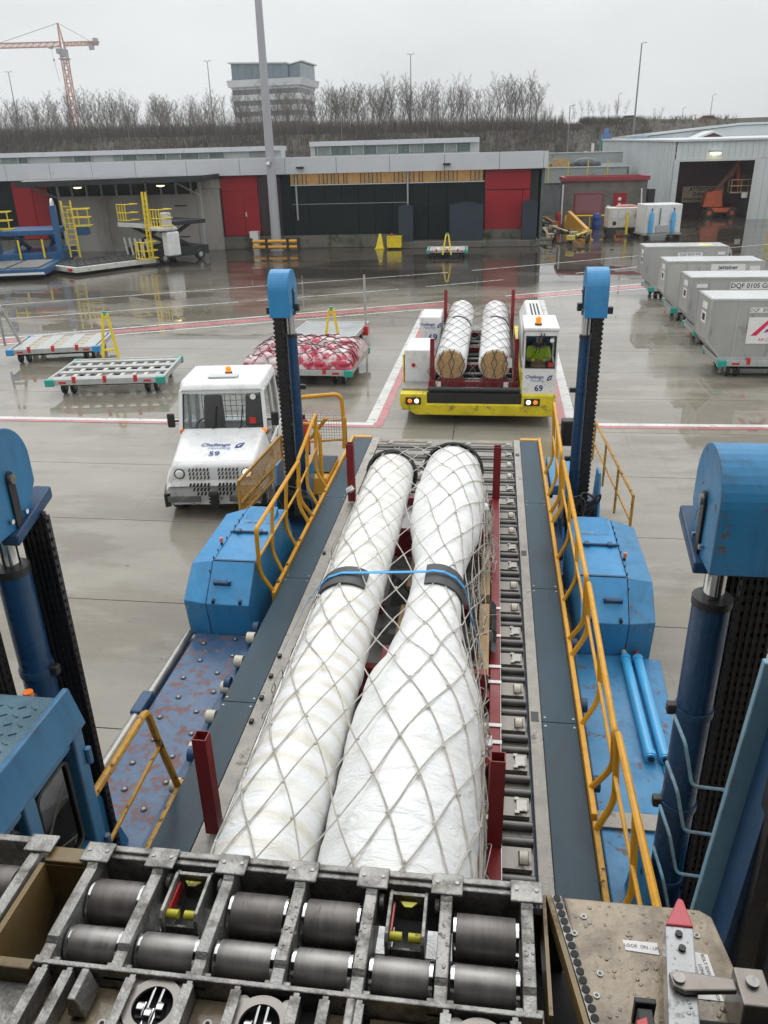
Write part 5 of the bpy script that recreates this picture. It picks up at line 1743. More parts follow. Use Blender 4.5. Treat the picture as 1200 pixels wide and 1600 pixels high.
# pelvis, chest, neck, head base, crown; arms to the wheel; legs forward
pts = [(0, 0, .32), (0, .03, .62), (0, .0, .80), (0, -.03, .90), (0, -.05, 1.06),
       (-.19, .0, .76), (-.25, -.12, .52), (-.13, -.34, .56),
       (.19, .0, .76), (.25, -.12, .52), (.13, -.34, .56),
       (-.12, -.38, .34), (-.13, -.42, .02), (.12, -.38, .34), (.13, -.42, .02)]
eds = [(0, 1), (1, 2), (2, 3), (3, 4), (2, 5), (5, 6), (6, 7), (2, 8), (8, 9), (9, 10), (0, 11), (11, 12), (0, 13), (13, 14)]
rad = [(.16, .12), (.18, .12), .10, .06, (.075, .095), .07, .055, .035, .07, .055, .035, .08, .05, .08, .05]
bd = skinned('body', pts, eds, rad, skin, pr)
skinned('jacket', pts[:11], eds[:2] + [(2, 5), (5, 6), (6, 7), (2, 8), (8, 9), (9, 10)] if False else [(0, 1), (1, 2), (2, 5), (5, 6), (2, 8), (8, 9)], [(.19, .15), (.215, .15), .13, .01, .01, .095, .075, .05, .095, .075, .05], hiv, pr)
MB().ball((0, .0, 1.10), .125, 14, sq=(.92, 1, 1.0)).build('hood', cloth_d, pr, smooth=True)
MB().ball((0, -.075, 1.05), .088, 12, sq=(.85, .75, 1.1)).build('face', skin, pr, smooth=True)
for s in (-1, 1):
    MB().ball((s * .03, -.14, 1.07), .011, 6).build('eye', dark, pr)
MB().hexa([(-.012, -.155, 1.02), (.012, -.155, 1.02), (.012, -.13, 1.02), (-.012, -.13, 1.02)], [(-.005, -.142, 1.06), (.005, -.142, 1.06), (.005, -.13, 1.06), (-.005, -.13, 1.06)]).build('nose', skin, pr)
MB().box(-.022, .022, -.145, -.138, .995, 1.003).build('mouth', redpl, pr)
MB().ball((0, .02, .86), .15, 12, sq=(1.1, .9, .55)).build('hood_collar', cloth_d, pr, smooth=True)

# ---- transporter load: two wrapped logs on a red steel frame, netted
wrap = M('white_plastic_wrap', (.78, .78, .77), .34, var=.05, vs=3, bump=.25, bs=11, coat=.3)
osb = M('chipboard_end', (.46, .29, .13), .65, var=.35, vs=14, dirt=(.28, .16, .06), dth=.55, ds=16)
def square_post(mb, x, y, z0, z1, w=.1, t=.008):
    mb.box(x - w / 2, x + w / 2, y - w / 2, y - w / 2 + t, z0, z1)
    mb.box(x - w / 2, x + w / 2, y + w / 2 - t, y + w / 2, z0, z1)
    mb.box(x - w / 2, x - w / 2 + t, y - w / 2 + t, y + w / 2 - t, z0, z1)
    mb.box(x + w / 2 - t, x + w / 2, y - w / 2 + t, y + w / 2 - t, z0, z1)
rf = thing('load_frame', 'red steel cradle frame on the yellow transporter', 'frame', (-.4, 18.5, .76), 0, world=True)
mb = MB()
for x in (-1.4, .60):
    mb.box(x - .06, x + .06, 18.45, 24.6, .78, .92)
mb.build('side_beam', red_st, rf)
for y in (18.40, 20.4, 22.4, 24.5):
    MB().box(-1.45, .65, y, y + .12, .79 + .002, .98 if y < 19 else .9).build('cross_beam', red_st, rf)
for x in (-1.38, .60):
    for y, z in ((18.6, 1.95), (24.0, 2.25)):
        mb = MB()
        square_post(mb, x, y, .92, z)
        mb.build('corner_post', red_st, rf)
for x in (-.93, .12):
    for y in (18.52, 24.2):
        MB().box(x - .3, x + .3, y, y + .25, .9, 1.02).build('saddle', red_st, rf)
for x in (-1.22, .38):
    MB().box(x - .06, x + .06, 18.385, 18.398, .8, .98).build('tie_label', plain_w, rf)
logs = []
for i, x in enumerate((-.95, .10)):
    t = thing('wrapped_log', ('left', 'right')[i] + ' white-wrapped log with a chipboard end on the transporter', 'log', (x, 18.5, 1.36))
    prof = [(0.05, .36)]
    q = random.Random(i)
    for k in range(40):
        prof.append((.08 + k * 6.7 / 39, .385 + q.uniform(-.008, .008)))
    prof += [(6.83, .33), (6.90, .2)]
    MB().lathe(prof, (0, 0, 0), (0, 1, .0), 24).build('wrapping', wrap, t, smooth=True)
    MB().cyl((0, .0, 0), (0, .049, 0), .33, 24).build('end_board', osb, t, smooth=True)
    MB().tube([(.39 * math.cos(a), 4.0, .39 * math.sin(a)) for a in [R(20 + 7 * k) for k in range(14)]], .03, 5).build('foam_pad', black, t)
o = MB().box(.38, .5, 18.488, 18.495, 1.3, 1.52).build('paper_label', plain_w, None)
tag(o, 'crumpled white paper label on the right log end on the transporter', 'label')

# ---- generic hull net
def hull(pts):
    pts = sorted(pts)
    up = []
    for p in pts:
        while len(up) > 1 and (up[-1][0] - up[-2][0]) * (p[1] - up[-2][1]) - (up[-1][1] - up[-2][1]) * (p[0] - up[-2][0]) >= 0:
            up.pop()
        up.append(p)
    return up
class Sheet:      # s in 0..1 around the load, y along it
    def __init__(s, y0, y1, circles, base, n=48, off=.016):
        s.y0, s.y1, s.n = y0, y1, n
        s.rows = []
        for i in range(n + 1):
            y = y0 + (y1 - y0) * i / n
            pts = list(base)
            for (cx, cz, rf_) in circles:
                r_ = rf_(y) + off
                pts += [(cx + r_ * math.cos(R(a)), cz + r_ * math.sin(R(a))) for a in range(-40, 221, 6)]
            h = hull(pts)
            ls = [0]
            for a, b in zip(h[:-1], h[1:]):
                ls.append(ls[-1] + math.hypot(b[0] - a[0], b[1] - a[1]))
            s.rows.append((h, ls))
        s.len = s.rows[n // 2][1][-1]
    def row(s, i, u):
        h, ls = s.rows[i]
        d = u * ls[-1]
        for k in range(len(ls) - 1):
            if ls[k + 1] >= d:
                f = (d - ls[k]) / max(1e-9, ls[k + 1] - ls[k])
                return h[k][0] + f * (h[k + 1][0] - h[k][0]), h[k][1] + f * (h[k + 1][1] - h[k][1])
        return h[-1]
    def at(s, u, y):
        f = (y - s.y0) / (s.y1 - s.y0) * s.n
        i = max(0, min(s.n - 1, int(f)))
        f -= i
        a, b = s.row(i, u), s.row(i + 1, u)
        return (a[0] + f * (b[0] - a[0]), y, a[1] + f * (b[1] - a[1]))
def net(name, sh, nu, r, m, lab, slope, jit=.01, mat_knot=True, seed=1, parent=None):
    mb = MB()
    q = random.Random(seed)
    Ly = sh.y1 - sh.y0
    du = 1.0 / nu
    for sg in (-1, 1):
        k0 = -int(Ly * slope / du) - 2
        for k in range(k0, nu + 2 - k0):
            pts = []
            st = 70
            ph = q.uniform(0, 6)
            for i in range(st + 1):
                y = sh.y0 + Ly * i / st
                u = k * du + sg * slope * (y - sh.y0) + math.sin(y * 5 + ph) * jit * .4
                if 0 <= u <= 1:
                    p = sh.at(u, y)
                    pts.append((p[0] + q.uniform(-jit, jit) * .25, p[1], p[2] + q.uniform(0, jit) * .3))
                elif len(pts) > 1:
                    mb.tube(pts, r, 4)
                    pts = []
                else:
                    pts = []
            if len(pts) > 1:
                mb.tube(pts, r, 4)
    return mb
sh = Sheet(18.52, 25.3, [(-.95, 1.36, lambda y: .392), (.10, 1.36, lambda y: .392)], [(-1.42, .95), (.62, .95)])
mb = net('n', sh, 10, .0068, None, '', .105, seed=3)
q = random.Random(8)
for k in range(16):       # net hanging over the log ends
    x = -1.35 + k * .125
    z0 = 1.36 + (math.sqrt(max(0, .38 ** 2 - (min(abs(x + .95), abs(x - .1), .38)) ** 2)))
    mb.tube([(x, 18.5, z0), (x + .13 * (1 if k % 2 else -1), 18.44, (z0 + 1.1) / 2), (x - .05 * (1 if k % 2 else -1), 18.38, .86)], .011, 4)
net_b = M('dark_cargo_cord', (.085, .08, .075), .7)
tag(mb.build('cargo_net', net_b), 'dark diamond cargo net over the two logs on the transporter', 'net')

# ============================================================ PARKED LOADERS AT LEFT
yb = yel
def guard(mb, pts, r=.035, n=6):
    mb.tube(bend(pts, .1), r, n)
l1 = thing('cargo_loader', 'dark blue cargo loader parked at the far left edge', 'loader', (-27.6, 47.2, 0), 16)
lb = M('loader_blue', (.012, .09, .22), .4, var=.15, coat=.2)
MB().box(-2.6, 1.3, -4.6, -.2, .25, .62).build('front_platform', lb, l1, bevel=.03)
for k in range(9):
    for j in range(2):
        MB().cyl((-2.4 + j * 1.8, -4.3 + k * .44, .65), (-.8 + j * 1.8, -4.3 + k * .44, .65), .07, 8).build('roller', roller_m, l1, smooth=True)
MB().box(-2.5, 1.2, .2, 5, .3, 1.0).build('chassis', lb, l1, bevel=.03)
MB().box(-2.2, 1.0, .6, 4.2, 2.0, 2.3).build('rear_platform', lb, l1, bevel=.03)
mb = MB()
for x in (-1.6, .4):
    mb.bar((x, .8, .9), (x, 3.8, 2.0), .2)
    mb.bar((x + .22, 3.8, .9), (x + .22, .8, 2.0), .2)
mb.build('scissor_lift', lb, l1)
for x in (-2.4, 1.2):
    o = MB().box(x - .16, x + .16, .2, .6, .6, 3.7).build('mast', lb, l1, bevel=.02)
    MB().tube([(x, .4 + .22 * math.cos(a), 3.75 + .28 * math.sin(a)) for a in [R(-30 + 16 * k) for k in range(15)]], .07, 8).build('hose_loop', plain_w, o, smooth=True)
for x in (-1.1, .3):
    MB().bar((x, .1, .7), (x, .1, 1.8), .1).build('stop_post', yb, l1)
mb = MB()
for x in (1.65, 2.2):
    mb.bar((x, 1.0, .6), (x - .1, 1.2, 3.9), .09)
for k in range(9):
    mb.bar((1.65 - .01 * k, 1.0, 1.0 + k * .32), (2.2 - .01 * k, 1.0, 1.0 + k * .32), .05)
mb.build('ladder', yb, l1)
for cx, cy in ((-2.3, 1.6), (2.3, 2.3)):
    mb = MB()
    for z in (2.35, 2.85, 3.35):
        guard(mb, [(cx - .6, cy - .5, z), (cx + .6, cy - .5, z), (cx + .6, cy + .6, z), (cx - .6, cy + .6, z)])
    for dx in (-.6, 0, .6):
        mb.cyl((cx + dx, cy - .5, 2.3), (cx + dx, cy - .5, 3.35), .035, 6)
    mb.build('guard_rail', yb, l1)
MB().box(2.0, 2.7, 2.0, 2.9, 1.8, 2.34).build('control_box', lb, l1, bevel=.04)
MB().box(-2.58, 1.28, -4.62, -4.605, .30, .42).build('reflector_strip', plain_w, l1)
for s in (-2.2, .9):
    for y in (1.0, 4.2):
        wheel(l1, (s, y, .35), .35, .25)

l2 = thing('cargo_loader', 'white cargo loader with yellow masts parked beneath the canopy', 'loader', (-23.7, 48.2, 0), -33)
wl_ = M('loader_white', (.58, .575, .54), .45, var=.1, vs=3, dirt=(.22, .2, .16), dth=.57, ds=4)
MB().box(-1.9, 1.9, -3.3, 2.2, .18, .48).build('front_platform', wl_, l2, bevel=.03)
MB().box(-1.75, 1.75, -3.1, 2.1, .482, .5).build('roller_bed', dark, l2)
for k in range(11):
    for j in range(4):
        MB().cyl((-1.7 + j * .86, -2.95 + k * .46, .53), (-.95 + j * .86, -2.95 + k * .46, .53), .05, 8).build('roller', roller_m, l2, smooth=True)
for s in (-1, 1):
    o = MB().box(s * 1.3 - .25, s * 1.3 + .25, -3.33, -3.305, .25, .4).build('lamp_cluster', redpl, l2)
    MB().cyl((s * 1.2, -3.335, .33), (s * 1.2, -3.34, .33), .06, 10).build('lens', amber, o)
text('LW 9', .2, ink_d, l2, (0, -3.31, .33), (1, 0, 0), (0, 0, 1))
MB().box(-1.7, 1.7, 2.4, 6.5, .35, .9).build('chassis', frame_d, l2, bevel=.03)
MB().box(-1.8, 1.8, 2.3, 6.4, 2.25, 2.5).build('rear_platform', frame_d, l2, bevel=.03)
MB().box(-1.85, 1.85, 2.2, 2.3, 2.2, 2.45).build('platform_lip', wl_, l2)
mb = MB()
for s in (-1.3, 1.1):
    mb.bar((s, 2.6, .8), (s, 5.6, 2.25), .18)
    mb.bar((s + .2, 5.6, .8), (s + .2, 2.6, 2.25), .18)
mb.build('scissor_lift', black, l2)
for k in range(5):
    MB().bar((-1.2 + k * .6, 2.25, .5), (-1.35 + k * .6, 2.2, 1.55), .16, .06).build('stop_post', wl_, l2)
for x in (1.7,):
    mb = MB()
    for dx in (0, .35):
        mb.bar((x + dx, 1.9, .5), (x + dx - .06, 2.0, 4.3), .1)
    for k in range(11):
        mb.bar((x, 1.9, .9 + k * .3), (x + .35, 1.9, .9 + k * .3), .05)
    mb.build('mast_ladder', yb, l2)
for cx, cy, z0 in ((-1.7, 3.0, 2.5), (2.5, 2.6, 2.3), (2.1, 1.5, .5)):
    mb = MB()
    for z in (z0 + .05, z0 + .5, z0 + 1.0):
        guard(mb, [(cx - .45, cy - .5, z), (cx + .45, cy - .5, z), (cx + .45, cy + .5, z), (cx - .45, cy + .5, z)])
    for dx in (-.45, -.15, .15, .45):
        mb.cyl((cx + dx, cy - .5, z0), (cx + dx, cy - .5, z0 + 1), .035, 6)
    mb.build('guard_rail', yb, l2)
MB().box(1.9, 3.1, 1.9, 3.2, 2.1, 2.28).build('operator_platform', wl_, l2, bevel=.03)
MB().box(2.3, 2.9, 2.6, 3.0, 2.3, 3.1).build('control_box', wl_, l2, bevel=.05)
MB().box(2.5, 3.1, 2.4, 3.3, .6, 2.0).build('engine_cover', white_p, l2, bevel=.08)
for s in (-1.6, 1.6):
    for y in (3.0, 5.8):
        wheel(l2, (s, y, .35), .35, .25)
# ============================================================ THE MAIN DECK LOADER (built in place; forward is +y)
ld = thing('cargo_loader', 'large blue cargo loader with four chain columns in the foreground', 'loader', (-.8, 8.5, 0), 0, world=True)
CX = -.8
# --- chassis and platform
MB().box(-2.44, .86, 3.2, 13.5, .35, 1.02).build('chassis', blue_dark, ld, bevel=.03)
MB().box(-2.08, .44, 3.3, 13.72, 1.03, 1.075).build('platform_bed', plat_m, ld)
MB().box(.46, .57, 3.3, 13.75, 1.03, 1.15).build('platform_border', tread, ld, bevel=.006)
MB().box(-2.13, -1.98, 3.3, 13.75, 1.078, 1.15).build('platform_border', tread, ld, bevel=.006)
MB().box(-2.0, .44, 13.42, 13.74, 1.078, 1.14).build('platform_lip', plat_m, ld, bevel=.01)
for a, b in ((-1.95, -1.05), (-.45, .35)):
    MB().box(a, b, 13.52, 13.58, 1.141, 1.146).build('lip_slot', M('brass_slot%d' % int(a * 10), (.13, .085, .035), .5, var=.3), ld)
# rollers: pairs of bars, plates with castors in between
rb_me = MB().cyl((-1.97, 0, 0), (.44, 0, 0), .034, 10).mesh('roller_bar', roller_m, True)
pl_me = MB().box(-1.97, .42, -.10, .10, -.04, .0).mesh('castor_plate', plat_m)
wh_me = MB().cyl((-.03, 0, 0), (.03, 0, 0), .062, 16).mesh('castor_wheel', ivory, True)
dk_me = MB().box(-.04, .04, -.06, .06, -.01, .012).box(-.055, -.02, -.085, -.055, -.01, .014).box(-.055, -.02, .055, .085, -.01, .014).mesh('castor_frame', steel)
slot_me = MB().box(-.037, .037, -.062, .062, -.002, .003).mesh('castor_well', dark)
y = 3.5
k = 0
while y < 13.3:
    place('roller_bar', rb_me, ld, (0, y, 1.112))
    place('roller_bar', rb_me, ld, (0, y + .16, 1.112))
    p = place('castor_plate', pl_me, ld, (0, y + .335, 1.135))
    for x in ((.36, -.35, -1.05, -1.75) if (k > 13 or k < 2) else (.36,)):
        c = place('castor_well', slot_me, ld, (x, y + .335, 1.1372))
        c.parent = p
        c.location = (x, 0, .0022)
        if k % 4 in (0, 1):
            q = place('castor_wheel', wh_me, ld, None)
        else:
            q = place('castor_frame', dk_me, ld, None)
        q.parent = p
        q.location = (x, 0, -.012 if k % 4 in (0, 1) else .006)
        for o_ in (c, q):
            o_.matrix_parent_inverse = Matrix.Identity(4)
    y += .51
    k += 1
for yy in (12.9, 9.2, 5.9):
    MB().box(.475, .545, yy, yy + .14, 1.1505, 1.153).build('socket', black, ld)
for yy in (5.6, 5.95, 6.3, 6.65, 9.0):
    MB().box(-2.11, -2.07, yy, yy + .05, 1.1505, 1.18).build('pallet_stop', black, ld, bevel=.006)
# --- walkway strips and kerbs
for a, b in zip((3.3, 5.9, 8.35, 10.9), (5.9, 8.35, 10.9, 13.72)):
    MB().box(.572, .885, a + .003, b - .003, 1.10, 1.155).build('walkway', strip_m, ld, bevel=.005)
    MB().box(-2.455, -2.132, a + .003, b - .003, 1.10, 1.155).build('walkway', strip_m, ld, bevel=.005)
    for xx in (.60, .857, -2.43, -2.16):
        for q0 in (a + .06, b - .06):
            MB().cyl((xx, q0, 1.155), (xx, q0, 1.159), .012, 8).build('walkway_bolt', steel, ld)
for a, b in ((.58, .9), (-2.47, -2.14)):
    MB().box(a, b, 13.73, 13.83, 1.08, 1.165).build('end_cap', yellow, ld, bevel=.012)
mb = MB()
mb.box(.888, .935, 4.75, 13.7, 1.06, 1.225)
mb.build('kerb_rail', yellow, ld, bevel=.01)
MB().box(.888, .935, 3.2, 4.7, 1.06, 1.21).build('kerb_rail', yellow_dirty, ld, bevel=.01)
MB().box(-2.505, -2.458, 7.9, 13.7, 1.02, 1.2).build('kerb_rail', yellow, ld, bevel=.01)
MB().cyl((-2.5, 3.2, 1.02), (-2.5, 4.93, 1.02), .055, 12).build('kerb_rail', yellow_dirty, ld, smooth=True)
for yy in (8.15, 8.6, 9.3, 10.1, 11):
    MB().cyl((-2.48, yy, 1.2), (-2.48, yy, 1.225), .018, 8).build('kerb_bolt', yellow_dirty, ld)
# --- guard rails: each welded section is one part
def rail(xb, xt, y0, y1, z0, zt, zt1=None, legs=1, mid=True, m=None, r=.026, lean=.2):
    zt1 = zt if zt1 is None else zt1
    mb = MB()
    out_ = 1 if xt > xb else -1
    kx = xt + out_ * .03
    mb.tube(bend([(xb, y0 + lean * .5, z0), (kx, y0 + lean * .3, z0 + .26), (xt, y0, zt - .05), (xt, y0 + .02, zt), (xt, y1 - .02, zt1), (xt, y1, zt1 - .05), (kx, y1 - lean * .3, z0 + .26), (xb, y1 - lean * .5, z0)], .12, 5), r, 8)
    for i in range(legs):
        f = (i + 1) / (legs + 1)
        yy = y0 + (y1 - y0) * f
        mb.tube(bend([(xb, yy - .15, z0), (kx, yy - .08, z0 + .26), (xt, yy, zt + (zt1 - zt) * f - .02)], .1), r * .9, 8)
    if mid:
        mb.tube([(xt + out_ * .01, y0 + .05, (z0 + zt) / 2 + .05), (xt + out_ * .01, y1 - .05, (z0 + zt1) / 2 + .05)], r * .62, 8)
    o = mb.build('guard_rail', m or yellow, ld, smooth=True)
    return o
rail(.91, 1.0, 10.35, 12.05, 1.2, 2.16, 2.36)
rail(.91, 1.02, 7.1, 10.2, 1.2, 2.02, 2.10, legs=2)
rail(.91, 1.03, 4.95, 7.0, 1.2, 1.86, 2.02, legs=1)
rail(.91, 1.0, 3.1, 4.72, 1.2, 2.12, 2.06, legs=1)
rail(-2.49, -2.6, 7.86, 10.0, 1.18, 2.05, 2.08, legs=2)
rail(-2.49, -2.62, 10.05, 11.3, 1.18, 2.08, 2.35, legs=1)
# near left hand rail
mb = MB()
mb.tube(bend([(-2.52, 4.86, 1.05), (-2.56, 4.72, 1.7), (-2.56, 4.64, 2.03), (-2.56, 3.3, 2.02)], .08), .03, 8)
mb.tube([(-2.554, 4.742, 1.6), (-2.56, 3.3, 1.5)], .017, 8)
mb.build('guard_rail', yellow_dirty, ld, smooth=True)
# front left work cage with mesh
mb = MB()
mb.tube(bend([(-3.2, 12.4, 1.35), (-3.2, 12.4, 2.28), (-2.46, 12.6, 2.30), (-2.42, 12.6, 1.35)], .14, 6), .035, 8)
mb.tube(bend([(-2.42, 12.62, 1.45), (-2.36, 12.3, 2.0), (-2.4, 12.3, 1.45)], .05), .028, 8)
mb.tube([(-3.2, 12.4, 1.5), (-2.42, 12.6, 1.5)], .022, 6)
mb.tube([(-3.15, 12.42, 1.85), (-2.44, 12.6, 1.85)], .015, 6)
mb.build('guard_rail', yellow, ld, smooth=True)
mb = MB()
for i in range(15):
    x = -3.08 + i * .045
    mb.bar((x, 12.48, 1.5), (x, 12.48, 2.0), .006)
for i in range(11):
    mb.bar((-3.08, 12.48, 1.5 + i * .05), (-2.45, 12.52, 1.5 + i * .05), .006)
mb.build('cage_mesh', galv, ld)
MB().hexa([(-3.15, 11.3, 1.0), (-2.52, 11.3, 1.0), (-2.52, 12.4, 1.0), (-3.15, 12.4, 1.0)], [(-3.0, 11.4, 1.26), (-2.52, 11.4, 1.26), (-2.52, 12.4, 1.26), (-3.0, 12.4, 1.26)]).build('cage_base', yellow, ld, bevel=.02)
MB().box(-2.95, -2.52, 11.6, 12.35, 1.262, 1.29).build('cage_floor', strip_m, ld)
o = MB().lathe([(0, .03), (.03, .085), (.5, .085), (.58, .04)], (-3.02, 12.15, 1.42), (0, 0, 1), 14).build('extinguisher', redpl, ld, smooth=True)
MB().cyl((-3.02, 12.15, 2.0), (-3.02, 12.15, 2.07), .03, 8).build('extinguisher_valve', black, o)
MB().bar((-2.85, 11.9, 1.75), (-2.55, 11.75, 2.15), .09, .03).build('control_lever', yellow, ld)
MB().tube(bend([(-3.15, 11.5, 2.12), (-2.72, 11.5, 2.12), (-2.62, 11.5, 1.95), (-2.6, 11.4, 1.2)], .1, 5), .032, 8).build('guard_rail', yellow, ld, smooth=True)
# outer mesh fence (left) and outer hand rail (right)
mb = MB()
A, B, C_, D2 = Vector((-3.5, 9.95, 1.22)), Vector((-3.5, 12.4, 1.0)), Vector((-3.5, 12.4, 1.62)), Vector((-3.5, 10.0, 1.74))
for p, q in ((A, B), (B, C_), (C_, D2), (D2, A), ((A + D2) / 2 * .7 + A * .3, (B + C_) / 2 * .7 + B * .3)):
    mb.bar(p, q, .035)
o = mb.build('fence_frame', yellow_dirty, ld)
mb = MB()
for i in range(56):
    f = i / 56
    mb.bar(A.lerp(B, f), D2.lerp(C_, f), .007)
for i in range(14):
    f = i / 14
    mb.bar(A.lerp(D2, f), B.lerp(C_, f), .007)
mb.build('fence_mesh', yellow_dirty, o)
mb = MB()
mb.tube([(1.99, 10.22, .85), (1.99, 10.22, 1.6), (1.85, 13.5, 1.6), (1.85, 13.5, .9)], .022, 6)
mb.tube([(1.99, 10.22, 1.22), (1.85, 13.5, 1.22)], .018, 6)
for f in (.33, .66):
    mb.tube([(1.99 - .14 * f, 10.22 + 3.28 * f, .85), (1.99 - .14 * f, 10.22 + 3.28 * f, 1.6)], .02, 6)
mb.tube([(1.85, 13.5, 1.55), (1.15, 13.5, 1.55)], .02, 6)
mb.build('outer_rail', yellow_dirty, ld)
MB().box(1.13, 1.36, 11.95, 12.15, 1.68, 2.10).build('lamp_box', black, ld, bevel=.03)
MB().box(1.0, 1.52, 11.7, 13.0, .95, 1.12).build('front_step', blue, ld, bevel=.02)
MB().box(1.02, 1.9, 9.7, 11.6, .4, .62).build('column_foot', blue_dark, ld, bevel=.03)
MB().box(-3.5, -2.6, 9.7, 12.4, .4, .62).build('column_foot', blue_dark, ld, bevel=.03)

# --- engine hoods either side
def hood(s, name):
    # s=+1 right, -1 left; x measured outward from the loader centre line
    X = lambda o: CX + s * o
    prof = [(7.58, .72), (7.50, 1.24), (7.88, 1.60), (9.35, 1.63), (9.62, 1.2), (9.62, .72)]
    mb = MB()
    mb.prism(prof, 'x', X(1.86), X(2.37))
    h = mb.build('hood', blue, ld, bevel=.007)
    a = [(X(2.376), y_, z_) for y_, z_ in prof]
    b = [(X(2.66), y_ + (.06 if y_ < 8 else -.06), z_ - (.07 if z_ > 1.4 else .0)) for y_, z_ in prof]
    mb = MB()
    n = len(prof)
    mb.add(a + b, [tuple(range(n)), tuple(reversed(range(n, 2 * n)))] + [(i, i + n, (i + 1) % n + n, (i + 1) % n) for i in range(n)])
    mb.build('hood_side', blue if s < 0 else blue_worn, ld, bevel=.007)
    # handle, latch chain bar, raised air scoop
    mb = MB()
    mb.tube(bend([(X(2.13), 7.66, 1.42), (X(2.13), 7.60, 1.47), (X(2.29), 7.60, 1.47), (X(2.29), 7.66, 1.42)], .02), .011, 6)
    mb.box(min(X(2.11), X(2.31)), max(X(2.11), X(2.31)), 7.66, 7.70, 1.40, 1.45)
    mb.build('hood_handle', blue_dark, h)
    MB().cyl((X(1.9), 8.62, 1.635), (X(2.36), 8.62, 1.635), .018, 8).build('hinge_bar', blue_dark, h, smooth=True)
    for q in (1.98, 2.25):
        MB().box(min(X(q), X(q + .05)), max(X(q), X(q + .05)), 8.58, 8.66, 1.62, 1.66).build('hinge_block', blue_dark, h)
    y0 = 9.0
    MB().hexa([(min(X(1.92), X(2.3)), y0 - .1, 1.622), (max(X(1.92), X(2.3)), y0 - .1, 1.622), (max(X(1.92), X(2.3)), y0 + .22, 1.628), (min(X(1.92), X(2.3)), y0 + .22, 1.628)],
              [(min(X(1.92), X(2.3)), y0 - .02, 1.63), (max(X(1.92), X(2.3)), y0 - .02, 1.63), (max(X(1.92), X(2.3)), y0 + .22, 1.72), (min(X(1.92), X(2.3)), y0 + .22, 1.72)]).build('air_scoop', blue, h)
    o = MB().cyl((X(2.40), 8.3, 1.58), (X(2.40), 8.3, 1.64), .014, 8).build('latch', black, h)
    MB().cyl((X(2.40), 8.3, 1.64), (X(2.40), 8.3, 1.70), .02, 8).build('latch_knob', amber, o)
    for zz, yy in ((.80, 7.575), (1.18, 7.512)):
        for oo in (1.92, 2.10, 2.31, 2.45, 2.6):
            MB().cyl((X(oo), yy, zz), (X(oo), yy - .014, zz), .011, 8).build('hood_bolt', steel, h)
    MB().box(min(X(1.87), X(2.36)), max(X(1.87), X(2.36)), 7.885, 7.915, 1.603, 1.614).build('panel_seam', blue_dark, h)
    for oo in (1.95, 2.27):
        MB().box(min(X(oo), X(oo + .03)), max(X(oo), X(oo + .03)), 7.50, 7.56, 1.245, 1.29).build('hood_catch', black, h)
    for i in range(9):
        MB().cyl((X(2.373), 7.75 + i * .17, 1.52 + min(.1, i * .09)), (X(2.373), 7.75 + i * .17, 1.555 + min(.1, i * .09)), .008, 6).build('rivet', blue_dark, h)
hood(1, 'r')
hood(-1, 'l')
# --- lower decks
MB().box(1.02, 1.66, 4.3, 7.56, .62, .80).build('side_deck', blue_worn, ld, bevel=.015)
MB().hexa([(1.665, 4.3, .6), (1.80, 4.3, .6), (1.98, 7.56, .6), (1.665, 7.56, .6)], [(1.665, 4.3, .79), (1.74, 4.3, .77), (1.96, 7.56, .77), (1.665, 7.56, .79)]).build('side_deck', blue_worn, ld, bevel=.01)
MB().box(1.0, 1.75, 5.02, 5.2, .802, .83).build('deck_plate', plat_m, ld, bevel=.005)
MB().box(1.0, 1.8, 3.5, 5.0, .50, .612).build('side_deck', strip_m, ld)
for i, x in enumerate((1.56, 1.69)):
    o = MB().cyl((x, 7.45, .86), (x - .005, 5.84, .86), .05, 14).build('stowed_pipe', cyan, ld, smooth=True)
    for yy in (7.38, 5.86):
        MB().cyl((x, yy, .86), (x, yy + .06, .86), .057, 14).build('pipe_collar', cyan, o, smooth=True)
    MB().cyl((x, 7.45, .86), (x, 7.55, .86), .03, 10).build('pipe_end', (galv, red_st)[i], o, smooth=True)
    MB().cyl((x, 5.839, .86), (x, 5.83, .86), .03, 10).build('pipe_bore', dark, o)
MB().box(-3.36, -2.66, 4.4, 7.56, .62, .80).build('side_deck', blue_deck, ld, bevel=.012)
MB().box(-3.2, -2.56, 3.2, 4.38, .55, .74).build('side_deck', strip_m, ld, bevel=.01)
stud = MB().lathe([(0, .022), (.010, .020), (.016, .012), (.018, .004)], (0, 0, 0), (0, 0, 1), 10).mesh('deck_stud', steel, True)
wash = MB().cyl((0, 0, 0), (0, 0, .004), .034, 10).mesh('stud_washer', black, True)
for i in range(9):
    for j in range(2):
        x = -3.16 + j * .34 + (.04 if i % 2 else -.03)
        yy = 4.7 + i * .33 + j * .12
        s_ = place('deck_stud', stud, ld, (x, yy, .8045))
        c = place('stud_washer', wash, ld)
        c.parent = s_
        c.matrix_parent_inverse = Matrix.Identity(4)
        c.location = (0, 0, -.004)
MB().cyl((-3.44, 4.5, .80), (-3.44, 7.55, .80), .05, 12).build('guide_rod', steel, ld, smooth=True)
MB().box(-3.56, -3.37, 4.3, 7.56, .55, .72).build('rod_channel', blue_dark, ld, bevel=.01)
MB().box(-3.5, -3.38, 6.0, 6.35, .75, .87).build('rod_clamp', blue_dark, ld, bevel=.02)
MB().box(-2.655, -2.47, 4.3, 7.7, .45, .90).build('wheel_channel', blue_dark, ld)
for i in range(6):
    o = MB().cyl((-2.625, 4.95 + i * .46, .98), (-2.535, 4.95 + i * .46, .98), .065, 14).build('guide_wheel', ivory, ld, smooth=True)
    MB().cyl((-2.64, 4.95 + i * .46, .98), (-2.52, 4.95 + i * .46, .98), .02, 8).build('wheel_pin', steel, o)
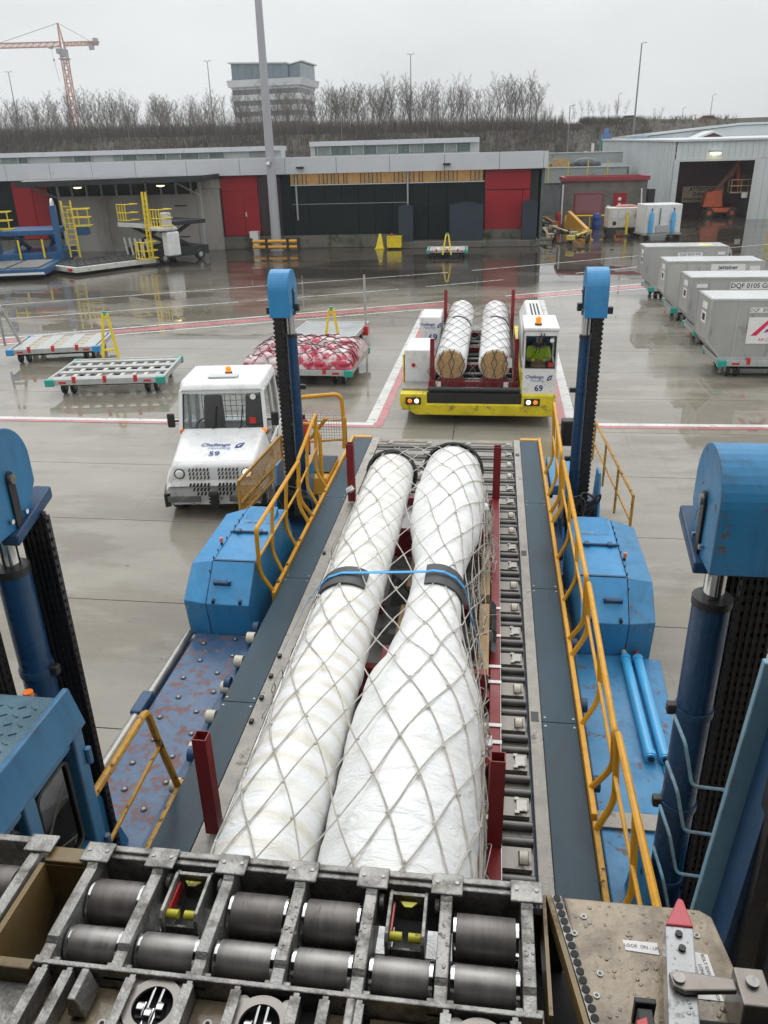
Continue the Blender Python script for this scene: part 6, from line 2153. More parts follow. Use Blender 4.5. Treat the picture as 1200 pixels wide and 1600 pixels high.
for s, xx in ((1, 1.0), (-1, -2.56)):
    for i in range(7):
        MB().cyl((xx - .03 * 1, 5.3 + i * 1.05, 1.02), (xx + .03, 5.3 + i * 1.05, 1.02), .07, 10).build('side_bolt', blue_dark, ld, smooth=True)
for x in (1.5, -3.05):
    wheel(ld, (x, 10.2, .45), .45, .3)
    wheel(ld, (x, 5.5, .40), .40, .28)

# --- lift columns with leaf chains
lk = MB()
for i in range(6):
    x = -.10 + i * .036
    lk.box(x, x + .018, -.026, .026, -.036, .036)
    lk.box(x + .018, x + .036, -.020, .020, -.068 + .036, .036 + .026) if i < 5 else None
lk.cyl((-.108, 0, 0), (.108, 0, 0), .014, 6)
link_me = lk.mesh('chain_link', chain_m)
def column(s, y, near, shift=0.0):
    X = lambda o: CX + s * (o + shift)
    zt = 4.48
    xc = X(2.10)
    cr = .105 if near else .075
    c = MB().cyl((xc, y, .55), (xc, y, 3.52), cr, 20).build('lift_column', cyl_blue, ld, smooth=True)
    for z in (3.52,):
        MB().cyl((xc, y, z), (xc, y, z + .05), cr + .007, 20).build('gland', black, c, smooth=True)
    MB().cyl((xc, y, 3.57), (xc, y, 3.95), .06, 16).build('piston_rod', chrome, c, smooth=True)
    for z in ((2.75, 2.0, 1.35) if near else (2.75, 1.7)):
        MB().cyl((xc, y, z), (xc, y, z + .05), cr + .01, 20).build('clamp_band', blue_dark, c, smooth=True)
        MB().box(min(xc, xc - s * .16), max(xc, xc - s * .16), y - .03, y + .03, z - .01, z + .06).build('clamp_lug', black, c, bevel=.01)
    # head: D-shaped side plates and curved rim
    yc, zc, r = y, zt - .26, .26
    arc = [(yc + r * math.cos(R(a)), zc + r * math.sin(R(a))) for a in range(180, -1, -10)]
    prof = arc + [(yc + r, 4.02), (yc + .12, 3.86), (yc - r, 3.82)] if False else [(yc - r, 3.84)] + arc + [(yc + r, 4.06), (yc + .10, 3.84)]
    hx0, hx1 = (1.98, 2.42) if near else (2.04, 2.34)
    h = MB().prism(prof, 'x', X(hx0), X(hx1)).build('column_head', blue_worn if near else blue, ld, bevel=.008)
    rim = [(p[0] + (p[0] - yc) * .03, p[1] + .008) for p in prof]
    # keyhole slot and lever on the inner face
    xi = X(hx0 - .005)
    ks = [(yc - .035, 3.84)] + [(yc + .035 * math.cos(R(a)), 4.17 + .05 * math.sin(R(a))) for a in range(180, -1, -20)] + [(yc + .035, 3.84)]
    MB().prism(ks, 'x', xi - s * .012, xi + s * .0).build('lever', black, h, bevel=.004)
    MB().cyl((xi - s * .012, yc, 4.17), (xi - s * .03, yc, 4.17), .03, 12).build('lever_pin', steel, h, smooth=True)
    for dy in (-.1, .1):
        MB().cyl((xi - s * .0, yc + dy * .8, 3.92), (xi - s * .018, yc + dy * .8, 3.92), .016, 8).build('head_bolt', chrome, h, smooth=True)
    if near:
        MB().hexa([(X(1.94) if s > 0 else X(2.06), yc - .10, 3.76), (X(2.06) if s > 0 else X(1.94), yc - .10, 3.76), (X(2.06) if s > 0 else X(1.94), yc + .36, 3.9), (X(1.94) if s > 0 else X(2.06), yc + .36, 3.9)],
                  [(X(1.94) if s > 0 else X(2.06), yc - .10, 3.83), (X(2.06) if s > 0 else X(1.94), yc - .10, 3.83), (X(2.06) if s > 0 else X(1.94), yc + .36, 3.98), (X(1.94) if s > 0 else X(2.06), yc + .36, 3.98)]).build('guide_arm', blue_dark, h, bevel=.012)
    else:
        MB().box(min(X(2.36), X(2.44)), max(X(2.36), X(2.44)), yc - .05, yc + .05, 3.86, 3.95).build('stop_bolt', black, h)
        MB().box(min(X(1.96), X(2.03)), max(X(1.96), X(2.03)), yc - .05, yc + .05, 3.9, 4.0).build('stop_bolt', black, h)
    # chains on both sides of the sheave
    zlo = .7
    n = int((3.9 - zlo) / .066)
    for dy in (-.19, .19):
        if near:
            for i in range(n):
                q = place('chain_link', link_me, ld)
                q.parent = c
                q.matrix_parent_inverse = Matrix.Translation(-Vector(ld['_w'])) if False else Matrix.Identity(4)
                q.location = (X(2.27 if (s > 0 or dy < 0) else 2.0), y + dy, zlo + i * .066)
        else:
            mb = MB()
            for i in range(n):
                z = zlo + i * .066
                mb.box(min(X(2.16), X(2.31)), max(X(2.16), X(2.31)), y + dy - .026, y + dy + .026, z, z + .036)
                mb.box(min(X(2.175), X(2.295)), max(X(2.175), X(2.295)), y + dy - .018, y + dy + .018, z + .036, z + .066)
            tag(mb.build('chain', chain_m, c), kind='stuff')
    # foot: gussets and hydraulic clutter
    for dx in (1.94, 2.44):
        a, b = sorted((X(dx), X(dx + .04)))
        MB().prism([(y - .5, .5), (y + .5, .5), (y + .14, 1.55), (y - .14, 1.55)], 'x', a, b).build('gusset', blue, ld, bevel=.01)
    a, b = sorted((X(2.0), X(2.42)))
    MB().box(a, b, y - .14, y + .14, .5, 1.1).build('column_base', blue_dark, ld, bevel=.02)
    for i in range(4):
        q = random.Random(i + int(y * 10) + (7 if s > 0 else 0))
        pts = [Vector((X(1.9 + q.uniform(0, .6)), y - .35 + q.uniform(-.15, .1), .75 + q.uniform(0, .2))) for _ in range(4)]
        pts = [pts[0], pts[1] + Vector((0, 0, .3)), pts[2] + Vector((0, 0, .45)), pts[3]]
        MB().tube(bend(pts, .2, 5), .018, 6).build('hydraulic_hose', black, ld, smooth=True)
    MB().box(min(X(1.95), X(2.15)), max(X(1.95), X(2.15)), y - .42, y - .2, .8, 1.15).build('valve_block', black, ld, bevel=.02)
for s in (1, -1):
    column(s, 11.3, False)
    column(s, 4.1, True, .10 if s < 0 else 0.0)
# pale hose hangers on the near right column
for i in range(5):
    z = 2.78 - i * .36
    MB().tube(bend([(1.17, 4.02, z), (1.19, 3.80, z - .02), (1.27, 3.80, z - .34), (1.68, 3.78, z - .35)], .04, 3), .011, 6).build('hose_hanger', pale_blue, ld, smooth=True)
# --- near right guide mast with rungs
mast = MB().hexa([(.94, 2.86, .6), (1.03, 2.86, .6), (1.03, 2.90, .6), (.94, 2.90, .6)], [(1.155, 2.86, 3.97), (1.255, 2.86, 3.97), (1.255, 2.90, 3.97), (1.155, 2.90, 3.97)]).build('guide_mast', pale_blue, ld, bevel=.006)
MB().hexa([(1.04, 2.66, .6), (1.07, 2.66, .6), (1.07, 2.855, .6), (1.04, 2.855, .6)], [(1.235, 2.66, 3.95), (1.265, 2.66, 3.95), (1.265, 2.855, 3.95), (1.235, 2.855, 3.95)]).build('mast_web', blue_dark, mast)
MB().box(1.20, 1.265, 2.60, 2.72, .6, 3.9).build('mast_rail', chain_m, mast)
MB().box(1.30, 1.33, 2.56, 2.70, .6, 4.05).build('mast_rail', black, mast)
MB().box(1.335, 1.75, 2.70, 2.72, .6, 4.0).build('hose_panel', dark, mast)
for i in range(22):
    z = 1.0 + i * .135
    MB().box(1.335, 1.80, 2.58, 2.60, z, z + .022).build('rung', galv, mast)
for i in range(7):
    MB().cyl((1.37 + i * .055, 2.66, .6), (1.37 + i * .055, 2.66, 4.0), .02, 8).build('hose', black, mast, smooth=True)
# --- operator's cab at the near left
cabb = worn('cab_blue', (.022, .14, .28), grime=.7)
dplate = M('diamond_plate_roof', (.06, .12, .16), .35, metal=.3, var=.3, vs=5, dirt=(.22, .22, .2), dth=.6, ds=6, dsoft=.2, bump=.25, bs=90, coat=.4)
cabp = MB().box(-3.6, -2.24, 1.6, 3.16, 3.26, 3.31).build('cab_roof', dplate, ld, bevel=.008)
mb = MB()
for i in range(19):
    for j in range(21):
        x, yy = -3.5 + i * .066, 1.7 + j * .068
        a = .017
        if (i + j) % 2:
            mb.bar((x - a, yy - a * .6, 3.312), (x + a, yy + a * .6, 3.312), .009, .008)
        else:
            mb.bar((x - a, yy + a * .6, 3.312), (x + a, yy - a * .6, 3.312), .010, .006)
tag(mb.build('tread_lugs', dplate, cabp), kind='stuff')
MB().hexa([(-2.235, 1.6, 3.12), (-2.14, 1.6, 3.10), (-2.14, 3.22, 3.10), (-2.235, 3.22, 3.12)], [(-2.235, 1.6, 3.33), (-2.20, 1.6, 3.33), (-2.20, 3.22, 3.33), (-2.235, 3.22, 3.33)]).build('roof_edge', cabb, cabp, bevel=.008)
mb = MB()
mb.box(-2.3, -2.16, 3.10, 3.2, .8, 3.1)
mb.box(-2.26, -2.17, 2.62, 2.72, .8, 3.1)
mb.box(-2.26, -2.17, 2.0, 2.08, .8, 3.1)
mb.box(-2.26, -2.18, 2.725, 3.095, 2.25, 2.36)
mb.box(-2.26, -2.18, 2.725, 3.095, 3.02, 3.1)
mb.box(-2.26, -2.18, 2.085, 2.615, 2.25, 2.36)
mb.box(-2.26, -2.18, 2.085, 2.615, 3.02, 3.1)
mb.build('cab_frame', cabb, ld, bevel=.012)
MB().box(-2.23, -2.20, 2.725, 3.095, .8, 2.245).build('cab_side', blue_dark, ld)
MB().box(-2.23, -2.20, 2.085, 2.615, .8, 2.245).build('cab_side', blue_dark, ld)
MB().box(-3.6, -2.31, 3.12, 3.17, .8, 3.1).build('cab_wall', blue_dark, ld)
for a, b in ((2.73, 3.09), (2.09, 2.61)):
    o = MB().box(-2.222, -2.216, a, b, 2.37, 3.01).build('cab_window', glass_d, ld)
    mb = MB()
    mb.tube(bend([(-2.205, a + .03, 2.4), (-2.205, b - .03, 2.4), (-2.205, b - .03, 2.98), (-2.205, a + .03, 2.98), (-2.205, a + .03, 2.4)], .06), .012, 5)
    mb.build('window_gasket', black, o)
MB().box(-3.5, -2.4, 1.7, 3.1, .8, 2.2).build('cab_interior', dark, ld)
for z in (1.5, 2.2, 2.85):
    MB().cyl((-2.15, 3.19, z), (-2.15, 3.19, z + .1), .02, 8).build('door_hinge', cabb, ld, smooth=True)
o = MB().cyl((-2.62, 3.45, 3.0), (-2.62, 3.45, 3.06), .045, 12).build('work_lamp', black, ld, smooth=True)
MB().cyl((-2.62, 3.45, 3.06), (-2.62, 3.45, 3.10), .03, 12).build('work_lamp_lens', amber, o, smooth=True)
MB().box(-2.66, -2.58, 3.2, 3.5, 2.9, 3.0).build('lamp_bracket', blue_dark, ld)
# ============================================================ CARGO ON THE LOADER
def lerp_tab(tab, y):
    for (a, ra), (b, rb_) in zip(tab[:-1], tab[1:]):
        if a <= y <= b:
            f = (y - a) / (b - a)
            f = f * f * (3 - 2 * f)
            return ra + (rb_ - ra) * f
    return tab[0][1] if y < tab[0][0] else tab[-1][1]
tabR = [(2.6, .36), (2.75, .44), (3.1, .478), (3.8, .487), (4.5, .495), (5.0, .462), (5.5, .36), (5.95, .288), (6.4, .262), (7.25, .258), (7.75, .33), (8.3, .41), (8.9, .43), (9.5, .41), (10.0, .375), (10.3, .31), (10.5, .2)]
tabL = [(2.6, .28), (2.75, .318), (6.5, .30), (9.7, .305), (10.0, .295), (10.18, .22)]
ZA = 1.95
def wrapmat(name, tint, amt, bmp=.4, band_s=.55):
    m = bpy.data.materials.new(name)
    m.use_nodes = True
    t = m.node_tree
    b = t.nodes['Principled BSDF']
    L = t.links.new
    tcn = t.nodes.new('ShaderNodeTexCoord')
    mpn = t.nodes.new('ShaderNodeMapping')
    mpn.inputs['Scale'].default_value = (.5, 2.6, .5)
    mpn.inputs['Rotation'].default_value = (0, 0, R(9))
    L(tcn.outputs['Object'], mpn.inputs[0])
    n1 = t.nodes.new('ShaderNodeTexWave')          # overlapping windings of stretch film
    n1.wave_type = 'BANDS'
    n1.bands_direction = 'Y'
    n1.inputs['Scale'].default_value = band_s
    n1.inputs['Distortion'].default_value = 5.0
    n1.inputs['Detail'].default_value = 3
    n1.inputs['Detail Scale'].default_value = .8
    L(mpn.outputs[0], n1.inputs['Vector'])
    nb = t.nodes.new('ShaderNodeTexNoise')
    nb.inputs['Scale'].default_value = 1.4
    nb.inputs['Detail'].default_value = 3
    L(mpn.outputs[0], nb.inputs['Vector'])
    mm1 = t.nodes.new('ShaderNodeMath')
    mm1.operation = 'MULTIPLY'
    L(n1.outputs['Fac'], mm1.inputs[0])
    L(nb.outputs[0], mm1.inputs[1])
    cr_ = t.nodes.new('ShaderNodeMapRange')
    cr_.inputs[1].default_value = .18
    cr_.inputs[2].default_value = .50
    cr_.inputs[4].default_value = amt
    L(mm1.outputs[0], cr_.inputs[0])
    mx_ = t.nodes.new('ShaderNodeMix')
    mx_.data_type = 'RGBA'
    L(cr_.outputs[0], mx_.inputs[0])
    mx_.inputs[6].default_value = (.83, .84, .84, 1)
    mx_.inputs[7].default_value = tint + (1,)
    L(mx_.outputs[2], b.inputs['Base Color'])
    b.inputs['Roughness'].default_value = .42
    b.inputs['Coat Weight'].default_value = .12
    b.inputs['Subsurface Weight'].default_value = 0.0
    m2 = t.nodes.new('ShaderNodeMapping')
    m2.inputs['Scale'].default_value = (1.3, 2.8, 1.3)
    m2.inputs['Rotation'].default_value = (0, 0, R(14))
    L(tcn.outputs['Object'], m2.inputs[0])
    n2 = t.nodes.new('ShaderNodeTexNoise')
    n2.inputs['Scale'].default_value = 3.4
    n2.inputs['Detail'].default_value = 5
    n2.inputs['Roughness'].default_value = .6
    n2.inputs['Distortion'].default_value = 1.2
    L(m2.outputs[0], n2.inputs['Vector'])
    bn = t.nodes.new('ShaderNodeBump')
    bn.inputs['Strength'].default_value = bmp
    bn.inputs['Distance'].default_value = .035
    L(n2.outputs[0], bn.inputs['Height'])
    L(bn.outputs[0], b.inputs['Normal'])
    return m
wrapL = wrapmat('banded_white_wrap', (.70, .66, .56), .8, .6)
wrapR = wrapmat('creased_white_wrap', (.76, .755, .71), .6, .8, .35)
def roll(name, lab, x, tab, mat, seed, rough, spiral):
    q = random.Random(seed)
    t = thing(name, lab, 'cargo roll', (x, tab[0][0], 1.5), 0, world=True)
    mb = MB()
    y0, y1 = tab[0][0], tab[-1][0]
    ny, na = 150, 44
    vs, fs = [], []
    for i in range(ny + 1):
        y = y0 + (y1 - y0) * i / ny
        for k in range(na):
            a = 2 * math.pi * k / na
            r = lerp_tab(tab, y)
            sp = ((y * spiral + a / 6.283) % 1.0)                    # lapped windings of the film
            r += rough * (.5 * (sp - .5) + .45 * math.sin(7 * y + 3 * a + seed) * math.sin(2.3 * y + seed) + .35 * math.sin(19 * y + 2 * a))
            vs.append((x + r * math.cos(a), y, ZA + r * math.sin(a)))
    for i in range(ny):
        for k in range(na):
            k2 = (k + 1) % na
            fs.append((i * na + k, (i + 1) * na + k, (i + 1) * na + k2, i * na + k2))
    fs += [tuple(range(na)), tuple(reversed(range(ny * na, (ny + 1) * na)))]
    mb.add(vs, fs)
    mb.build('wrapping', mat, t, smooth=True)
    return t
tl = roll('wrapped_roll', 'long straight white-wrapped cargo roll at the left of the loader platform', -1.285, tabL, wrapL, 2, .011, 2.2)
tr_ = roll('wrapped_roll', 'bulging white-wrapped cargo roll with a narrow waist, at the right', -.46, tabR, wrapR, 5, .012, 1.6)
foam = M('charcoal_foam', (.045, .048, .05), .6, var=.25, vs=9, coat=.2)
def band(parent, x, y0, y1, tab, a0, a1, off, name, m, th=.012, n=24):
    mb = MB()
    vs, fs = [], []
    for i in range(n + 1):
        a = R(a0 + (a1 - a0) * i / n)
        for y, o_ in ((y0, off), (y1, off), (y1, off + th), (y0, off + th)):
            r = lerp_tab(tab, y) + o_
            vs.append((x + r * math.cos(a), y, ZA + r * math.sin(a)))
    for i in range(n):
        for k in range(4):
            k2 = (k + 1) % 4
            fs.append((i * 4 + k, i * 4 + k2, i * 4 + 4 + k2, i * 4 + 4 + k))
    fs += [(0, 3, 2, 1), (n * 4, n * 4 + 1, n * 4 + 2, n * 4 + 3)]
    mb.add(vs, fs)
    return mb.build(name, m, parent, smooth=True)
band(tl, -1.285, 6.34, 6.66, tabL, 55, 190, .012, 'foam_pad', foam)
band(tr_, -.46, 6.48, 6.86, tabR, -20, 110, .012, 'foam_pad', foam)
band(tl, -1.285, 9.92, 10.12, tabL, 0, 360, .03, 'end_foam', foam, .03)
band(tr_, -.46, 10.1, 10.42, tabR, 0, 360, .03, 'end_foam', foam, .03)
# blue lashing strap over both rolls
strap_m = M('blue_lashing_strap', (.03, .33, .72), .5, var=.1)
mb = MB()
pts = [(-1.95, 6.35, 1.45), (-1.70, 6.45, 1.95)]
for a in (150, 125, 100, 85):
    pts.append((-1.285 + .338 * math.cos(R(a)), 6.5, ZA + .338 * math.sin(R(a))))
for a in (110, 95, 75, 50, 25, 5):
    pts.append((-.46 + .312 * math.cos(R(a)), 6.66, ZA + .312 * math.sin(R(a))))
pts += [(-.02, 6.45, 1.55), (.08, 6.25, 1.32)]
vs, fs = [], []
for i, p in enumerate(pts):
    for dy, dz in ((-.02, 0), (.02, 0), (.02, .005), (-.02, .005)):
        vs.append((p[0], p[1] + dy, p[2] + dz))
for i in range(len(pts) - 1):
    for k in range(4):
        k2 = (k + 1) % 4
        fs.append((i * 4 + k, i * 4 + k2, i * 4 + 4 + k2, i * 4 + 4 + k))
mb.add(vs, fs)
tag(mb.build('lashing_strap', strap_m), 'bright blue lashing strap running across both wrapped rolls', 'strap')

# ---- pallet and red cradle frame
pal = thing('cargo_pallet', 'flat aluminium pallet sheet under the red cradle frame', 'pallet', (-.93, 7.2, 1.152), 0, world=True)
MB().box(-1.96, .20, 3.4, 10.95, 1.153, 1.168).build('sheet', M('pallet_aluminium', (.26, .255, .25), .4, metal=.4, var=.25, vs=3, dirt=(.08, .075, .07), dth=.55, ds=4), pal)
mb = MB()
for x in (-1.96, .17):
    mb.box(x, x + .03, 3.4, 10.95, 1.169, 1.185)
mb.box(-1.93, .17, 10.92, 10.95, 1.169, 1.185)
mb.build('edge_rail', alu_f, pal)
cf = thing('cradle_frame', 'dark red steel cradle frame with corner posts under the wrapped rolls', 'frame', (-.93, 7.2, 1.17), 0, world=True)
for x in (-1.78, .14):
    MB().box(x - .05, x + .05, 3.6, 10.8, 1.186, 1.30).build('side_beam', red_st, cf, bevel=.006)
for yy in (3.66, 5.15, 6.05, 7.6, 9.0, 10.65):
    MB().box(-1.728, .088, yy - .05, yy + .05, 1.19, 1.31).build('cross_beam', red_st, cf, bevel=.006)
for yy in (5.15, 6.05, 9.0):
    MB().box(-1.1, .06, yy - .045, yy + .045, 1.312, 1.56).build('saddle_plate', red_st, cf, bevel=.006)
    MB().box(-.93, -.84, yy - .2, yy + .2, 1.313, 1.66).build('saddle_stop', red_st, cf, bevel=.006)
for x in (-2.0, .14):
    for yy in (4.32, 10.72):
        mb = MB()
        square_post(mb, x, yy, 1.19 if x < -1 else 1.302, 2.1, .105)
        o = mb.build('corner_post', red_st, cf)
        MB().box(x - .044, x + .044, yy - .044, yy + .044, 1.33, 1.4).build('post_bore', dark, o)
wood = M('packing_timber', (.36, .24, .12), .7, var=.25, vs=5, stretch=(6, .6, 6), dirt=(.2, .12, .06), dth=.6, ds=4)
for i, (x, a, b) in enumerate(((-.87, 4.3, 5.0), (-.83, 6.3, 7.4), (-.82, 7.8, 8.8), (.0, 3.7, 5.0), (.02, 6.2, 7.5), (.02, 7.7, 8.9))):
    tb = MB().box(x - .055, x + .055, a, b, 1.312, 1.42).build('packing_timber', wood, None, bevel=.006)
    tag(tb, ('pale timber block between the rolls, nearest to the sill', 'pale timber block between the rolls, beside the foam pads', 'pale timber block between the rolls, farthest away',
             'long timber batten along the red side beam, nearest', 'long timber batten along the red side beam, by the blue strap', 'long timber batten along the red side beam, farthest')[i], 'timber', 'packing timbers in the cradle')
blk = thing('plastic_sheeting', 'crumpled black plastic sheeting lying between the rolls', 'sheeting', (-.85, 7.5, 1.31))
q = random.Random(4)
vs = [(-.22 + .44 * i / 8, -.6 + 1.2 * j / 14, .02 + q.uniform(0, .1)) for j in range(15) for i in range(9)]
MB().add(vs, [(j * 9 + i, j * 9 + i + 1, (j + 1) * 9 + i + 1, (j + 1) * 9 + i) for j in range(14) for i in range(8)]).build('sheet', black, blk, smooth=True)
vs = [(.70 + .3 * i / 6, -.9 + 1.0 * j / 10, .0 + q.uniform(0, .12)) for j in range(11) for i in range(7)]
MB().add(vs, [(j * 7 + i, j * 7 + i + 1, (j + 1) * 7 + i + 1, (j + 1) * 7 + i) for j in range(10) for i in range(6)]).build('sheet', black, blk, smooth=True)
web = M('white_webbing', (.70, .70, .69), .6, var=.1, vs=12)
for i, yy in enumerate((3.85, 4.55, 5.4, 5.62, 6.25, 6.5, 7.05, 7.6)):
    o = MB().box(-.12, .2, yy - .022, yy + .022, 1.425 - .12, 1.432 - .12).build('webbing', web, None)
    tag(o, 'short white webbing strap over the red side beam', 'strap', 'white webbing straps on the right side beam')
o = MB().box(-.14, -.05, 3.58, 3.605, 1.19, 1.31).build('white_tag', plain_w, None)
tag(o, 'white paper tag at the near foot of the red frame', 'tag')

# ---- pale cord net over both rolls
cord = M('pale_net_cord', (.46, .435, .385), .75, var=.2, vs=14)
shm = Sheet(2.75, 10.35, [(-1.285, ZA, lambda y: lerp_tab(tabL, y)), (-.46, ZA, lambda y: lerp_tab(tabR, y))], [(-1.84, 1.25), (.06, 1.32)], n=90, off=.012)
mb = net('n', shm, 12, .0060, None, '', .128, jit=.012, seed=12)
q = random.Random(31)
du_, sl_ = 1 / 12, .128
for k1 in range(-14, 27):      # knots where the cords cross
    for k2 in range(-14, 27):
        y = 2.75 + (k2 - k1) * du_ / (2 * sl_)
        u = k1 * du_ + sl_ * (y - 2.75)
        if 2.8 < y < 10.3 and .02 < u < .98:
            p = shm.at(u, y)
            mb.ball((p[0] + q.uniform(-.006, .006), p[1] + q.uniform(-.01, .01), p[2] + .003), .0125, 6, sq=(1, 1.25, .8))
o = mb.build('cargo_net', cord)
tag(o, 'pale cord diamond net stretched over both wrapped rolls on the loader', 'net')
# slack net ends bunched along the sides
mb = MB()
for k in range(75):
    y = q.uniform(3.7, 9.6)
    x0 = .02 + q.uniform(-.09, .05) if lerp_tab(tabR, y) > .38 else -.08 + q.uniform(-.08, .12)
    z0 = q.uniform(1.55, 2.05)
    pts = [(x0, y, z0)]
    for j in range(4):
        pts.append((x0 + q.uniform(-.05, .12) * (j + 1) / 2.5, y + q.uniform(-.22, .22), z0 - (z0 - 1.22) * (j + 1) / 4 * q.uniform(.6, 1)))
    mb.tube(bend(pts, .1, 3), .0045, 4)
for k in range(70):
    y = q.uniform(3.6, 10.4)
    x0 = -1.66 + q.uniform(-.08, .03)
    z0 = q.uniform(1.45, 1.85)
    pts = [(x0, y, z0)]
    for j in range(4):
        pts.append((x0 - .16 * (j + 1) / 4 + q.uniform(-.05, .05), y + q.uniform(-.18, .18), z0 - (z0 - 1.22) * (j + 1) / 4))
    mb.tube(bend(pts, .1, 3), .0045, 4)
tag(mb.build('slack_net_cord', cord), 'tangled slack net cords bunched along the sides of the rolls', 'cord', kind='stuff')
q = random.Random(2)
for i, (x, y, z) in enumerate(((-.02, 9.0, 1.9), (-2.0, 10.6, 1.42), (.06, 5.25, 1.42))):
    mb = MB()
    for k in range(9):
        mb.tube([(x + q.uniform(-.05, .05), y + q.uniform(-.08, .08), z + q.uniform(-.03, .03)) for _ in range(4)], .016, 5)
    tag(mb.build('plastic_knot', plain_w, smooth=True), ('white plastic knot on the right flank by the far bulge', 'white cord bundle at the foot of the far left red post', 'white plastic knot on the red beam, halfway along')[i], 'knot')

# ============================================================ AIRCRAFT DOOR SILL IN THE FOREGROUND (z of the roller plane is 4.0)
ac = M('worn_aluminium_casting', (.30, .295, .28), .42, metal=.5, var=.35, vs=14, dirt=(.095, .08, .062), dth=.46, ds=17, dsoft=.26, bump=.25, bs=110, coat=.3)
rollA = M('worn_roller_sleeve', (.17, .155, .145), .44, metal=.45, var=.3, vs=6, stretch=(5, .6, .6), dirt=(.07, .06, .055), dth=.62, ds=9, bump=.08, bs=60, coat=.2)
rollB = M('bare_steel_roller', (.30, .29, .275), .42, metal=.6, var=.2, vs=6, stretch=(5, .6, .6), dirt=(.10, .09, .085), dth=.66, ds=9, bump=.06, bs=60, coat=.2)
beige = M('wet_beige_floor_panel', (.28, .215, .13), .34, var=.32, vs=8, dirt=(.11, .085, .055), dth=.46, ds=9, dsoft=.25, bump=.22, bs=45, coat=.8)
brass = M('tan_primer', (.20, .135, .05), .45, var=.3, vs=5, dirt=(.10, .065, .025), dth=.55, ds=6, coat=.3)
deckthing = thing('aircraft_door_sill', 'aluminium roller sill of the aircraft cargo door across the bottom', 'door sill', (-.5, 1.4, 3.7), 0, world=True)
AC = deckthing
ribs = [-1.14, -.935, -.715, -.50, -.29, -.075, .15]
MB().box(-1.17, .36, .62, 1.62, 3.66, 3.70).build('well_shade_floor', dark, AC)  # near-black plate; the shade down in the wells is put into its colour
MB().box(.17, .27, 1.622, 1.645, 3.5, 3.93).build('well_shade_plate', dark, AC)  # near-black plate added to black out the opening beside the last rib
MB().box(-1.16, .17, 1.635, 1.655, 3.80, 3.985).build('sill_web', ac, AC, bevel=.004)
MB().box(-1.17, .19, 1.652, 1.675, 3.95, 3.995).build('sill_lip', ac, AC, bevel=.004)
MB().box(-1.16, .18, 1.285, 1.30, 3.86, 3.985).build('inner_web', ac, AC, bevel=.003)
for i, x in enumerate(ribs):
    mb = MB()
    mb.prism([(1.29, 3.84), (1.655, 3.84), (1.655, 4.0), (1.60, 4.0), (1.585, 3.992), (1.36, 3.992), (1.345, 3.98), (1.29, 3.975)], 'x', x - .017, x + .017)
    r_ = mb.build('rib', ac, AC, bevel=.003)
    MB().box(x - .045, x + .045, 1.60, 1.672, 3.996, 4.006).build('rib_head', ac, r_, bevel=.004)
    MB().box(x - .035, x + .035, 1.285, 1.325, 3.945, 3.96).build('rib_foot', ac, r_, bevel=.003)
    for dx in (-.028, .028):
        MB().cyl((x + dx, 1.64, 4.006), (x + dx, 1.64, 4.0085), .006, 8).build('rivet', steel, r_)
for i in range(6):
    a, b = ribs[i] + .021, ribs[i + 1] - .021
    if i not in (1, 4):
        o = MB().lathe([(0, .03), (.002, .058), (.008, .062), (b - a - .008, .062), (b - a - .002, .058), (b - a, .03)], (a, 1.535, 3.918), (1, 0, 0), 32).build('roller', rollA, AC, smooth=True)
        for q0 in (a + .001, b - .011):
            MB().lathe([(0, .05), (.001, .0628), (.009, .0632), (.01, .05)], (q0, 1.535, 3.918), (1, 0, 0), 32).build('roller_rim', chrome, o, smooth=True)
    else:
        c = (a + b) / 2
        mb = MB()
        for dx in (-.055, .045):
            mb.prism([(1.46, 3.86), (1.62, 3.86), (1.62, 3.98), (1.60, 3.992), (1.475, 3.985), (1.46, 3.97)], 'x', c + dx, c + dx + .01)
        mb.box(c - .055, c + .055, 1.60, 1.612, 3.955, 3.985)
        mb.box(c - .055, c + .055, 1.47, 1.478, 3.90, 3.93)
        o = mb.build('side_guide', ac, AC, bevel=.002)
        ylr = M('yellow_guide_roller%d' % i, (.48, .45, .03), .4, var=.2, dirt=(.12, .1, .03), dth=.52, ds=24)
        for dx in (-.026, .026):
            MB().cyl((c + dx - .017, 1.49, 3.955), (c + dx + .017, 1.49, 3.955), .013, 14).build('guide_roller', ylr, o, smooth=True)
        MB().prism([(c - .025, 1.592), (c + .025, 1.592), (c + .01, 1.575), (c - .01, 1.575)], 'z', 3.965, 3.97).build('yellow_mark', ylr, o)
        MB().box(c - .043, c - .038, 1.50, 1.59, 3.93, 3.965).build('red_pawl', redpl, o)
        MB().box(c - .04, c + .04, 1.50, 1.60, 3.87, 3.885).build('pawl_plate', black, o)
        for dx in (-.085, .075):
            MB().cyl((c + dx, 1.60, 3.95), (c + dx + .012, 1.60, 3.95), .022, 14).build('pivot_boss', ac, o, smooth=True)
    o = MB().lathe([(0, .02), (.002, .044), (.007, .047), (b - a - .007, .047), (b - a - .002, .044), (b - a, .02)], (a, 1.395, 3.922), (1, 0, 0), 30).build('roller', rollB, AC, smooth=True)
    for q0 in (a + .001, b - .013):
        MB().lathe([(0, .04), (.001, .0476), (.011, .048), (.012, .04)], (q0, 1.395, 3.922), (1, 0, 0), 30).build('roller_rim', chrome, o, smooth=True)
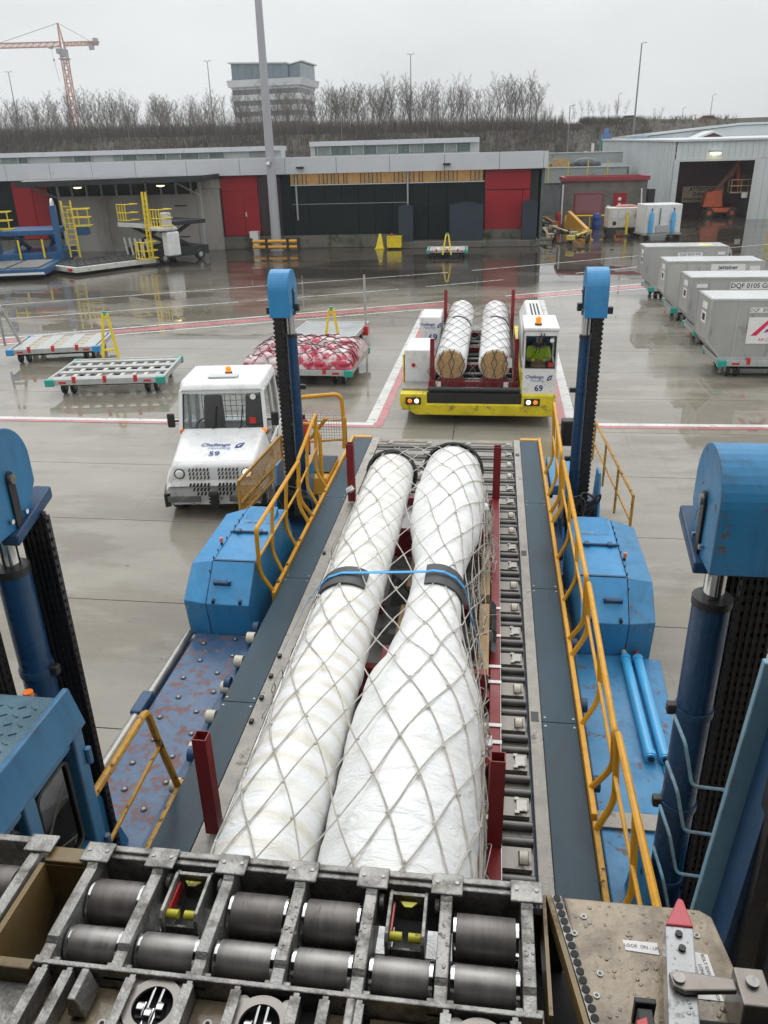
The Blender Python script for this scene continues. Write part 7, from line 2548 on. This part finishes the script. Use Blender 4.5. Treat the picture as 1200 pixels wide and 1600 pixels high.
# left: tan box opening and the neighbouring track
MB().box(-1.30, -1.165, 1.60, 1.655, 3.975, 3.99).build('tan_edge', brass, AC, bevel=.004)
MB().box(-1.30, -1.165, 1.598, 1.612, 3.5, 3.974).build('tan_wall', brass, AC)
MB().box(-1.312, -1.295, 1.29, 1.595, 3.5, 3.985).build('tan_wall', brass, AC)
MB().box(-1.5, -1.165, 1.27, 1.30, 3.90, 3.975).build('tan_edge', brass, AC, bevel=.004)
MB().box(-1.30, -1.16, 1.29, 1.60, 3.48, 3.5).build('tan_floor', brass, AC)
r_ = MB().prism([(1.25, 3.84), (1.67, 3.84), (1.67, 4.0), (1.28, 3.995), (1.25, 3.97)], 'x', -1.352, -1.318).build('rib', ac, AC, bevel=.003)
MB().box(-1.375, -1.285, 1.615, 1.68, 4.001, 4.009).build('rib_head', ac, r_, bevel=.004)
for k in range(3):
    MB().prism([(1.50 + k * .045, 3.93), (1.53 + k * .045, 3.93), (1.535 + k * .045, 3.972), (1.505 + k * .045, 3.972)], 'x', -1.317, -1.3155).build('rib_window', dark, r_)
MB().lathe([(0, .03), (.002, .058), (.008, .062), (.19, .062), (.198, .03)], (-1.56, 1.55, 3.918), (1, 0, 0), 32).build('roller', rollA, AC, smooth=True)
MB().box(-1.9, -1.36, 1.655, 1.68, 3.86, 3.995).build('sill_web', ac, AC, bevel=.004)
# inner floor with longitudinal rails, castor plates and floor panels
for a, b, m_ in ((-1.6, -1.15, ac), (-1.05, -.89, beige), (-.86, -.73, dark), (-.71, -.60, beige), (-.585, -.445, dark), (-.43, -.37, dark), (-.355, -.305, beige), (-.25, -.075, beige), (-.05, .10, dark), (.125, .33, beige)):
    MB().box(a, b, .6, 1.282, 3.90, 3.915).build('floor_panel', m_, AC)
for x in (-1.12, -1.05, -.875, -.72, -.592, -.437, -.362, -.275, -.058, .112):
    o = MB().box(x - .008, x + .008, .6, 1.283, 3.91, 3.985).build('floor_rail', ac, AC, bevel=.002)
    MB().box(x - .014, x + .014, .6, 1.27, 3.985, 3.99).build('rail_flange', ac, o, bevel=.0015)
for x, y in ((-.797, 1.215), (-.515, 1.20), (.027, 1.205)):
    mb = MB()
    for k in range(4):
        a = R(45 + 90 * k)
        mb.cyl((x + .083 * math.cos(a), y + .083 * math.sin(a), 3.955), (x + .083 * math.cos(a), y + .083 * math.sin(a), 3.962), .018, 14)
    o = mb.build('castor_lugs', steel, AC)
    n, r0, r1 = 40, .052, .075
    vs, fs = [], []
    for i in range(n):
        a = 2 * math.pi * i / n
        for rr, z in ((r0, 3.963), (r1, 3.963), (r1, 3.972), (r0, 3.972)):
            vs.append((x + rr * math.cos(a), y + rr * math.sin(a), z))
    for i in range(n):
        for k in range(4):
            fs.append((i * 4 + k, i * 4 + (k + 1) % 4, ((i + 1) % n) * 4 + (k + 1) % 4, ((i + 1) % n) * 4 + k))
    MB().add(vs, fs).build('castor_ring', M('cast_ring%d' % int(x * 1000), (.27, .25, .23), .45, metal=.5, var=.25, vs=20, coat=.3), AC, smooth=True)
    for dx in (-.012, .012):
        MB().cyl((x + dx, y - .05, 3.966), (x + dx, y + .055, 3.966), .004, 8).build('castor_axle', chrome, AC, smooth=True)
    for k, (dx, dy) in enumerate(((-.025, -.012), (0, -.026), (.025, -.008))):
        MB().cyl((x + dx - .008, y + dy, 3.966), (x + dx + .008, y + dy, 3.966), .021, 18).build('castor_wheel', chrome, AC, smooth=True)
    MB().cyl((x, y, 3.93), (x, y, 3.935), .07, 24).build('castor_pan', dark, AC)
# lock pawl pieces and stencil plates
for x in (-.99, -.285):
    MB().hexa([(x - .03, 1.19, 3.93), (x + .02, 1.19, 3.93), (x + .02, 1.27, 3.93), (x - .03, 1.27, 3.93)], [(x - .02, 1.19, 4.0), (x, 1.19, 4.0), (x, 1.275, 4.0), (x - .02, 1.275, 4.0)]).build('lock_pawl', ac, AC, bevel=.004)
for x in (-1.085, -.33):
    text('PALLET\nDATA\nTWO LOCK\nRIGHT', .015, ink_d, AC, (x, 1.2, 3.9165 if x > -1 else 3.9165), (0, -1, 0), (1, 0, 0))
MB().box(-1.11, -1.06, 1.14, 1.27, 3.914, 3.9155).build('data_plate', beige, AC)
for x, y in ((-.93, 1.19), (-.17, 1.24), (.22, 1.27), (-.66, 1.22)):
    o = MB().cyl((x, y, 3.915), (x, y, 3.919), .012, 14).build('panel_fastener', steel, AC, smooth=True)
    MB().cyl((x, y, 3.919), (x, y, 3.9195), .006, 10).build('fastener_bore', dark, o)
# right: bevelled floor panel, seat track, stickers
pan = MB()
pan.prism([(.255, 1.645), (.625, 1.645), (.655, 1.625), (.70, 1.30), (.70, .8), (.36, .8)], 'z', 3.94, 3.985)
pan = pan.build('edge_panel', beige, AC, bevel=.006)
MB().hexa([(.195, 1.30, 3.85), (.205, 1.30, 3.85), (.205, 1.65, 3.85), (.195, 1.65, 3.85)], [(.195, 1.30, 3.98), (.205, 1.30, 3.98), (.205, 1.65, 3.98), (.195, 1.65, 3.98)]).build('panel_flange', brass, AC)
tk = MB().hexa([(.222, 1.648, 3.94), (.248, 1.648, 3.94), (.352, 1.15, 3.94), (.322, 1.15, 3.94)][::-1], [(.222, 1.648, 3.984), (.248, 1.648, 3.984), (.352, 1.15, 3.984), (.322, 1.15, 3.984)][::-1]).build('seat_track', ac, AC)
for i in range(20):
    f = i / 20
    o = MB().cyl((.236 + .098 * f, 1.638 - .48 * f, 3.98), (.236 + .098 * f, 1.638 - .48 * f, 3.9865), .0105, 16).build('track_hole', dark, tk)
MB().hexa([(.206, 1.65, 3.93), (.220, 1.65, 3.93), (.318, 1.15, 3.93), (.304, 1.15, 3.93)][::-1], [(.206, 1.65, 3.982), (.220, 1.65, 3.982), (.318, 1.15, 3.982), (.304, 1.15, 3.982)][::-1]).build('panel_flange', brass, AC)
for x, y in ((.305, 1.585), (.275, 1.53), (.60, 1.56), (.315, 1.36), (.33, 1.42)):
    o = MB().cyl((x, y, 3.985), (x, y, 3.9885), .0085, 14).build('panel_fastener', steel, AC, smooth=True)
    MB().cyl((x, y, 3.9885), (x, y, 3.989), .0045, 10).build('fastener_bore', M('fastener_green%d' % int(x * 1000 + y * 100), (.05, .09, .07), .5), o)
st1 = MB().prism([(.40, 1.525), (.49, 1.525), (.49, 1.49), (.405, 1.495)], 'z', 3.9855, 3.987).build('sticker', plain_w, AC)
text('LOCK  DN - UP', .013, ink_d, st1, (.447, 1.508, 3.9885), (1, -.03, 0), (0, 1, 0))
st2 = MB().prism([(.555, 1.515), (.615, 1.505), (.625, 1.38), (.545, 1.38)], 'z', 3.9855, 3.987).build('sticker', plain_w, AC)
for i, tx in enumerate(('BOLT IDENTIFICATION', 'LONG BOLT', 'SPECIAL BOLT', 'SEE INSTL DWG')):
    text(tx, .0125, ink_d, st2, (.607 - i * .0155, 1.44, 3.9885), (.1, -1, 0), (1, .1, 0))
# guide rail with red tip, arm and latch
gz0, gz1 = 4.03, 4.10
gr = MB().prism([(.492, 1.49), (.562, 1.49), (.50, 1.10), (.43, 1.10)][::-1], 'z', gz0, gz1).build('guide_rail', M('wet_grey_casting', (.36, .37, .375), .4, metal=.3, var=.18, vs=16, dirt=(.16, .155, .15), dth=.58, ds=14, coat=.7), AC, bevel=.004)
MB().prism([(.4925, 1.4915), (.5625, 1.4915), (.553, 1.572), (.541, 1.578)][::-1], 'z', gz0, gz1 + .002).build('guide_tip', M('worn_red_tip', (.50, .035, .055), .42, var=.15, vs=10, dirt=(.2, .03, .03), dth=.66, ds=22, coat=.6), AC, bevel=.004)
for y in (1.465, 1.425):
    MB().cyl((.52, y, gz1), (.52, y, gz1 + .008), .009, 12).build('rail_bolt', black, gr, smooth=True)
p = MB().prism([(.456, 1.19), (.486, 1.195), (.472, 1.12), (.442, 1.12)][::-1], 'z', gz1 + .0005, gz1 + .0015).build('sticker', plain_w, gr)
text('GUIDE RAIL', .012, ink_d, p, (.464, 1.16, gz1 + .0025), (.15, 1, 0), (-1, .15, 0))
MB().prism([(.47, 1.345), (.475, 1.31), (.50, 1.30), (.62, 1.315), (.62, 1.345), (.50, 1.352)], 'z', gz1 + .004, gz1 + .022).build('latch_arm', M('arm_bronze', (.24, .215, .19), .42, metal=.5, var=.2, vs=15, coat=.6), AC, bevel=.004)
o = MB().cyl((.49, 1.328, gz1 + .022), (.49, 1.328, gz1 + .03), .014, 16).build('arm_pin', steel, AC, smooth=True)
MB().hexa([(.622, 1.26, 3.99), (.70, 1.26, 3.99), (.70, 1.375, 3.99), (.622, 1.375, 3.99)], [(.622, 1.275, gz1 + .03), (.69, 1.275, gz1 + .03), (.69, 1.37, gz1 + .03), (.622, 1.37, gz1 + .03)]).build('arm_bracket', MATS['arm_bronze'], AC, bevel=.004)
MB().cyl((.655, 1.33, gz1 + .03), (.655, 1.33, gz1 + .04), .015, 16).build('bracket_bolt', steel, AC, smooth=True)
MB().box(.52, .72, 1.14, 1.29, 3.99, 4.045).build('latch_body', black, AC, bevel=.006)
mb = MB()
mb.box(.395, .43, 1.24, 1.29, 3.99, 4.06)
mb.box(.39, .44, 1.295, 1.31, 3.99, 4.07)
mb.box(.41, .428, 1.15, 1.238, 3.99, 4.05)
mb.build('latch_block', black, AC, bevel=.003)
MB().prism([(.385, 1.25), (.412, 1.262), (.412, 1.215), (.387, 1.212)], 'z', 4.055, 4.072).build('red_tab', redpl, AC, bevel=.002)
for k in range(3):
    MB().cyl((.40, 1.17 + k * .03, 4.04), (.44, 1.17 + k * .03, 4.04), .006, 10).build('latch_pin', steel, AC, smooth=True)
# ---- the aircraft around the door: skin, lining and deck (behind and above the camera)
fu = thing('aircraft_fuselage', 'white aircraft fuselage around the open cargo door', 'aircraft', (-.5, -1.8, 1.7), 0, world=True)
def shell(name, rad, m, x0, x1, door):
    xs_ = [x0, -6, door[0], -1.4, 0, 1.2, door[1], 5, x1]
    mb = MB()
    n = 48
    cy, cz = -1.80, 5.0
    for a, b in zip(xs_[:-1], xs_[1:]):
        for k in range(n):
            t0, t1 = 2 * math.pi * k / n, 2 * math.pi * (k + 1) / n
            ym, zm = cy + rad * math.cos((t0 + t1) / 2), cz + rad * math.sin((t0 + t1) / 2)
            if a >= door[0] - .01 and b <= door[1] + .01 and ym > 0 and 3.75 < zm < 7.0:
                continue
            p = [(a, cy + rad * math.cos(t0), cz + rad * math.sin(t0)), (b, cy + rad * math.cos(t0), cz + rad * math.sin(t0)),
                 (b, cy + rad * math.cos(t1), cz + rad * math.sin(t1)), (a, cy + rad * math.cos(t1), cz + rad * math.sin(t1))]
            mb.quad(*p)
    for x in (x0, x1):
        mb.add([(x, cy + rad * math.cos(2 * math.pi * k / n), cz + rad * math.sin(2 * math.pi * k / n)) for k in range(n)], [tuple(range(n))])
    return mb.build(name, m, fu, smooth=True)
shell('skin', 3.30, white_p, -16, 14, (-2.8, 2.4))
shell('lining', 3.20, M('hold_lining', (.22, .22, .21), .6, var=.1), -15.9, 13.9, (-2.8, 2.4))
MB().box(-15, 13, -4.7, .55, 3.78, 3.88).build('cargo_deck', plat_m, fu)
AC.location.z -= .018
AC.location.y -= .006
# rain drops beaded on the panel, ribs and guide
drop = glassmat('water_drop', (.93, .92, .90), 1.0, .05)
q = random.Random(77)
mb = MB()
for k in range(420):
    kind = q.random()
    r = q.uniform(.0012, .0042) * (1.4 if q.random() < .1 else 1)
    if kind < .62:
        y = q.uniform(1.17, 1.635)
        x = q.uniform(.27 + (1.64 - y) * .2, .63)
        z = 3.9673
        if .385 < x < .63 and y < 1.30:
            continue
    elif kind < .85:
        i = q.randrange(3, 7)
        x, y, z = ribs[i] + q.uniform(-.014, .014), q.uniform(1.37, 1.58), 3.9742
    else:
        y = q.uniform(1.14, 1.48)
        x = q.uniform(.44, .49) + (y - 1.1) * .165
        z = gz1 - .0177
    mb.ball((x, y, z), r, 8, sq=(q.uniform(.8, 1.5), q.uniform(.8, 1.5), .5))
o = mb.build('rain_drops', drop, None, smooth=True)
tag(o, 'rain drops beaded on the sill panel and castings', 'water drops', kind='stuff')
# ============================================================ RAINY HAZE
hz = MB().box(-460, 120, -20, 430, -1.2, 72).build('haze', plain_w)
hz.data.materials.clear()
hm = bpy.data.materials.new('rain_haze')
hm.use_nodes = True
ht = hm.node_tree
ht.nodes.clear()
ho = ht.nodes.new('ShaderNodeOutputMaterial')
pv = ht.nodes.new('ShaderNodeVolumePrincipled')
pv.inputs['Color'].default_value = (.95, .97, 1, 1)
pv.inputs['Density'].default_value = .00045
ht.links.new(pv.outputs[0], ho.inputs['Volume'])
hz.data.materials.append(hm)
tag(hz, 'thin grey rain haze filling the air over the airfield', 'haze', kind='stuff')
for o in list(bpy.data.objects):
    if '_w' in o:
        del o['_w']
